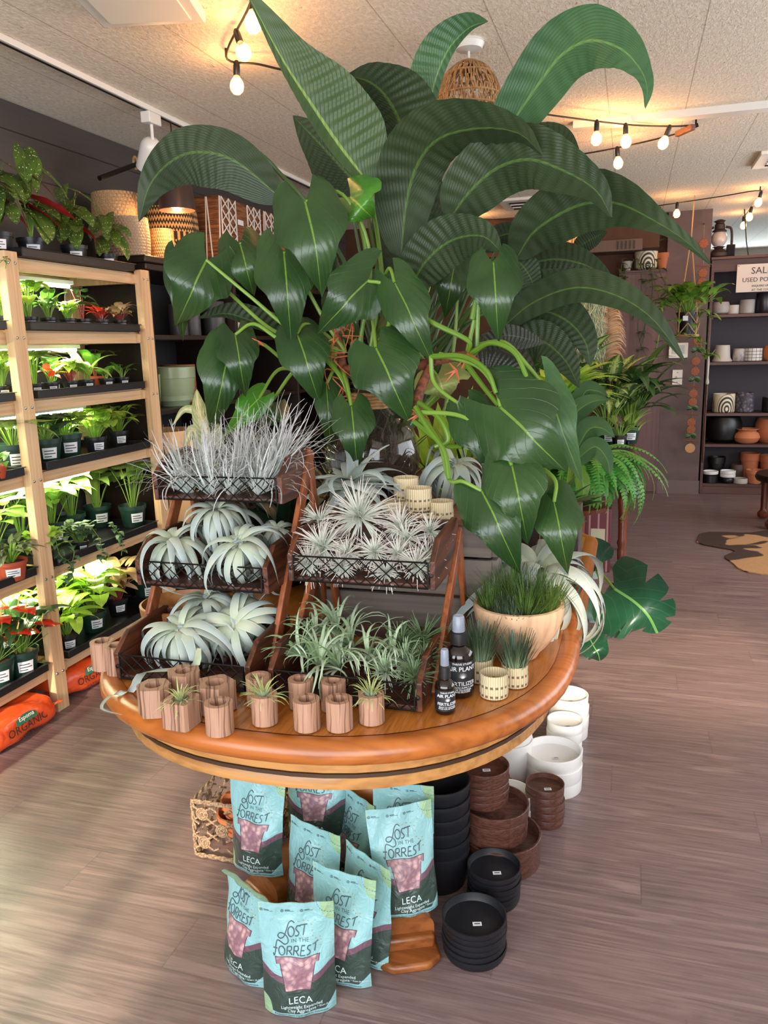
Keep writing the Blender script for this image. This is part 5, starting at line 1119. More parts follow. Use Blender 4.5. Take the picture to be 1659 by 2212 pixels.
P_((853, 612), (938, 792), 50, 2.0, [(800, 760, 2.1), (820, 640, 2.1), (840, 580, 2.06), (853, 612, 2.0)], lobe=.25, ph=6)
P_((1066, 568), (1077, 742), 56, 1.98, [(1010, 760, 2.05), (1025, 690, 2.06), (1050, 600, 2.03), (1066, 568, 1.98)], lobe=.22, ph=7, rip=.002)
P_((812, 752), (886, 915), 76, 1.97, [(800, 660, 2.1), (806, 700, 2.05), (812, 752, 1.97)], w2=72, lobe=.2, ph=8)
P_((508, 723), (530, 858), 44, 1.98, [T1, (620, 740, 2.06), (550, 700, 2.02), (508, 723, 1.98)], lobe=.22, ph=9)
P_((497, 752), (456, 938), 46, 2.03, [T1, (640, 790, 2.1), (560, 740, 2.08), (497, 752, 2.03)], lobe=.18, ph=10, w2=58, rip=.003)
P_((642, 722), (692, 876), 54, 2.04, [T1, (700, 720, 2.1), (660, 700, 2.07), (642, 722, 2.04)], lobe=.2, ph=11)
P_((759, 878), (773, 1022), 44, 1.93, [(740, 800, 2.1), (750, 830, 2.0), (759, 878, 1.93)], lobe=.18, ph=12)
P_((1081, 880), (1226, 1022), 98, 1.86, [(950, 765, 2.0), (1030, 790, 1.95), (1070, 840, 1.9), (1081, 880, 1.86)], w2=98, lobe=.38, ph=13, rip=.003)
P_((1180, 840), (1258, 1046), 42, 1.96, [(1030, 745, 2.05), (1090, 740, 2.02), (1140, 790, 1.98), (1180, 840, 1.96)], w2=52, lobe=.28, mat=leafmat('matte_philodendron_leaf', '3d5f38', '4a6c40', '6f9450', 6.5, slope=.5, vw=.06, vs=.3, rough=.45, mid='86a85a'), ph=14)
P_((1010, 885), (1085, 1045), 52, 1.92, [(930, 760, 2.0), (940, 830, 1.98), (1010, 885, 1.92)], lobe=.2, ph=15)
P_((1106, 1006), (1141, 1178), 64, 1.80, [(900, 890, 1.95), (1000, 900, 1.9), (1080, 960, 1.84), (1106, 1006, 1.80)], lobe=.24, ph=16, rip=.003)
P_((1040, 1060), (1126, 1243), 66, 1.79, [(905, 890, 1.98), (950, 960, 1.92), (970, 1035, 1.84), (1000, 1040, 1.80), (1040, 1060, 1.79)], lobe=.22, ph=17)
P_((1197, 1085), (1228, 1244), 50, 1.84, [(1110, 960, 1.95), (1170, 1010, 1.9), (1200, 1040, 1.87), (1197, 1085, 1.84)], lobe=.24, ph=18)
P_((518, 525), (548, 640), 52, 2.10, [T1, (640, 680, 2.12), (560, 580, 2.12), (518, 525, 2.10)], lobe=.3, ph=19, mat=PHIL)
P_((757, 425), (806, 472), 62, 2.12, [(775, 800, 2.2), (790, 560, 2.2), (757, 425, 2.12)], mat=PHILB, lobe=.5, ph=20)
P_((945, 812), (965, 862), 62, 2.15, [(900, 760, 2.1), (945, 812, 2.15)], mat=PHILY, lobe=.5, ph=21)
P_((560, 860), (482, 945), 30, 2.08, [(650, 800, 2.2), (600, 800, 2.15), (560, 860, 2.08)], mat=PHILB, lobe=.2, ph=22)
P_((590, 870), (560, 930), 44, 2.16, mat=PHIL, ph=23)
P_((705, 830), (715, 985), 28, 2.08, [(740, 760, 2.15), (705, 830, 2.08)], ph=24, lobe=.15)
P_((985, 560), (960, 690), 44, 2.3, [(960, 900, 2.3), (985, 700, 2.32), (985, 560, 2.3)], ph=25)
P_((690, 560), (640, 650), 44, 2.2, [T1, (720, 640, 2.2), (690, 560, 2.2)], ph=26)
P_((730, 650), (770, 760), 40, 2.16, [T1, (730, 700, 2.18), (730, 650, 2.16)], ph=27)
P_((860, 700), (850, 830), 44, 2.12, [(800, 800, 2.2), (860, 760, 2.15), (860, 700, 2.12)], ph=28)
mb = MB()
for q in ([(740, 960, 2.2), (745, 860, 2.15), (735, 760, 2.12), (720, 690, 2.1)], [(745, 800, 2.12), (820, 800, 2.08), (900, 790, 2.05), (960, 775, 2.03), (1020, 765, 2.03)], [(900, 900, 1.98), (905, 850, 2.0), (930, 790, 2.03)]):
    mb.tube([onY(*p) for p in q], [.016, .011], 10, False, 16)
mb.build('trunk', rough_mat('sheathed_trunk', '8a4a2c', '4a2a18', 70, .8, .8, .01), ph_)
mb = MB()
for q in ([(830, 640, 2.0), (940, 700, 1.98), (1010, 735, 1.98), (1012, 760, 2.0)], [(1020, 762, 2.0), (1060, 740, 1.95), (1110, 760, 1.92), (1138, 815, 1.9)], [(930, 770, 2.0), (1000, 770, 1.95), (1050, 800, 1.9), (1072, 850, 1.88)], [(1010, 790, 2.0), (1040, 830, 1.95), (1078, 878, 1.88)], [(905, 870, 1.98), (950, 905, 1.92), (968, 950, 1.9), (940, 965, 1.9)],
          [(898, 880, 1.95), (925, 925, 1.9), (960, 975, 1.85), (970, 1035, 1.82)], [(895, 910, 1.97), (960, 960, 1.93), (1000, 965, 1.9)], [(700, 770, 2.08), (740, 820, 2.05), (760, 878, 1.95)], [(1020, 690, 2.02), (1032, 640, 2.03), (1030, 750, 2.02)]):
    mb.tube([onY(*p) for p in q], [.0075, .0055], 8, False, 16)
mb.build('runners', flat('bright_green_stem', '587a22', .35), ph_)
RUST = flat('rust_sheath', 'a3522a', .6); mb = MB(); r = random.Random(4)
for k in range(16):
    a = onY(r.uniform(720, 770), r.uniform(700, 860), 2.1); mb.tube([a, a+V((r.uniform(-.04, .04), -.03, r.uniform(-.03, .03))), a+V((r.uniform(-.09, .09), -.03, r.uniform(-.09, .02)))], [.003, .001], 5, False, 6)
for q in ((1012, 765, 2.0), (985, 800, 2.0), (905, 895, 1.96), (560, 740, 2.0)):
    a = onY(*q)
    for j in range(5): mb2 = MB().tube([a, a+V((r.uniform(-.03, .03), -.01, r.uniform(-.04, .02)))], [.005, .001], 5); mb2.build('root_sheath', RUST, ph_)
mb.build('aerial_roots', RUST, ph_)
MB().lathe([(.10, 0), (.12, .02), (.14, .18), (.13, .18), (.12, .15), (0, .14)], (-.80, 2.22, TZ), 32).build('pot', CERK, ph_)
# ---- dark leafy plants behind (on the table) ----
def clump(label, c, n, L, W, mat, seed, el=(.8, 1.5), bend=(.2, 1.2), kind='lance', name='potted_plant', potr=.08, wav=0, azr=(0, 2*pi)):
    t = thing(name, label, 'potted plant', c); pot(t, c[0], c[1], c[2], potr, potr*1.5, POTK, tagside=None); r = random.Random(seed); mb = MB()
    for i in range(n):
        az = r.uniform(*azr); P = arc((c[0]+cos(az)*.02, c[1]+sin(az)*.02, c[2]+potr*1.3), az, r.uniform(*el), L*r.uniform(.6, 1.1), r.uniform(*bend), 9); leafmesh(mb, P, side_of(az), W, kind=kind, nu=2, nv=9, fold=.3, wav=wav)
    mb.build('foliage', mat, t, ang=80); return t
DRAC = leafmat('dark_strap_leaf', '16261a', '203426', '44604a', 3, rough=.35, vs=.15, trans=.08)
clump('dark strap-leaved plant behind the glass globe, to its left', (-.86, 2.45, TZ), 50, .40, .028, DRAC, 1, (.9, 1.55))
clump('dark strap-leaved plant behind the glass globe, to its right', (-.46, 2.50, TZ), 44, .36, .02, DRAC, 2, (1.1, 1.55), (.1, .6))
clump('dark low plant filling the gap behind the wispy air plants', (-1.02, 2.2, TZ), 36, .30, .03, DRAC, 3, (.4, 1.4))
clump('dark bushy plant on the table back under the peace lily leaves', (-.26, 2.62, TZ), 40, .22, .03, DARKG, 4, (.7, 1.5))
clump('bright lime plant glimpsed between the peace lily stalks', (-.66, 2.9, TZ), 30, .46, .05, LIME, 5, (1.2, 1.55), (.1, .5))
clump('yellow-green plant glimpsed right of the peace lily stalks', (-.42, 2.98, TZ), 26, .42, .05, LIME, 6, (1.2, 1.55), (.1, .5))
pv = thing('variegated_plant', 'pale variegated long-leaved plant behind the wispy air plants at left', 'potted plant', onY(440, 1010, 2.1)); pb = onY(470, 1010, 2.1); pv.location = (pb.x, pb.y, TZ); pot(pv, pb.x, pb.y, TZ, .06, .09, POTK)
VARG = leafmat('cream_variegated_leaf', '7d8a4c', '9c9f68', 'd8cfa0', 10, vw=.6, vs=.5, rough=.45, patch='cdbf90')
for pts, wl, wr in (([(470, 1000, 2.1), (452, 940, 2.1), (432, 890, 2.08), (425, 840, 2.06)], 26, 28), ([(468, 1000, 2.12), (440, 960, 2.1), (415, 930, 2.08), (395, 975, 2.05)], 18, 18), ([(470, 990, 2.12), (440, 905, 2.1), (400, 885, 2.08), (372, 920, 2.06)], 10, 12)):
    hleaf('leaf', pv, pts, wl, wr, VARG, fold=.3, rip=.003, rf=8, wav=.06, petiole=[(470, 1060, 2.11), pts[0]], pr=.003)
# monstera leaves hanging at the right of the table ----------------------------
mo = thing('monstera', 'split-leaf monstera plant reaching out low to the right of the table', 'plant', (-.03, 2.9, 0))
MB().lathe([(.09, 0), (.11, .02), (.14, .22), (.13, .22), (.12, .2), (0, .19)], (-.42, 3.02, 0), 28).build('pot', CERK, mo)
MONM = leafmat('monstera_leaf', '18402c', '22503a', '4c8a4c', 5, slope=.6, vw=.05, vs=.4, rough=.25, mid='7fb860', coat=.3, mott=2)
def monstera(pts, w, petiole, cuts=True, ph=0, roll=0):
    P = [onY(*q) for q in pts]; k = pxm(P[1]); nv = 36; C_ = catmull(P, nv); n = nv; L = sum((C_[i+1]-C_[i]).length for i in range(n)); mb = MB(); W = w*k
    for h in (-1, 1):
        nu = 8; vs = []; uvs = []; rows = [-.25*cos(j/5*pi/2) for j in range(5)]+[i/n for i in range(n+1)]
        for s in rows:
            i = max(0, min(n, int(round(s*n)))); T = (C_[min(i+1, n)]-C_[max(i-1, 0)]).normalized(); p = C_[i] if s >= 0 else C_[0]+T*s*L
            v = VIEW(p); S = T.cross(v).normalized(); N = S.cross(T); S = S*cos(roll)+N*sin(roll); N = S.cross(T)
            if s < 0: e = -s/.25; wo = W*(.45+.55*sqrt(max(0, 1-e*e))); wi = W*.45*e**1.2
            else:
                wo = W*(1-s**2.2)**.7*(1+.1*sin(s*5)); wi = 0
                if cuts:
                    f = (s*4.2+(.3 if h > 0 else 0)) % 1; dpt = .55 if (.25 < s < .92) else 0
                    wo *= 1-dpt*max(0, 1-abs(f-.5)*7)
            for c in range(nu+1): x_ = wi+(wo-wi)*c/nu; vs.append(p+S*h*x_+N*(x_*.18-x_*x_/W*.5)-T*(-.35*x_*0)+T*(x_*.25)); uvs.append((.5+.5*h*x_/W, max(0, s)))
        R_ = len(rows); w2 = nu+1; fs = []
        for j in range(R_-1):
            for i in range(nu): f = (j*w2+i, j*w2+i+1, (j+1)*w2+i+1, (j+1)*w2+i); fs.append(f if h > 0 else f[::-1])
        mb.add(vs, fs, uvs)
    o = mb.build('leaf', MONM, mo, ang=180); MB().tube([onY(*q) for q in petiole], [.006, .004], 8, False, 14).build('stalk', STEM, o)
monstera([(1328, 1272, 2.75), (1370, 1300, 2.68), (1400, 1330, 2.66), (1420, 1368, 2.7)], 82, [(1300, 1260, 2.9), (1290, 1230, 2.9), (1328, 1272, 2.75)], roll=-.2)
monstera([(1305, 1285, 2.9), (1320, 1320, 2.86), (1335, 1350, 2.86), (1345, 1374, 2.9)], 56, [(1290, 1270, 3.0), (1305, 1285, 2.9)], roll=.3)
monstera([(1272, 1375, 2.6), (1282, 1395, 2.57), (1292, 1412, 2.56), (1296, 1428, 2.6)], 30, [(1250, 1300, 2.8), (1256, 1340, 2.7), (1272, 1375, 2.6)], False)
monstera([(1300, 1215, 3.1), (1270, 1200, 3.06), (1255, 1240, 3.04)], 40, [(1300, 1250, 3.1), (1300, 1215, 3.1)], False)
# ================= UNDER THE TABLE =================
BW, BH = .172, .265
BAGM = M_('printed_pouch', .34); ux, uy, _ = BAGM.uv('UV'); u_ = (ux*2-1); v_ = uy
edge = .455-((u_.abs()*-1+1).ss(0, .62))*.075+(u_*3).sin()*.004
mint, sage, purp, dark_ = hexc('86b3b6'), hexc('8fae88'), hexc('6a4a58'), hexc('33423c')
c = BAGM.mix((v_ < edge), mint, purp); c = BAGM.mix((v_ < edge-.058), c, dark_)
c = BAGM.mix((v_ < (.047+(u_ > .72)*(u_-.72)*.35)), c, mint)
cr = ((u_-1)*(u_-1)*2.2+(v_-1.0)*(v_-1.0)*9) ; c = BAGM.mix((cr < .30), c, sage)
cl = ((u_+1)*(u_+1)*3.4+(v_-.05)*(v_-.05)*14); c = BAGM.mix((cl < .22), c, sage)
rim = (v_-.485) > 0; hw = .46+(v_-.26)*.0; hwx = rim*.09+(v_-.26)*.62+.33
inw = (u_.abs() < hwx)*(v_ < .538)*(v_ > .262); ino = (u_.abs() < hwx+.025)*(v_ < .545)*(v_ > .254)
d = BAGM.voro(BAGM.vec(ux*13, uy*20, 0), 1); ball = BAGM.mix(d.ss(.1, .75), hexc('cda5a2'), hexc('8a6570'))
c = BAGM.mix(ino, c, hexc('4c3644')); c = BAGM.mix(inw, c, ball)
seal = ((v_-.885).abs() < .006); c = BAGM.mix(seal*.3, c, hexc('7fb0ad'))
wr = BAGM.noise(BAGM.vec(ux*2.2, uy*3, 0), 2.2, 4, .5, 1.5); BAGM.col(c).bump(wr, .35, .02); BAGM = BAGM.m
BAGB = M_('pouch_back', .4); ux, uy, _ = BAGB.uv('UV'); wr = BAGB.noise(BAGB.vec(ux*2.2, uy*3, 5), 2.2, 4, .5, 1.5); BAGB.col(BAGB.mix(uy > .44, hexc('3f4f46'), hexc('9dbba0'))).bump(wr, .35, .02); BAGB = BAGB.m
PRT = flat('charcoal_print', '47565c', .5); PRW = flat('pale_print', 'c9dede', .5); PRG = flat('gold_print', 'b59a5a', .5)
def make_bag(seed, fold=0):
    r = random.Random(seed); t = thing('clay_pouch', '', 'pouch', (0, 0, 0)); ph = [r.uniform(0, 6) for _ in range(4)]
    def surf(u, v, sd=-1):
        w_ = BW/2*(.94+.06*v+.03*sin(v*3+ph[0])*.5-.03*exp(-((v-.45)/.25)**2)); T = .036*min(1, (1.0-v/.885)*1.9 if v < .885 else 0)**.8 if v < .885 else 0
        T = max(T, 0)*(.82+.18*sin(v*4+1))+.0009; y = sd*T*max(0, 1-abs(u)**2.4)**.8
        y += .0022*sin(u*5+v*9+ph[1])*(1-abs(u)*.5)+.0018*sin(u*9-v*14+ph[2])+.006*sin(v*2.4+ph[3])*(v)+.004*u*sin(v*3+ph[0])
        z = v*BH*(1-.01*cos(u*3)); x = u*w_
        if fold and v > .80:
            k = (v-.80)/.20; a = fold*k; R0 = BH*.20/max(abs(fold), .01); z = .80*BH+R0*sin(abs(a)); y -= math.copysign(R0*(1-cos(a)), fold); x += .02*k
        else: y += sd*-0
        if v < .05: y *= 1-(.05-v)*3
        return V((x, y, z+.001))
    fr = MB().grid(lambda a, b: surf(a*2-1, b, -1), 26, 40); bk = MB().grid(lambda a, b: surf(1-a*2, b, 1), 18, 30)
    body = fr.build('pouch_front', BAGM, t, ang=180); bk.build('pouch_back', BAGB, t, ang=180)
    MB().grid(lambda a, b: surf(a*2-1, 0, -1).lerp(surf(a*2-1, 0, 1), b), 18, 2).build('bottom_gusset', BAGB, t)
    def S(x, y, k=.0008):   # zoomed print pixel -> pouch surface
        u = (x-800)/615; v = 1-(y-250)/1900
        p = surf(u, v); q = surf(u+.02, v); w2 = surf(u, v+.01); n = (q-p).cross(w2-p).normalized(); return p+n*k
    L = [[(765, 572), (722, 540), (672, 580), (632, 690), (590, 790), (530, 830), (488, 800), (520, 750), (590, 745), (650, 800), (652, 880), (600, 912), (540, 882), (482, 868), (455, 920), (432, 1060), (415, 1105), (400, 1070)], [(405, 990), (475, 990)],
         [(710+50*cos(a*pi/8), 705+80*sin(a*pi/8)) for a in range(17)], [(862, 642), (812, 630), (788, 672), (812, 712), (836, 752), (810, 787), (770, 780)], [(850, 628), (975, 626)], [(932, 632), (905, 785)],
         [(545+50*cos(a*pi/8), 1020+72*sin(a*pi/8)) for a in range(17)], [(1032, 948), (990, 950), (975, 990), (1012, 1030), (1008, 1072), (960, 1085)], [(1060, 945), (1150, 902)], [(1108, 925), (1090, 1055)],
         [(882, 940), (852, 1085)], [(882, 940), (935, 940)], [(870, 1010), (922, 1010)], [(852, 1085), (935, 1085)]]
    for o in (0, 115): L += [[(640+o, 950), (624+o, 1088)], [(640+o, 950), (700+o, 950), (708+o, 990), (690+o, 1016), (634+o, 1020)], [(664+o, 1020), (712+o, 1088)]]
    mb = MB()
    for st in L:
        P = [S(*q) for q in st]
        mb.tube(P, .00125, 5, True, max(2, len(P)*3) if len(P) > 3 and len(P) != 17 else 0)
    mb.build('logo_lettering', PRT, body)
    mb = MB()
    for x, y in ((830, 565), (910, 560), (990, 575), (1045, 630), (1055, 720), (1060, 810), (1110, 858), (1180, 855), (1190, 905), (1185, 990)): mb.tube([S(x-10, y-4), S(x+10, y+5)], .0009, 5)
    mb.build('dotted_trail', PRG, body)
    mb = MB()
    for x in (170, 510, 830):
        xx = x+60; mb.tube([S(xx+22*cos(a*pi/6), 385+22*sin(a*pi/6)) for a in range(13)], .0005, 4, False); mb.tube([S(xx-8, 392), S(xx+2, 375), S(xx+9, 392)], .0005, 4)
        mb.tube([S(xx+45, 378), S(xx+130, 378)], .0007, 4); mb.tube([S(xx+45, 394), S(xx+190, 394)], .0004, 4)
    for k in range(9): a = pi/2+k*.2; mb.tube([S(1390-cos(a-pi/2)*250*1.0, 250+sin(a-pi/2)*1.0*190), S(1390-cos(a-pi/2+.09)*250, 250+sin(a-pi/2+.09)*190)], .0005, 4)
    mb.build('icon_row', PRT, body)
    for s_, sz, x, y, mt, sp_c in (('IN THE', 88, 850, 885, PRT, 1.1), ('LECA', 165, 830, 1880, PRW, 1.05), ('Lightweight Expanded', 78, 845, 1965, PRW, 1), ('Clay Aggregate', 78, 845, 2030, PRW, 1), ('Premium Semi-Hydroponic Substrate', 60, 830, 2120, PRT, 1), ('1 Quart (0.95 L)', 42, 1240, 2010, PRW, 1)):
        text_part(s_, sz, lambda q: S(x+q.x, y-q.y, .0007+(q.z)*.0), 'print', mt, body, ext=0, spacing=sp_c)
    return t
proto = [make_bag(1), make_bag(5), make_bag(9, 1.5)]
bags = [(-.676, 1.412, 0, 18, -3, 0, 'mint clay-pellet pouch frontmost on the floor, facing the camera', 1.0),
        (-.615, 1.525, 0, -10, -4, 1, 'mint clay-pellet pouch just behind and right of the frontmost one', 1.0),
        (-.585, 1.605, 0, -30, -5, 0, 'mint clay-pellet pouch mostly hidden, between the right front one and the one on the foot', 1.0),
        (-.492, 1.675, .085, 32, -12, 1, 'mint clay-pellet pouch propped on the table foot at right', 1.0),
        (-.535, 1.80, .10, 2, -2, 0, 'mint clay-pellet pouch behind the propped one, against the black pots', .98),
        (-.690, 1.83, .02, -36, -2, 1, 'mint clay-pellet pouch deep under the table, seen between the middle and right pouches', 1.0),
        (-.745, 1.645, .02, -18, -8, 0, 'mint clay-pellet pouch in the middle of the group, turned right', 1.0),
        (-.918, 1.70, .11, -6, -4, 1, 'mint clay-pellet pouch tallest at left, beside the woven basket', 1.0),
        (-.800, 1.84, .13, 6, -4, 0, 'mint clay-pellet pouch at the back with its top hidden by the table edge', 1.0),
        (-.845, 1.475, 0, -26, -4, 2, 'mint clay-pellet pouch at lower left with its top folded over', 1.0)]
used = set()
for (x, y, z, yaw, lean, pi_, lb, scl) in bags:
    o = proto[pi_] if pi_ not in used else dup(proto[pi_], (x, y, z))
    used.add(pi_); o.location = (x, y, z); o.rotation_euler = (R(lean), 0, R(yaw)); o.scale = (scl,)*3; tag(o, lb, 'pouch', 'mint pouches of clay pellets under the table')
# small blocks the raised pouches rest on are the table's own legs
# ---- woven basket
ROPE = rough_mat('twisted_seagrass', 'a48a6e', '6b5540', 180, .85, .9, .004)
bk_ = thing('woven_rope_basket', 'open square basket of knotted seagrass rope, left of the pouches', 'basket', (-1.06, 1.96, 0))
fx0, fx1, fy0, fy1, bz = -1.195, -.95, 1.84, 2.08, .185
def twist(mb, a, b, r_=.0065, n=22):
    a, b = V(a), V(b); d = b-a; L = d.length; d.normalize(); s = d.cross(V((.3, .5, .8))).normalized(); u = s.cross(d)
    for ph in (0, pi): mb.tube([a+d*L*i/n+(s*cos(i*1.0+ph)+u*sin(i*1.0+ph))*r_*.55 for i in range(n+1)], r_*.62, 5)
mb = MB(); cs = [(fx0, fy0), (fx1, fy0), (fx1, fy1), (fx0, fy1)]
for i in range(4):
    a, b = cs[i], cs[(i+1) % 4]; twist(mb, (*a, bz), (*b, bz)); twist(mb, (*a, .008), (*b, .008)); twist(mb, (*a, .008), (*a, bz), n=16)
mb.build('rope_frame', ROPE, bk_)
mb = MB(); r = random.Random(2)
for i in range(4):
    a, b = V((*cs[i], 0)), V((*cs[(i+1) % 4], 0)); d = b-a; L = d.length; nx = 4
    for gx in range(nx):
        for gz in range(3):
            cx = a+d*((gx+.5)/nx); cz = .03+(gz+.5)*(bz-.045)/3; c0 = cx+V((0, 0, cz)); dn = d.normalized(); s = L/nx/2; h_ = (bz-.045)/6
            if (gx+gz) % 2 == 0:
                for rr_ in (.006, .012, .018): mb.tube([c0+dn*cos(q*pi/6)*rr_+V((0, 0, sin(q*pi/6)*rr_)) for q in range(13)], .0034, 5, False)
            for sx in (-1, 1):
                for sz_ in (-1, 1): mb.tube([c0+dn*sx*.012+V((0, 0, sz_*.012)), c0+dn*sx*s+V((0, 0, sz_*h_))], .0032, 5)
mb.build('knotted_netting', ROPE, bk_)
for k, (dx, dy, z_) in enumerate(((-.07, .02, .012), (-.06, .03, .05), (.03, -.02, .012), (.04, -.01, .05))):
    o = MB().lathe([(.045, 0), (.058, .05), (.062, .05), (.062, .065), (.056, .065), (.04, .01), (0, .008)], (-1.06+dx, 1.96+dy, z_), 28).build('terracotta_pot', flat('terracotta_clay', 'a8603c', .8) if k == 0 else bpy.data.materials['terracotta_clay'], None, loc=(-1.06+dx, 1.96+dy, z_))
    tag(o, ('terracotta pot at the bottom left inside the rope basket', 'terracotta pot nested on the left one inside the rope basket', 'terracotta pot at the bottom right inside the rope basket', 'terracotta pot nested on the right one inside the rope basket')[k], 'pot', 'terracotta pots in the rope basket')
# ---- stacks of pots and saucers
MATK = flat('matte_black_plastic', '15161b', .48); DKB = M_('walnut_print', .45); x, y, z = DKB.uv('Object'); n = DKB.noise(DKB.vec(x*3, y*9, z*14), 4, 4, .6, .8); rg = (n*34).sin()*.5+.5; DKB.col(DKB.mix(rg*.8, hexc('5f3a2e'), hexc('3b221b'))); DKB = DKB.m
WHP = flat('white_glazed', 'e6e3e0', .35)
ORD = ['top', 'second', 'third', 'fourth', 'fifth', 'sixth']
def stack(name, cat, cx, cy, z0, r_, h, n, pitch, mat, desc, group, kind='saucer', tagp=True, jit=.002, taper=0):
    rr = random.Random(int(cx*1000+cy*77)); out = []
    for k in range(n):
        z = z0+k*pitch; c = V((cx+rr.uniform(-jit, jit), cy+rr.uniform(-jit, jit), z)); q = r_-taper*k
        if kind == 'saucer': pr = [(q*.90, 0), (q*.93, .002), (q*.985, h*.5), (q, h), (q*.965, h+.0006), (q*.93, h*.45), (q*.90, .005), (q*.5, .0045), (q*.48, .0052), (0, .0052)]
        elif kind == 'flat': pr = [(q*.97, 0), (q*.985, .002), (q*1.0, h-.001), (q*.99, h), (q*.95, h), (q*.945, h*.42), (0, h*.40)]
        else: pr = [(q*.80, 0), (q*.83, .004), (q*.98, h*.86), (q, h*.9), (q, h), (q*.96, h), (q*.94, h*.85), (q*.78, .02), (0, .02)]
        last = k == n-1; nm = ORD[n-1-k] if n-1-k < 6 else 'low'
        t = thing(name, desc % (nm if n > 1 else 'single'), cat, c, group=group)
        MB().lathe(pr, c, 44).build('body', mat, t, ang=35)
        if last and tagp:
            zz = {'saucer': .006, 'flat': h*.42+.001, 'pot': .02}[kind]
            a = .4; g = MB().box((c.x+.01, c.y-.012, z+zz+.0006), (.022, .013, .0008), .3).build('price_sticker', TAG_, t, smooth=False)
            for dd in (-.002, .002): pass
            MB().box((c.x+.010, c.y-.012, z+zz+.0012), (.014, .003, .0004), .3).build('price_print', INK, g, smooth=False)
        out.append(t)
    return out
G = lambda s: s
stack('black_pot', 'pot', -.468, 1.925, 0, .086, .115, 6, .040, MATK, '%s black pot in the tall nested stack behind the pouches', 'nested black pots', 'pot', False)
stack('black_saucer', 'saucer', -.325, 1.69, 0, .080, .024, 6, .0155, MATK, '%s black saucer in the larger front stack by the table foot', 'large black saucers')
stack('black_saucer', 'saucer', -.308, 1.888, 0, .072, .023, 6, .0165, MATK, '%s black saucer in the smaller stack behind the front one', 'small black saucers')
stack('brown_saucer', 'saucer', -.318, 2.065, 0, .115, .052, 2, .040, DKB, '%s of the two widest dark wood-grain saucers at the base', 'widest wood-grain saucers', 'flat', False)
stack('brown_saucer', 'saucer', -.335, 2.055, .094, .098, .035, 3, .030, DKB, '%s mid-size dark wood-grain saucer, resting on the widest ones', 'mid-size wood-grain saucers', 'flat', False)
stack('brown_saucer', 'saucer', -.368, 2.06, .192, .073, .024, 5, .021, DKB, '%s dark wood-grain saucer in the upper pile under the table edge', 'upper wood-grain saucers', 'flat')
stack('brown_saucer', 'saucer', -.213, 2.29, 0, .060, .028, 5, .0255, DKB, '%s small dark wood-grain saucer in the separate stack by the white ones', 'small wood-grain saucers', 'flat')
stack('white_saucer', 'saucer', -.205, 2.50, .0, .094, .048, 3, .044, WHP, '%s white saucer in the widest white stack', 'wide white saucers', 'flat')
stack('white_saucer', 'saucer', -.185, 2.70, 0, .064, .040, 4, .037, WHP, '%s white saucer in the narrow middle white stack', 'narrow white saucers', 'flat')
stack('white_saucer', 'saucer', -.185, 2.88, 0, .075, .045, 4, .041, WHP, '%s white saucer in the farthest white stack', 'far white saucers', 'flat')
stack('white_pot', 'pot', -.36, 2.50, 0, .085, .16, 4, .060, WHP, '%s tall white pot stacked behind the brown saucers', 'tall white pots', 'pot', False)
stack('white_saucer', 'saucer', -.325, 2.27, 0, .075, .05, 2, .045, WHP, '%s white saucer low behind the brown stacks', 'low white saucers', 'flat', False)
# ================= FAR RIGHT OF THE SHOP =================
PURW = wood('mauve_brown_wood', '6b4a48', '4c3230', 2, .5, .5, 12, .5, .1); SHW = wood('shelf_brown_wood', '5a352c', '3a211b', 0, .6, .45, 14, .5, .1)
t = thing('tall_cabinet', 'tall plain mauve-brown wooden cabinet beside the pillar, plants on top', 'cabinet', (.07, 8.1, 0))
MB().box((.068, 8.125, 1.05), (.42, .12, 2.10)).build('body', PURW, t, bevel=.004); MB().box((.068, 8.055, 1.05), (.42, .012, 2.06)).build('door', PURW, t, bevel=.003)
MB().box((.066, 8.12, 2.105), (.42, .14, .02)).build('top_board', PURW, t, bevel=.003)
def potpx(name, label, px_, py_, Y, w_, h_, mat, shape='cyl', cat='pot', group=None, z=None):
    """pot standing with its base at pixel (px_, py_) on depth plane Y; w_, h_ in px"""
    p = onY(px_, py_, Y); k = pxm(p); r_ = w_*k/2; h = h_*k; c = (p.x, Y+r_*.0, z if z is not None else p.z)
    pr = {'cyl': [(r_*.9, 0), (r_, h*.05), (r_, h*.98), (r_*.97, h), (r_*.88, h), (r_*.86, h*.1), (0, h*.08)],
          'taper': [(r_*.66, 0), (r_*.68, h*.02), (r_*.93, h*.74), (r_*1.0, h*.74), (r_*1.0, h), (r_*.9, h), (r_*.85, h*.7), (r_*.6, h*.08), (0, h*.06)],
          'bowl': [(r_*.6, 0), (r_*.9, h*.15), (r_, h*.45), (r_*.97, h*.8), (r_*.85, h), (r_*.78, h), (r_*.85, h*.5), (0, h*.1)],
          'urn': [(r_*.5, 0), (r_*.85, h*.15), (r_*1.0, h*.42), (r_*.9, h*.68), (r_*.66, h*.82), (r_*.72, h*.9), (r_*.9, h*.97), (r_*.88, h), (r_*.6, h*.92), (0, h*.3)],
          'flare': [(r_*.95, 0), (r_*1.0, h*.04), (r_*.8, h*.25), (r_*.7, h*.98), (r_*.64, h), (r_*.6, h*.2), (0, h*.1)],
          'disc': [(r_*.97, 0), (r_, h*.1), (r_, h*.95), (r_*.96, h), (r_*.9, h*.8), (0, h*.75)]}[shape]
    o = MB().lathe(pr, c, 36).build(name, mat, None, loc=c); tag(o, label, cat, group); return o
shf = thing('pottery_shelf', 'dark brown open shelving unit of pottery at the far right', 'shelf', (1.4, 8.3, 0))
SX0, SX1, SY0, SY1 = .672, 2.15, 8.12, 8.5
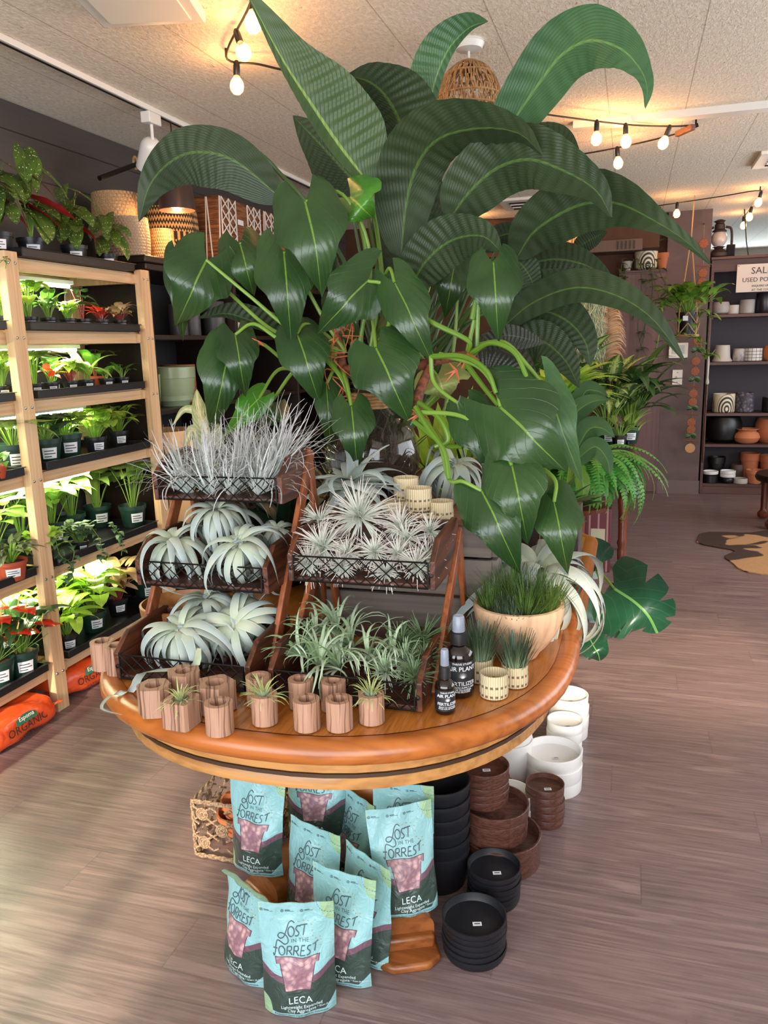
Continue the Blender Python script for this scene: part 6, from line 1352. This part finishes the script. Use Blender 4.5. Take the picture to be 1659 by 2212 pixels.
for xx in (SX0, SX1): MB().box((xx+.012, (SY0+SY1)/2, 1.09), (.026, SY1-SY0, 2.18)).build('side_panel', SHW, shf, bevel=.002)
MB().box(((SX0+SX1)/2, SY1-.01, 1.09), (SX1-SX0, .015, 2.16)).build('back_panel', flat('dark_grey_panel', '3a3238', .7), shf, smooth=False)
MB().box(((SX0+SX1)/2+.01, (SY0+SY1)/2-.02, 2.185), (SX1-SX0+.04, SY1-SY0+.04, .025)).build('top_board', SHW, shf, bevel=.003)
MB().box(((SX0+SX1)/2+.01, SY0+.01, 2.12), (SX1-SX0, .02, .11)).build('header_rail', SHW, shf, bevel=.002)
SZ = [1.687, 1.253, .777, .482, .10]
for z in SZ: MB().box(((SX0+SX1)/2+.01, (SY0+SY1)/2, z-.014), (SX1-SX0-.02, SY1-SY0-.01, .028)).build('shelf_board', SHW, shf, bevel=.002)
MB().box(((SX0+SX1)/2+.01, SY0+.02, .043), (SX1-SX0, .02, .085)).build('plinth', SHW, shf, bevel=.002)
TC = bpy.data.materials['terracotta_clay']; TC2 = flat('terracotta_bright', 'b9714a', .75); LGR = flat('light_grey_ceramic', '9c9490', .5); LWH = flat('chalk_ceramic', 'b8aea6', .5); MBR = rough_mat('marbled_ceramic', 'b8b0aa', '5c5358', 14, .5, 0)
PATC = M_('line_patterned_ceramic', .5); x, y, z = PATC.uv('UV'); g = ((x*14).frac() < .12).max(((y*34).frac() < .16)); PATC.col(PATC.mix(g, hexc('c9c2bb'), hexc('4a4444'))); PATC = PATC.m
GEO = M_('arch_patterned_ceramic', .5); x, y, z = GEO.uv('UV'); q = ((x*3.2).frac()-.5); rd = (q*q*.09+(y-.035)*(y-.035)).sqrt(); g = ((rd*26).frac() > .5)*(rd < .14); GEO.col(GEO.mix(g, hexc('d9c9ac'), hexc('241d1c'))); GEO = GEO.m
TEX = M_('scaled_grey_ceramic', .6); d = TEX.voro(TEX.coord(), 34); TEX.col(TEX.mix(d.ss(.1, .6), hexc('6d6670'), hexc('3c3740'))).bump(d, .8, .01); TEX = TEX.m
Yp = 8.24
for a in [('bowl_pot', 'round grey ceramic pot on the top shelf, at its left end', 1556, 0, 36, 26, LGR, 'bowl', 0), ('small_pot', 'small chalky white cup pot beside the round grey one', 1583, 0, 24, 19, LWH, 'cyl', 0), ('cylinder_pot', 'pale cylinder pot on the top shelf under the sale sign', 1613, 0, 30, 29, LGR, 'cyl', 0), ('speckled_pot', 'black starry pot on a wooden saucer, top shelf right', 1650, 0, 34, 42, flat('starry_black', '1d1a22', .3), 'cyl', 0),
          ('flared_pot', 'white and brown flared pot at the left of the second shelf', 1559, 1, 42, 35, LWH, 'flare', 0), ('marbled_pot', 'small marbled pot on the second shelf', 1596, 1, 26, 27, MBR, 'cyl', 0), ('patterned_pot', 'white pot with black line pattern on the second shelf', 1625, 1, 38, 28, PATC, 'cyl', 0), ('ochre_pot', 'ochre pot cut by the photo edge on the second shelf', 1662, 1, 28, 32, OCH, 'bowl', 0),
          ('arch_pot', 'cream pot with black arches on the third shelf', 1562, 2, 46, 40, GEO, 'cyl', 0), ('scaled_pot', 'grey scale-textured pot on the third shelf', 1607, 2, 38, 42, TEX, 'cyl', 0), ('black_pot', 'black pot at the right photo edge on the third shelf', 1662, 2, 32, 32, BLACK, 'cyl', 0),
          ('black_planter', 'large matte black planter on the fourth shelf', 1562, 3, 74, 56, BLACK, 'bowl', .06), ('terracotta_urn', 'squat terracotta urn on the fourth shelf', 1612, 3, 54, 33, TC2, 'urn', -.04), ('terracotta_bowl', 'brown terracotta pot behind the urn, at the photo edge', 1660, 3, 60, 52, TC, 'bowl', .08),
          ('black_stack', 'stack of black pots at the left back of the bottom shelf', 1546, 4, 36, 52, BLACK, 'taper', .10), ('black_dish', 'black dish under the flat white one, bottom shelf left', 1534, 4, 32, 17, BLACK, 'cyl', -.05), ('round_black_dish', 'round black dish under the two white discs', 1571, 4, 28, 12, BLACK, 'bowl', -.05), ('pale_disc', 'flat pale wooden disc box on the bottom shelf', 1599, 4, 30, 11, LWH, 'disc', -.05), ('terracotta_pot', 'terracotta flower pot at the front of the bottom shelf', 1629, 4, 38, 30, TC2, 'taper', -.04), ('terracotta_pot', 'stack of brown terracotta pots behind the front pot', 1617, 4, 40, 62, TC, 'taper', .10), ('terracotta_pot', 'tall terracotta pot at the photo edge, bottom shelf', 1660, 4, 42, 60, TC, 'taper', .06), ('brown_pot', 'dull brown pot at the back middle of the bottom shelf', 1592, 4, 30, 36, flat('dull_brown', '4f3a36', .7), 'cyl', .11)]:
    nm, lb, px_, sh, w_, h_, mt, shp, dy = a; z = SZ[sh]+.001; X_ = onY(px_, 106+0, Yp+dy)
    # solve the pixel column on the shelf height
    lo, hi = .3, 2.4
    for _k in range(40):
        mid = (lo+hi)/2; d = V((mid, Yp+dy, z))-CAM; q_ = 829.5+FPX*d.dot(_R)/d.dot(_D)
        if q_ < px_: lo = mid
        else: hi = mid
    k = 8.3/FPX*1.0; r_ = w_*k/2; h = h_*k
    o = potpx(nm, lb, px_, 800, Yp+dy, w_, h_, mt, shp); o.location = (lo, Yp+dy, z)
def discs(px_, lb, zoff, n_, w_=32):
    lo, hi = .3, 2.4
    for _k in range(40):
        mid = (lo+hi)/2; d = V((mid, Yp-.05, SZ[4]))-CAM; q_ = 829.5+FPX*d.dot(_R)/d.dot(_D)
        if q_ < px_: lo = mid
        else: hi = mid
    for k in range(n_):
        c = (lo, Yp-.05, SZ[4]+zoff+k*.032); o = MB().lathe([(.068, 0), (.07, .003), (.07, .028), (.066, .03), (.06, .02), (0, .018)], c, 30).build('white_dish', LWH if 0 else WHP, None, loc=c); tag(o, lb[k], 'dish')
discs(1534, ['flat white dish on the black dish, bottom shelf left end'], .085, 1); discs(1571, ['lower white disc on the round black dish', 'upper white disc on the round black dish'], .06, 2)
t = thing('wall_sign', 'paper sign on the pottery shelf reading SALE! USED POTTERY', 'sign', onY(1595, 572, 8.09))
a_, b2, c2_ = onY(1593, 572, 8.09), onY(1700, 560, 8.09), onY(1591, 632, 8.09); wd, hg = .56, (a_-c2_).length
sx_, sz_ = a_.x, a_.z-hg; pl = MB().box((a_.x+wd/2, 8.09, a_.z-hg/2), (wd, .006, hg)).build('sheet', flat('sign_paper', 'cbbdb0', .35), t, smooth=False)
def SG(s_, sz, x_, zt): return text_part(s_, sz, frame((a_.x+x_, 8.085, a_.z-zt), (1, 0, 0), (0, 0, 1)), 'lettering', INK, t, ext=.0005)
SG('SALE!', .082, .215, .085); SG('USED POTTERY', .054, .235, .155); SG('INQUIRE UPSTAIRS', .026, .24, .20); SG('AT THE COUNTER', .026, .24, .235)
MB().lathe([(.004, 0), (.004, .003)], (a_.x+.012, 8.085, a_.z-.012), 8, Matrix.Rotation(R(90), 3, 'X')).build('pin', BLKM, t)
# lantern
lp = onY(1551, 562, 8.2); lz = 2.199; k = 1.0
t = thing('oil_lantern', 'rusty brown oil lantern on top of the pottery shelf', 'lantern', (lp.x, 8.2, lz)); RST = rough_mat('rusty_metal', '3a2620', '241815', 60, .6, .3); L0 = (lp.x, 8.2, lz)
MB().lathe([(.075, 0), (.085, .01), (.085, .04), (.06, .06), (.035, .08), (.045, .09), (.06, .095), (.0, .1)], L0, 24).build('fuel_base', RST, t)
MB().lathe([(.04, .10), (.065, .13), (.072, .16), (.065, .20), (.045, .225)], L0, 24).build('glass_chimney', flat('milky_glass', 'b7aca6', .2), t)
MB().lathe([(.06, .225), (.065, .235), (.045, .25), (.045, .29), (.035, .30), (.04, .31), (.055, .32), (.02, .335), (0, .336)], L0, 24).build('top_cap', RST, t)
for s in (-1, 1): MB().tube([(lp.x+s*.07, 8.2, lz+.05), (lp.x+s*.105, 8.2, lz+.07), (lp.x+s*.10, 8.2, lz+.24), (lp.x+s*.05, 8.2, lz+.27)], .011, 8, sm=14).build('side_tube', RST, t)
sp2 = onY(1577, 560, 8.2); t = thing('small_speaker', 'small black speaker box next to the oil lantern', 'speaker', (sp2.x, 8.2, lz)); MB().box((sp2.x, 8.2, lz+.055), (.07, .07, .11)).build('cabinet', BLACK, t, bevel=.006); MB().box((sp2.x, 8.163, lz+.055), (.058, .004, .095)).build('grille', flat('grille_black', '0c0c0e', .9), t, bevel=.002)
q1 = onY(1607, 470, 8.2); tag(MB().tube([(q1.x, 8.2, HC-.01), onY(1612, 520, 8.2), onY(1617, 556, 8.2)], .005, 5).build('cable', CORD, None), 'dark cable dropping from the string light to the shelf top', 'cable')
# plates on the pillar
t = thing('light_switch', 'white light switch plate on the mauve pillar', 'light switch', onY(1463, 815, 8.09)); p = onY(1463, 815, 8.092)
MB().box((p.x, 8.094, p.z), (.09, .008, .14)).build('plate', OFFW, t, bevel=.002); MB().box((p.x, 8.086, p.z), (.012, .016, .026)).build('toggle', WHITE, t, bevel=.001)
for dz in (-.045, .045): MB().lathe([(.004, 0), (.004, .002)], (p.x, 8.089, p.z+dz), 8, Matrix.Rotation(R(90), 3, 'X')).build('screw', BLKM, t)
p = onY(1465, 757, 8.092); t = thing('thermostat', 'pale thermostat box on the pillar behind the leaf tip', 'thermostat', p); MB().box((p.x, 8.085, p.z), (.17, .03, .14)).build('case', OFFW, t, bevel=.004); MB().box((p.x, 8.068, p.z+.01), (.11, .004, .08)).build('screen', flat('screen_grey', 'a9b0a4', .3), t, bevel=.001)
# dried orange garland
gt = thing('orange_garland', 'hanging string of dried orange slices, twigs and greenery on the pillar edge', 'garland', onY(1521, 485, 7.98)); MB().tube([onY(1521, 485, 7.98), onY(1521, 483, 8.11)], .004, 6).build('nail', BLKM, gt); gp = [(1521, 485), (1519, 580), (1511, 680), (1505, 760), (1499, 830), (1494, 900), (1490, 975)]
GP = [onY(a, b, 7.98) for a, b in gp]; MB().tube(GP, .003, 5, sm=30).build('string', ROPE, gt); ORS = M_('dried_orange', .6); x, y, z = ORS.uv('UV'); g = ((x*9).frac() < .15); ORS.col(ORS.mix(g, hexc('8f4a22'), hexc('5c2c14'))); ORS = ORS.m; LOG = flat('birch_slice', 'b98a58', .7)
def pt(yy):
    for (a, b), (c_, d_) in zip(gp, gp[1:]):
        if b <= yy <= d_: f = (yy-b)/(d_-b); return onY(a+(c_-a)*f, yy, 7.965)
    return onY(1490, 975, 7.965)
for yy in (526, 590, 610, 648, 735, 780, 802, 850, 868, 912, 928): 
    p = pt(yy); MB().lathe([(0, -.006), (.026, -.006), (.038, -.004), (.040, 0), (.038, .004), (0, .006)], p, 24, Matrix.Rotation(R(90), 3, 'X')).build('orange_slice', ORS, gt)
p = pt(968); MB().lathe([(0, -.006), (.044, -.006), (.046, 0), (.044, .006), (0, .006)], p, 24, Matrix.Rotation(R(90), 3, 'X')).build('wood_slice', LOG, gt)
for yy in (575, 745, 835, 895, 952): p = pt(yy); MB().tube([p+V((-.06, 0, .004)), p+V((.06, 0, -.006))], .007, 6).build('cinnamon_stick', flat('cinnamon', '7a3f22', .7), gt)
for yy in (628, 755, 818, 880, 940):
    p = pt(yy); mb = MB()
    for s in (-1, 1):
        for j in range(5): leafmesh(mb, arc(p, (0 if s > 0 else pi)+.3*j-.6, .2*(j-2), .06, .4, 4), V((0, 0, 1)), .014, nu=1, nv=4)
    mb.build('green_sprig', DARKG, gt, ang=80)
p0_, p1_ = onY(1521, 780, 8.02), onY(1518, 1000, 8.02)
t = thing('hanging_baton', 'thin dark wooden baton with a pale tip, hanging between pillar and shelf', 'baton', p1_); MB().lathe([(.008, 0), (.012, .1), (.008, .5), (.014, .72), (.01, .74)], (p1_.x, 8.02, p1_.z), 12).build('handle', SHW, t); MB().lathe([(.012, .74), (.018, .76), (.01, .80), (.012, .95), (.004, 1.02)], (p1_.x, 8.02, p1_.z), 12).build('pale_tip', LWH, t); MB().tube([(p1_.x, 8.02, p1_.z+1.02), (p1_.x+.0, 8.02, p1_.z+1.35), (p1_.x, 8.095, p1_.z+1.36)], .002, 4).build('string', ROPE, t)
# hanging pothos
hp = onY(1483, 722, 7.3); r_ = 23*pxm(hp); pb_ = hp.z
t = thing('hanging_pothos', 'green pothos in a black pot held by a macrame hanger at far right', 'hanging plant', hp)
MB().lathe([(r_*.72, 0), (r_*.95, .16), (r_, .16), (r_, .18), (r_*.9, .18), (0, .15)], hp, 28).build('pot', BLACK, t); MB().box((hp.x-.02, hp.y-r_*1.0, hp.z+.13), (.04, .004, .04)).build('price_tag', TAG_, t)
mb = MB(); top = V((hp.x+.01, hp.y, HC))
for k in range(4):
    a = pi/4+k*pi/2; q = V((cos(a)*r_*1.05, sin(a)*r_*1.05, 0)); mb.tube([hp+q+V((0, 0, -.01)), hp+q*1.05+V((0, 0, .17)), hp+V((0, 0, .78)), top], .005, 5)
    for s in (-1, 1):
        for z0_, z1_ in ((0, .09), (.09, .18)): b_ = a+s*pi/8*2; mb.tube([hp+V((cos(a)*r_*1.06, sin(a)*r_*1.06, z0_ if z0_ == 0 else z0_)), hp+V((cos(b_)*r_*1.08, sin(b_)*r_*1.08, z1_))], .0045, 5)
mb.tube([hp+V((cos(a*pi/8)*r_, sin(a*pi/8)*r_, -.012)) for a in range(17)], .012, 6); mb.build('macrame_hanger', flat('macrame_cord', 'a8835a', .8), t)
lf, st = MB(), MB(); bush(lf, st, (hp.x, hp.y), hp.z+.16, .30, .24, 70, .11, .042, seed=3, nu=2, nv=6); lf.build('foliage', POTH, t, ang=80); st.build('stems', STEM, t)
for k, pts in enumerate(([(1465, 690), (1430, 700), (1420, 745), (1412, 760)], [(1500, 700), (1505, 745), (1530, 770), (1545, 755)], [(1520, 670), (1535, 680), (1540, 690)], [(1455, 660), (1425, 655), (1415, 670)], [(1470, 720), (1450, 735), (1445, 755)], [(1490, 725), (1510, 735), (1520, 760), (1538, 768)])): vine(t, [onY(a, b, 7.15) for a, b in pts], POTH, 5, .04, .10, 90+k, sr=.003)
# trailing plant on top of the tall cabinet
cp = onY(1395, 572, 8.12); cz = 2.116
t = thing('trailing_hoya', 'dark trailing plant in a cream and black pot on the tall cabinet', 'potted plant', (cp.x, 8.12, cz)); MB().lathe([(.07, 0), (.10, .02), (.105, .17), (.095, .17), (.08, .05), (0, .04)], (cp.x, 8.12, cz), 28).build('pot', GEO, t)
lf, st = MB(), MB(); bush(lf, st, (cp.x, 8.1), cz+.15, .14, .18, 22, .10, .035, seed=8); lf.build('foliage', POTHD, t, ang=80); st.build('stems', STEMD, t)
for k, pts in enumerate(([(1370, 560), (1350, 600), (1362, 640), (1372, 700)], [(1385, 570), (1385, 640), (1378, 720), (1400, 780)], [(1400, 570), (1410, 620), (1398, 690), (1380, 740)], [(1420, 560), (1430, 600), (1448, 630), (1435, 660)], [(1345, 560), (1342, 590), (1348, 610)], [(1395, 575), (1395, 640), (1392, 720), (1370, 790)], [(1405, 580), (1425, 650), (1420, 700)])): vine(t, [onY(a, b, 8.02-.008*k) for a, b in pts], POTHD, 6, .032, .10, 120+k, STEMD, .003)
o = potpx('terracotta_pot', 'terracotta pot beside the trailing plant on the tall cabinet', 1431, 575, 8.13, 28, 34, TC, 'taper', z=2.116)
o = potpx('variegated_ivy_pot', 'small pale variegated plant pot at the left end of the tall cabinet', 1355, 580, 8.1, 20, 20, LWH, 'taper', z=2.116)
# ---- side table with foliage plants
MAH = wood('mahogany', '7c3f26', '4b2114', 2, .8, .35, 14, .4, .05)
t = thing('side_table', 'reddish wooden side table with turned legs, holding the leafy plants', 'table', (-.4, 5.55, 0)); tx0, tx1, ty0, ty1 = -.95, .05, 5.22, 5.85
MB().box(((tx0+tx1)/2, (ty0+ty1)/2, .755), (tx1-tx0, ty1-ty0, .03)).build('table_top', MAH, t, bevel=.01); MB().box(((tx0+tx1)/2, (ty0+ty1)/2, .68), (tx1-tx0-.08, ty1-ty0-.08, .12)).build('apron', MAH, t, bevel=.003)
for xx in (tx0+.07, tx1-.07):
    for yy in (ty0+.07, ty1-.07):
        MB().lathe([(.022, 0), (.026, .03), (.03, .12), (.024, .14), (.034, .17), (.026, .2), (.03, .38), (.036, .46), (.026, .48), (.034, .5), (.026, .52), (.034, .54), (.03, .56)], (xx, yy, 0), 20).box((xx, yy, .65), (.065, .065, .18)).build('leg', MAH, t, ang=35)
MB().box((-.33, 5.5, .785), (.66, .42, .012)).box((-.33, 5.3, .80), (.66, .012, .04)).box((-.003, 5.5, .80), (.012, .42, .04)).box((-.66, 5.5, .80), (.012, .42, .04)).box((-.33, 5.7, .80), (.66, .012, .04)).build('plant_tray', BLACK, None, bevel=.004); o = C.objects[-1]; tag(o, 'wide black tray under the foliage plants on the side table', 'tray')
def dief(label, x, y, z, n, L, W, mat, seed, r_=.07, pm=POTG, tall=.2, **k):
    t = thing('foliage_plant', label, 'potted plant', (x, y, z)); pot(t, x, y, z, r_, r_*1.6, pm, tagside=-1.3); r = random.Random(seed); lf, st = MB(), MB()
    for i in range(n):
        az = r.uniform(0, 2*pi); b = V((x+cos(az)*.02, y+sin(az)*.02, z+r_*1.4)); tp = b+V((cos(az)*r.uniform(.02, .12), sin(az)*r.uniform(.02, .12), r.uniform(.3, 1)*tall)); st.tube([b, b.lerp(tp, .5)+V((0, 0, .03)), tp], [.006, .003], 5, False, 5)
        LL = L*r.uniform(.7, 1.1); leafmesh(lf, arc(tp, az, r.uniform(.2, 1.2), LL, r.uniform(.6, 1.6), 8), side_of(az), W*LL/L, kind='lance', nu=3, nv=8, fold=.2, wav=.02)
    lf.build('foliage', mat, t, ang=80); st.build('stems', STEM, t)
dief('dieffenbachia with cream-veined leaves, front of the black tray', -.14, 5.45, .80, 34, .34, .07, DIEF, 1, tall=.36)
dief('bushy dark green plant at the right of the black tray', .0, 5.55, .80, 70, .30, .04, DARKG, 2, tall=.36)
dief('small lime-striped seedling in a little black pot on the tray', -.06, 5.33, .80, 8, .16, .022, LIMEV, 3, .05, POTK, .1)
dief('tall pale-leaved plant at the left back of the side table', -.34, 5.6, .80, 30, .40, .07, DIEF, 4, tall=.42)
dief('dark-leaved plant behind the peace lily on the side table', -.62, 5.5, .80, 26, .3, .05, DARKG, 5, tall=.40)
def fern(label, c, n, L, mat, seed, stand_h, azr=(-2.6, .6), down=(1.9, 2.9), fl=.030):
    t = thing('fern', label, 'potted plant', (c[0], c[1], stand_h)); pot(t, c[0], c[1], stand_h, .11, .15, POTG, tagside=None); r = random.Random(seed); lf = MB(); st = MB()
    for i in range(n):
        az = r.uniform(*azr); P = arc((c[0]+cos(az)*.05, c[1]+sin(az)*.05, stand_h+.15), az, r.uniform(.4, 1.3), L*r.uniform(.6, 1.1), r.uniform(*down), 26, r.uniform(-.3, .3)); st.tube(P, .0014, 4, False)
        for j in range(2, 26):
            f = j/26; wl = fl*(sin(pi*min(1, f*1.05+.08)))**.6+.004; T = (P[j+1]-P[j-1]).normalized(); S = T.cross(V((0, 0, 1))).normalized(); S = S if S.length > .1 else V((1, 0, 0))
            for s in (-1, 1):
                a = P[j]; b = a+S*s*wl+T*wl*.15-V((0, 0, wl*.15)); h_ = T*.0085; lf.add([a-h_, a+h_, b+h_*.6, b-h_*.6], [(0, 1, 2, 3)])
    lf.build('fronds', mat, t, ang=80); st.build('frond_stems', STEM, t); return t
fern('bright green fern cascading beside the table corner', (-.26, 4.30), 110, .50, FERN, 1, .66)
MB().lathe([(.14, 0), (.15, .02), (.05, .05), (.04, .3), (.05, .56), (.15, .59), (.16, .615), (0, .615)], (-.26, 4.30, 0), 28).build('plant_stand', MAH, None); tag(C.objects[-1], 'round pedestal stand carrying the bright green fern', 'plant stand')
fern('pale yellow-green fern higher up behind the peace lily leaves', (-.42, 4.9), 60, .42, FERNL, 2, 1.0, (0, 2*pi), (.8, 1.8))
MB().lathe([(.16, 0), (.17, .02), (.05, .05), (.04, .5), (.05, .94), (.15, .97), (.16, .995), (0, .995)], (-.42, 4.9, 0), 28).build('plant_stand', MAH, None); tag(C.objects[-1], 'tall pedestal stand carrying the pale fern', 'plant stand')
gl = thing('foliage_plant', 'glossy broad-leaved plant leaning right, just beyond the table corner', 'potted plant', (-.36, 3.66, 0)); MB().lathe([(.09, 0), (.13, .25), (.12, .25), (0, .22)], (-.36, 3.66, .35), 28).build('pot', CERK, gl); MB().lathe([(.12, 0), (.04, .03), (.03, .3), (.12, .35), (0, .35)], (-.36, 3.66, 0), 24).build('pot_stand', MAH, gl)
for pts, wl, wr in (([(1235, 960, 3.6), (1240, 900, 3.55), (1275, 870, 3.5), (1318, 862, 3.45)], 26, 24), ([(1240, 985, 3.6), (1270, 930, 3.55), (1300, 925, 3.5), (1328, 945, 3.48)], 26, 24), ([(1250, 990, 3.55), (1285, 965, 3.5), (1310, 990, 3.46), (1318, 1028, 3.44)], 22, 24), ([(1240, 920, 3.62), (1262, 850, 3.6), (1290, 845, 3.58), (1312, 855, 3.55)], 22, 20), ([(1240, 1000, 3.6), (1272, 975, 3.58), (1296, 960, 3.55)], 20, 18), ([(1250, 1010, 3.55), (1260, 1050, 3.5), (1256, 1100, 3.5)], 16, 16)):
    hleaf('leaf', gl, pts, wl, wr, MIDG if wl == 16 else SPATHL, fold=.3, rip=.002, petiole=[(1225, 1060, 3.62), pts[0]], pr=.005)
mb = MB(); r = random.Random(12); mc = onY(1262, 600, 5.6)
for i in range(170):
    a = r.uniform(0, 2*pi); q = mc+V((r.gauss(0, .045), r.gauss(0, .04), r.uniform(-.1, .1))); P = [q]
    for k in range(9): P.append(P[-1]+V((r.uniform(-.035, .04), r.uniform(-.03, .03), -.068*r.uniform(.5, 1.2))))
    mb.tube(P, .0022, 3, False)
    for k in range(2, 9, 2): mb.tube([P[k], P[k]+V((r.uniform(-.05, .05), 0, r.uniform(-.03, .03)))], .0015, 3, False)
t = thing('spanish_moss', 'pale grey-green spanish moss hanging in a long beard behind the peace lily', 'hanging plant', mc); o = mb.build('moss_strands', flat('moss_grey', '9aa58a', .9), t); o['kind'] = 'stuff'; MB().tube([mc+V((0, 0, .05)), (mc.x, mc.y, HC)], .003, 4).build('hanging_string', ROPE, t)
fp = thing('dried_palm', 'dried tan feathery palm leaf standing on the side table by the moss', 'dried leaf', onY(1300, 760, 5.75)); mb = MB(); FB = onY(1285, 880, 5.7); FT = onY(1312, 640, 5.7); r = random.Random(6)
for i in range(60):
    f = .25+.75*i/60; c_ = FB.lerp(FT, f)+V((.03*sin(f*3), 0, 0))
    for s in (-1, 1): L_ = .11*sin(pi*min(1, f*.95))**.7+.02; P = [c_, c_+V((s*L_*.6, r.uniform(-.03, .03), .02)), c_+V((s*L_, r.uniform(-.06, .06), -.03+r.uniform(-.03, .02)))]; ribbon(mb, catmull(P, 5), .006, 0, .2, 1, V((0, .3, 1)), 1)
mb.build('feathers', flat('dried_tan', 'a98a6c', .8), fp, ang=180); MB().tube([FB, FT], [.006, .002], 6).build('midrib', flat('dried_stem', '8a6a4a', .7), fp)
lm = thing('lime_leaf_plant', 'single bright lime round leaf glowing beside the moss', 'plant', onY(1226, 900, 5.2)); hleaf('leaf', lm, [(1222, 672, 5.2), (1226, 655, 5.2), (1232, 640, 5.2)], 19, 19, LIME, kind='oval', petiole=[(1215, 900, 5.2), (1222, 672, 5.2)], pr=.004)
t = thing('gift_box', 'dark red striped box standing under the side table', 'box', onY(1308, 1240, 5.3)); p = onZ(1306, 1238, 0); m = M_('maroon_stripe', .5); x, y, z = m.uv('Object'); m.col(m.mix(((x*18).frac() < .2), hexc('5c1f2c'), hexc('a07a78'))); MB().box((p.x-.05, p.y+.1, .21), (.16, .16, .42)).build('carton', m.m, t, bevel=.004); MB().box((p.x-.05, p.y+.018, .22), (.09, .004, .14)).build('front_label', flat('label_cream', 'b8b39a', .5), t)
# cowhide rug and furniture foot
RUG = M_('cowhide', .8); v = RUG.coord(); n = RUG.noise(v, 2.6, 2, .5, .6); f = RUG.noise(v, 60, 3); c = RUG.mix(n.ss(.50, .53), hexc('3a2418'), hexc('b88a5c')); RUG.col(RUG.mix(f*.3, c, hexc('2a1810'))).bump(f, .4, .004); RUG = RUG.m
rp_ = []; r = random.Random(8); rc = V((1.30, 5.95, 0))
for i in range(60): a = 2*pi*i/60; q = 1+.13*sin(3*a+1)+.10*sin(5*a+.5)+.05*sin(11*a); rp_.append((rc.x+.78*q*cos(a), rc.y+.62*q*sin(a)))
o = MB().prism(rp_, .001, .008).build('cowhide_rug', RUG, None, smooth=False); tag(o, 'irregular brown and tan cowhide rug on the floor at the right edge', 'rug')
p = onZ(1659, 1143, 0); t = thing('wooden_stool', 'dark wooden stool with a bun foot at the right edge of the photo', 'stool', (p.x+.3, p.y+.2, .008))
for dx, dy in ((.02, 0), (.42, 0), (.02, .4), (.42, .4)): MB().lathe([(.03, 0), (.045, .015), (.048, .04), (.03, .06), (.025, .08), (.03, .35)], (p.x+dx, p.y+dy, .0085), 20).build('leg', MAH, t)
MB().lathe([(.0, .35), (.30, .35), (.31, .37), (.30, .40), (0, .41)], (p.x+.22, p.y+.2, .0085), 40).build('seat', DKW, t)
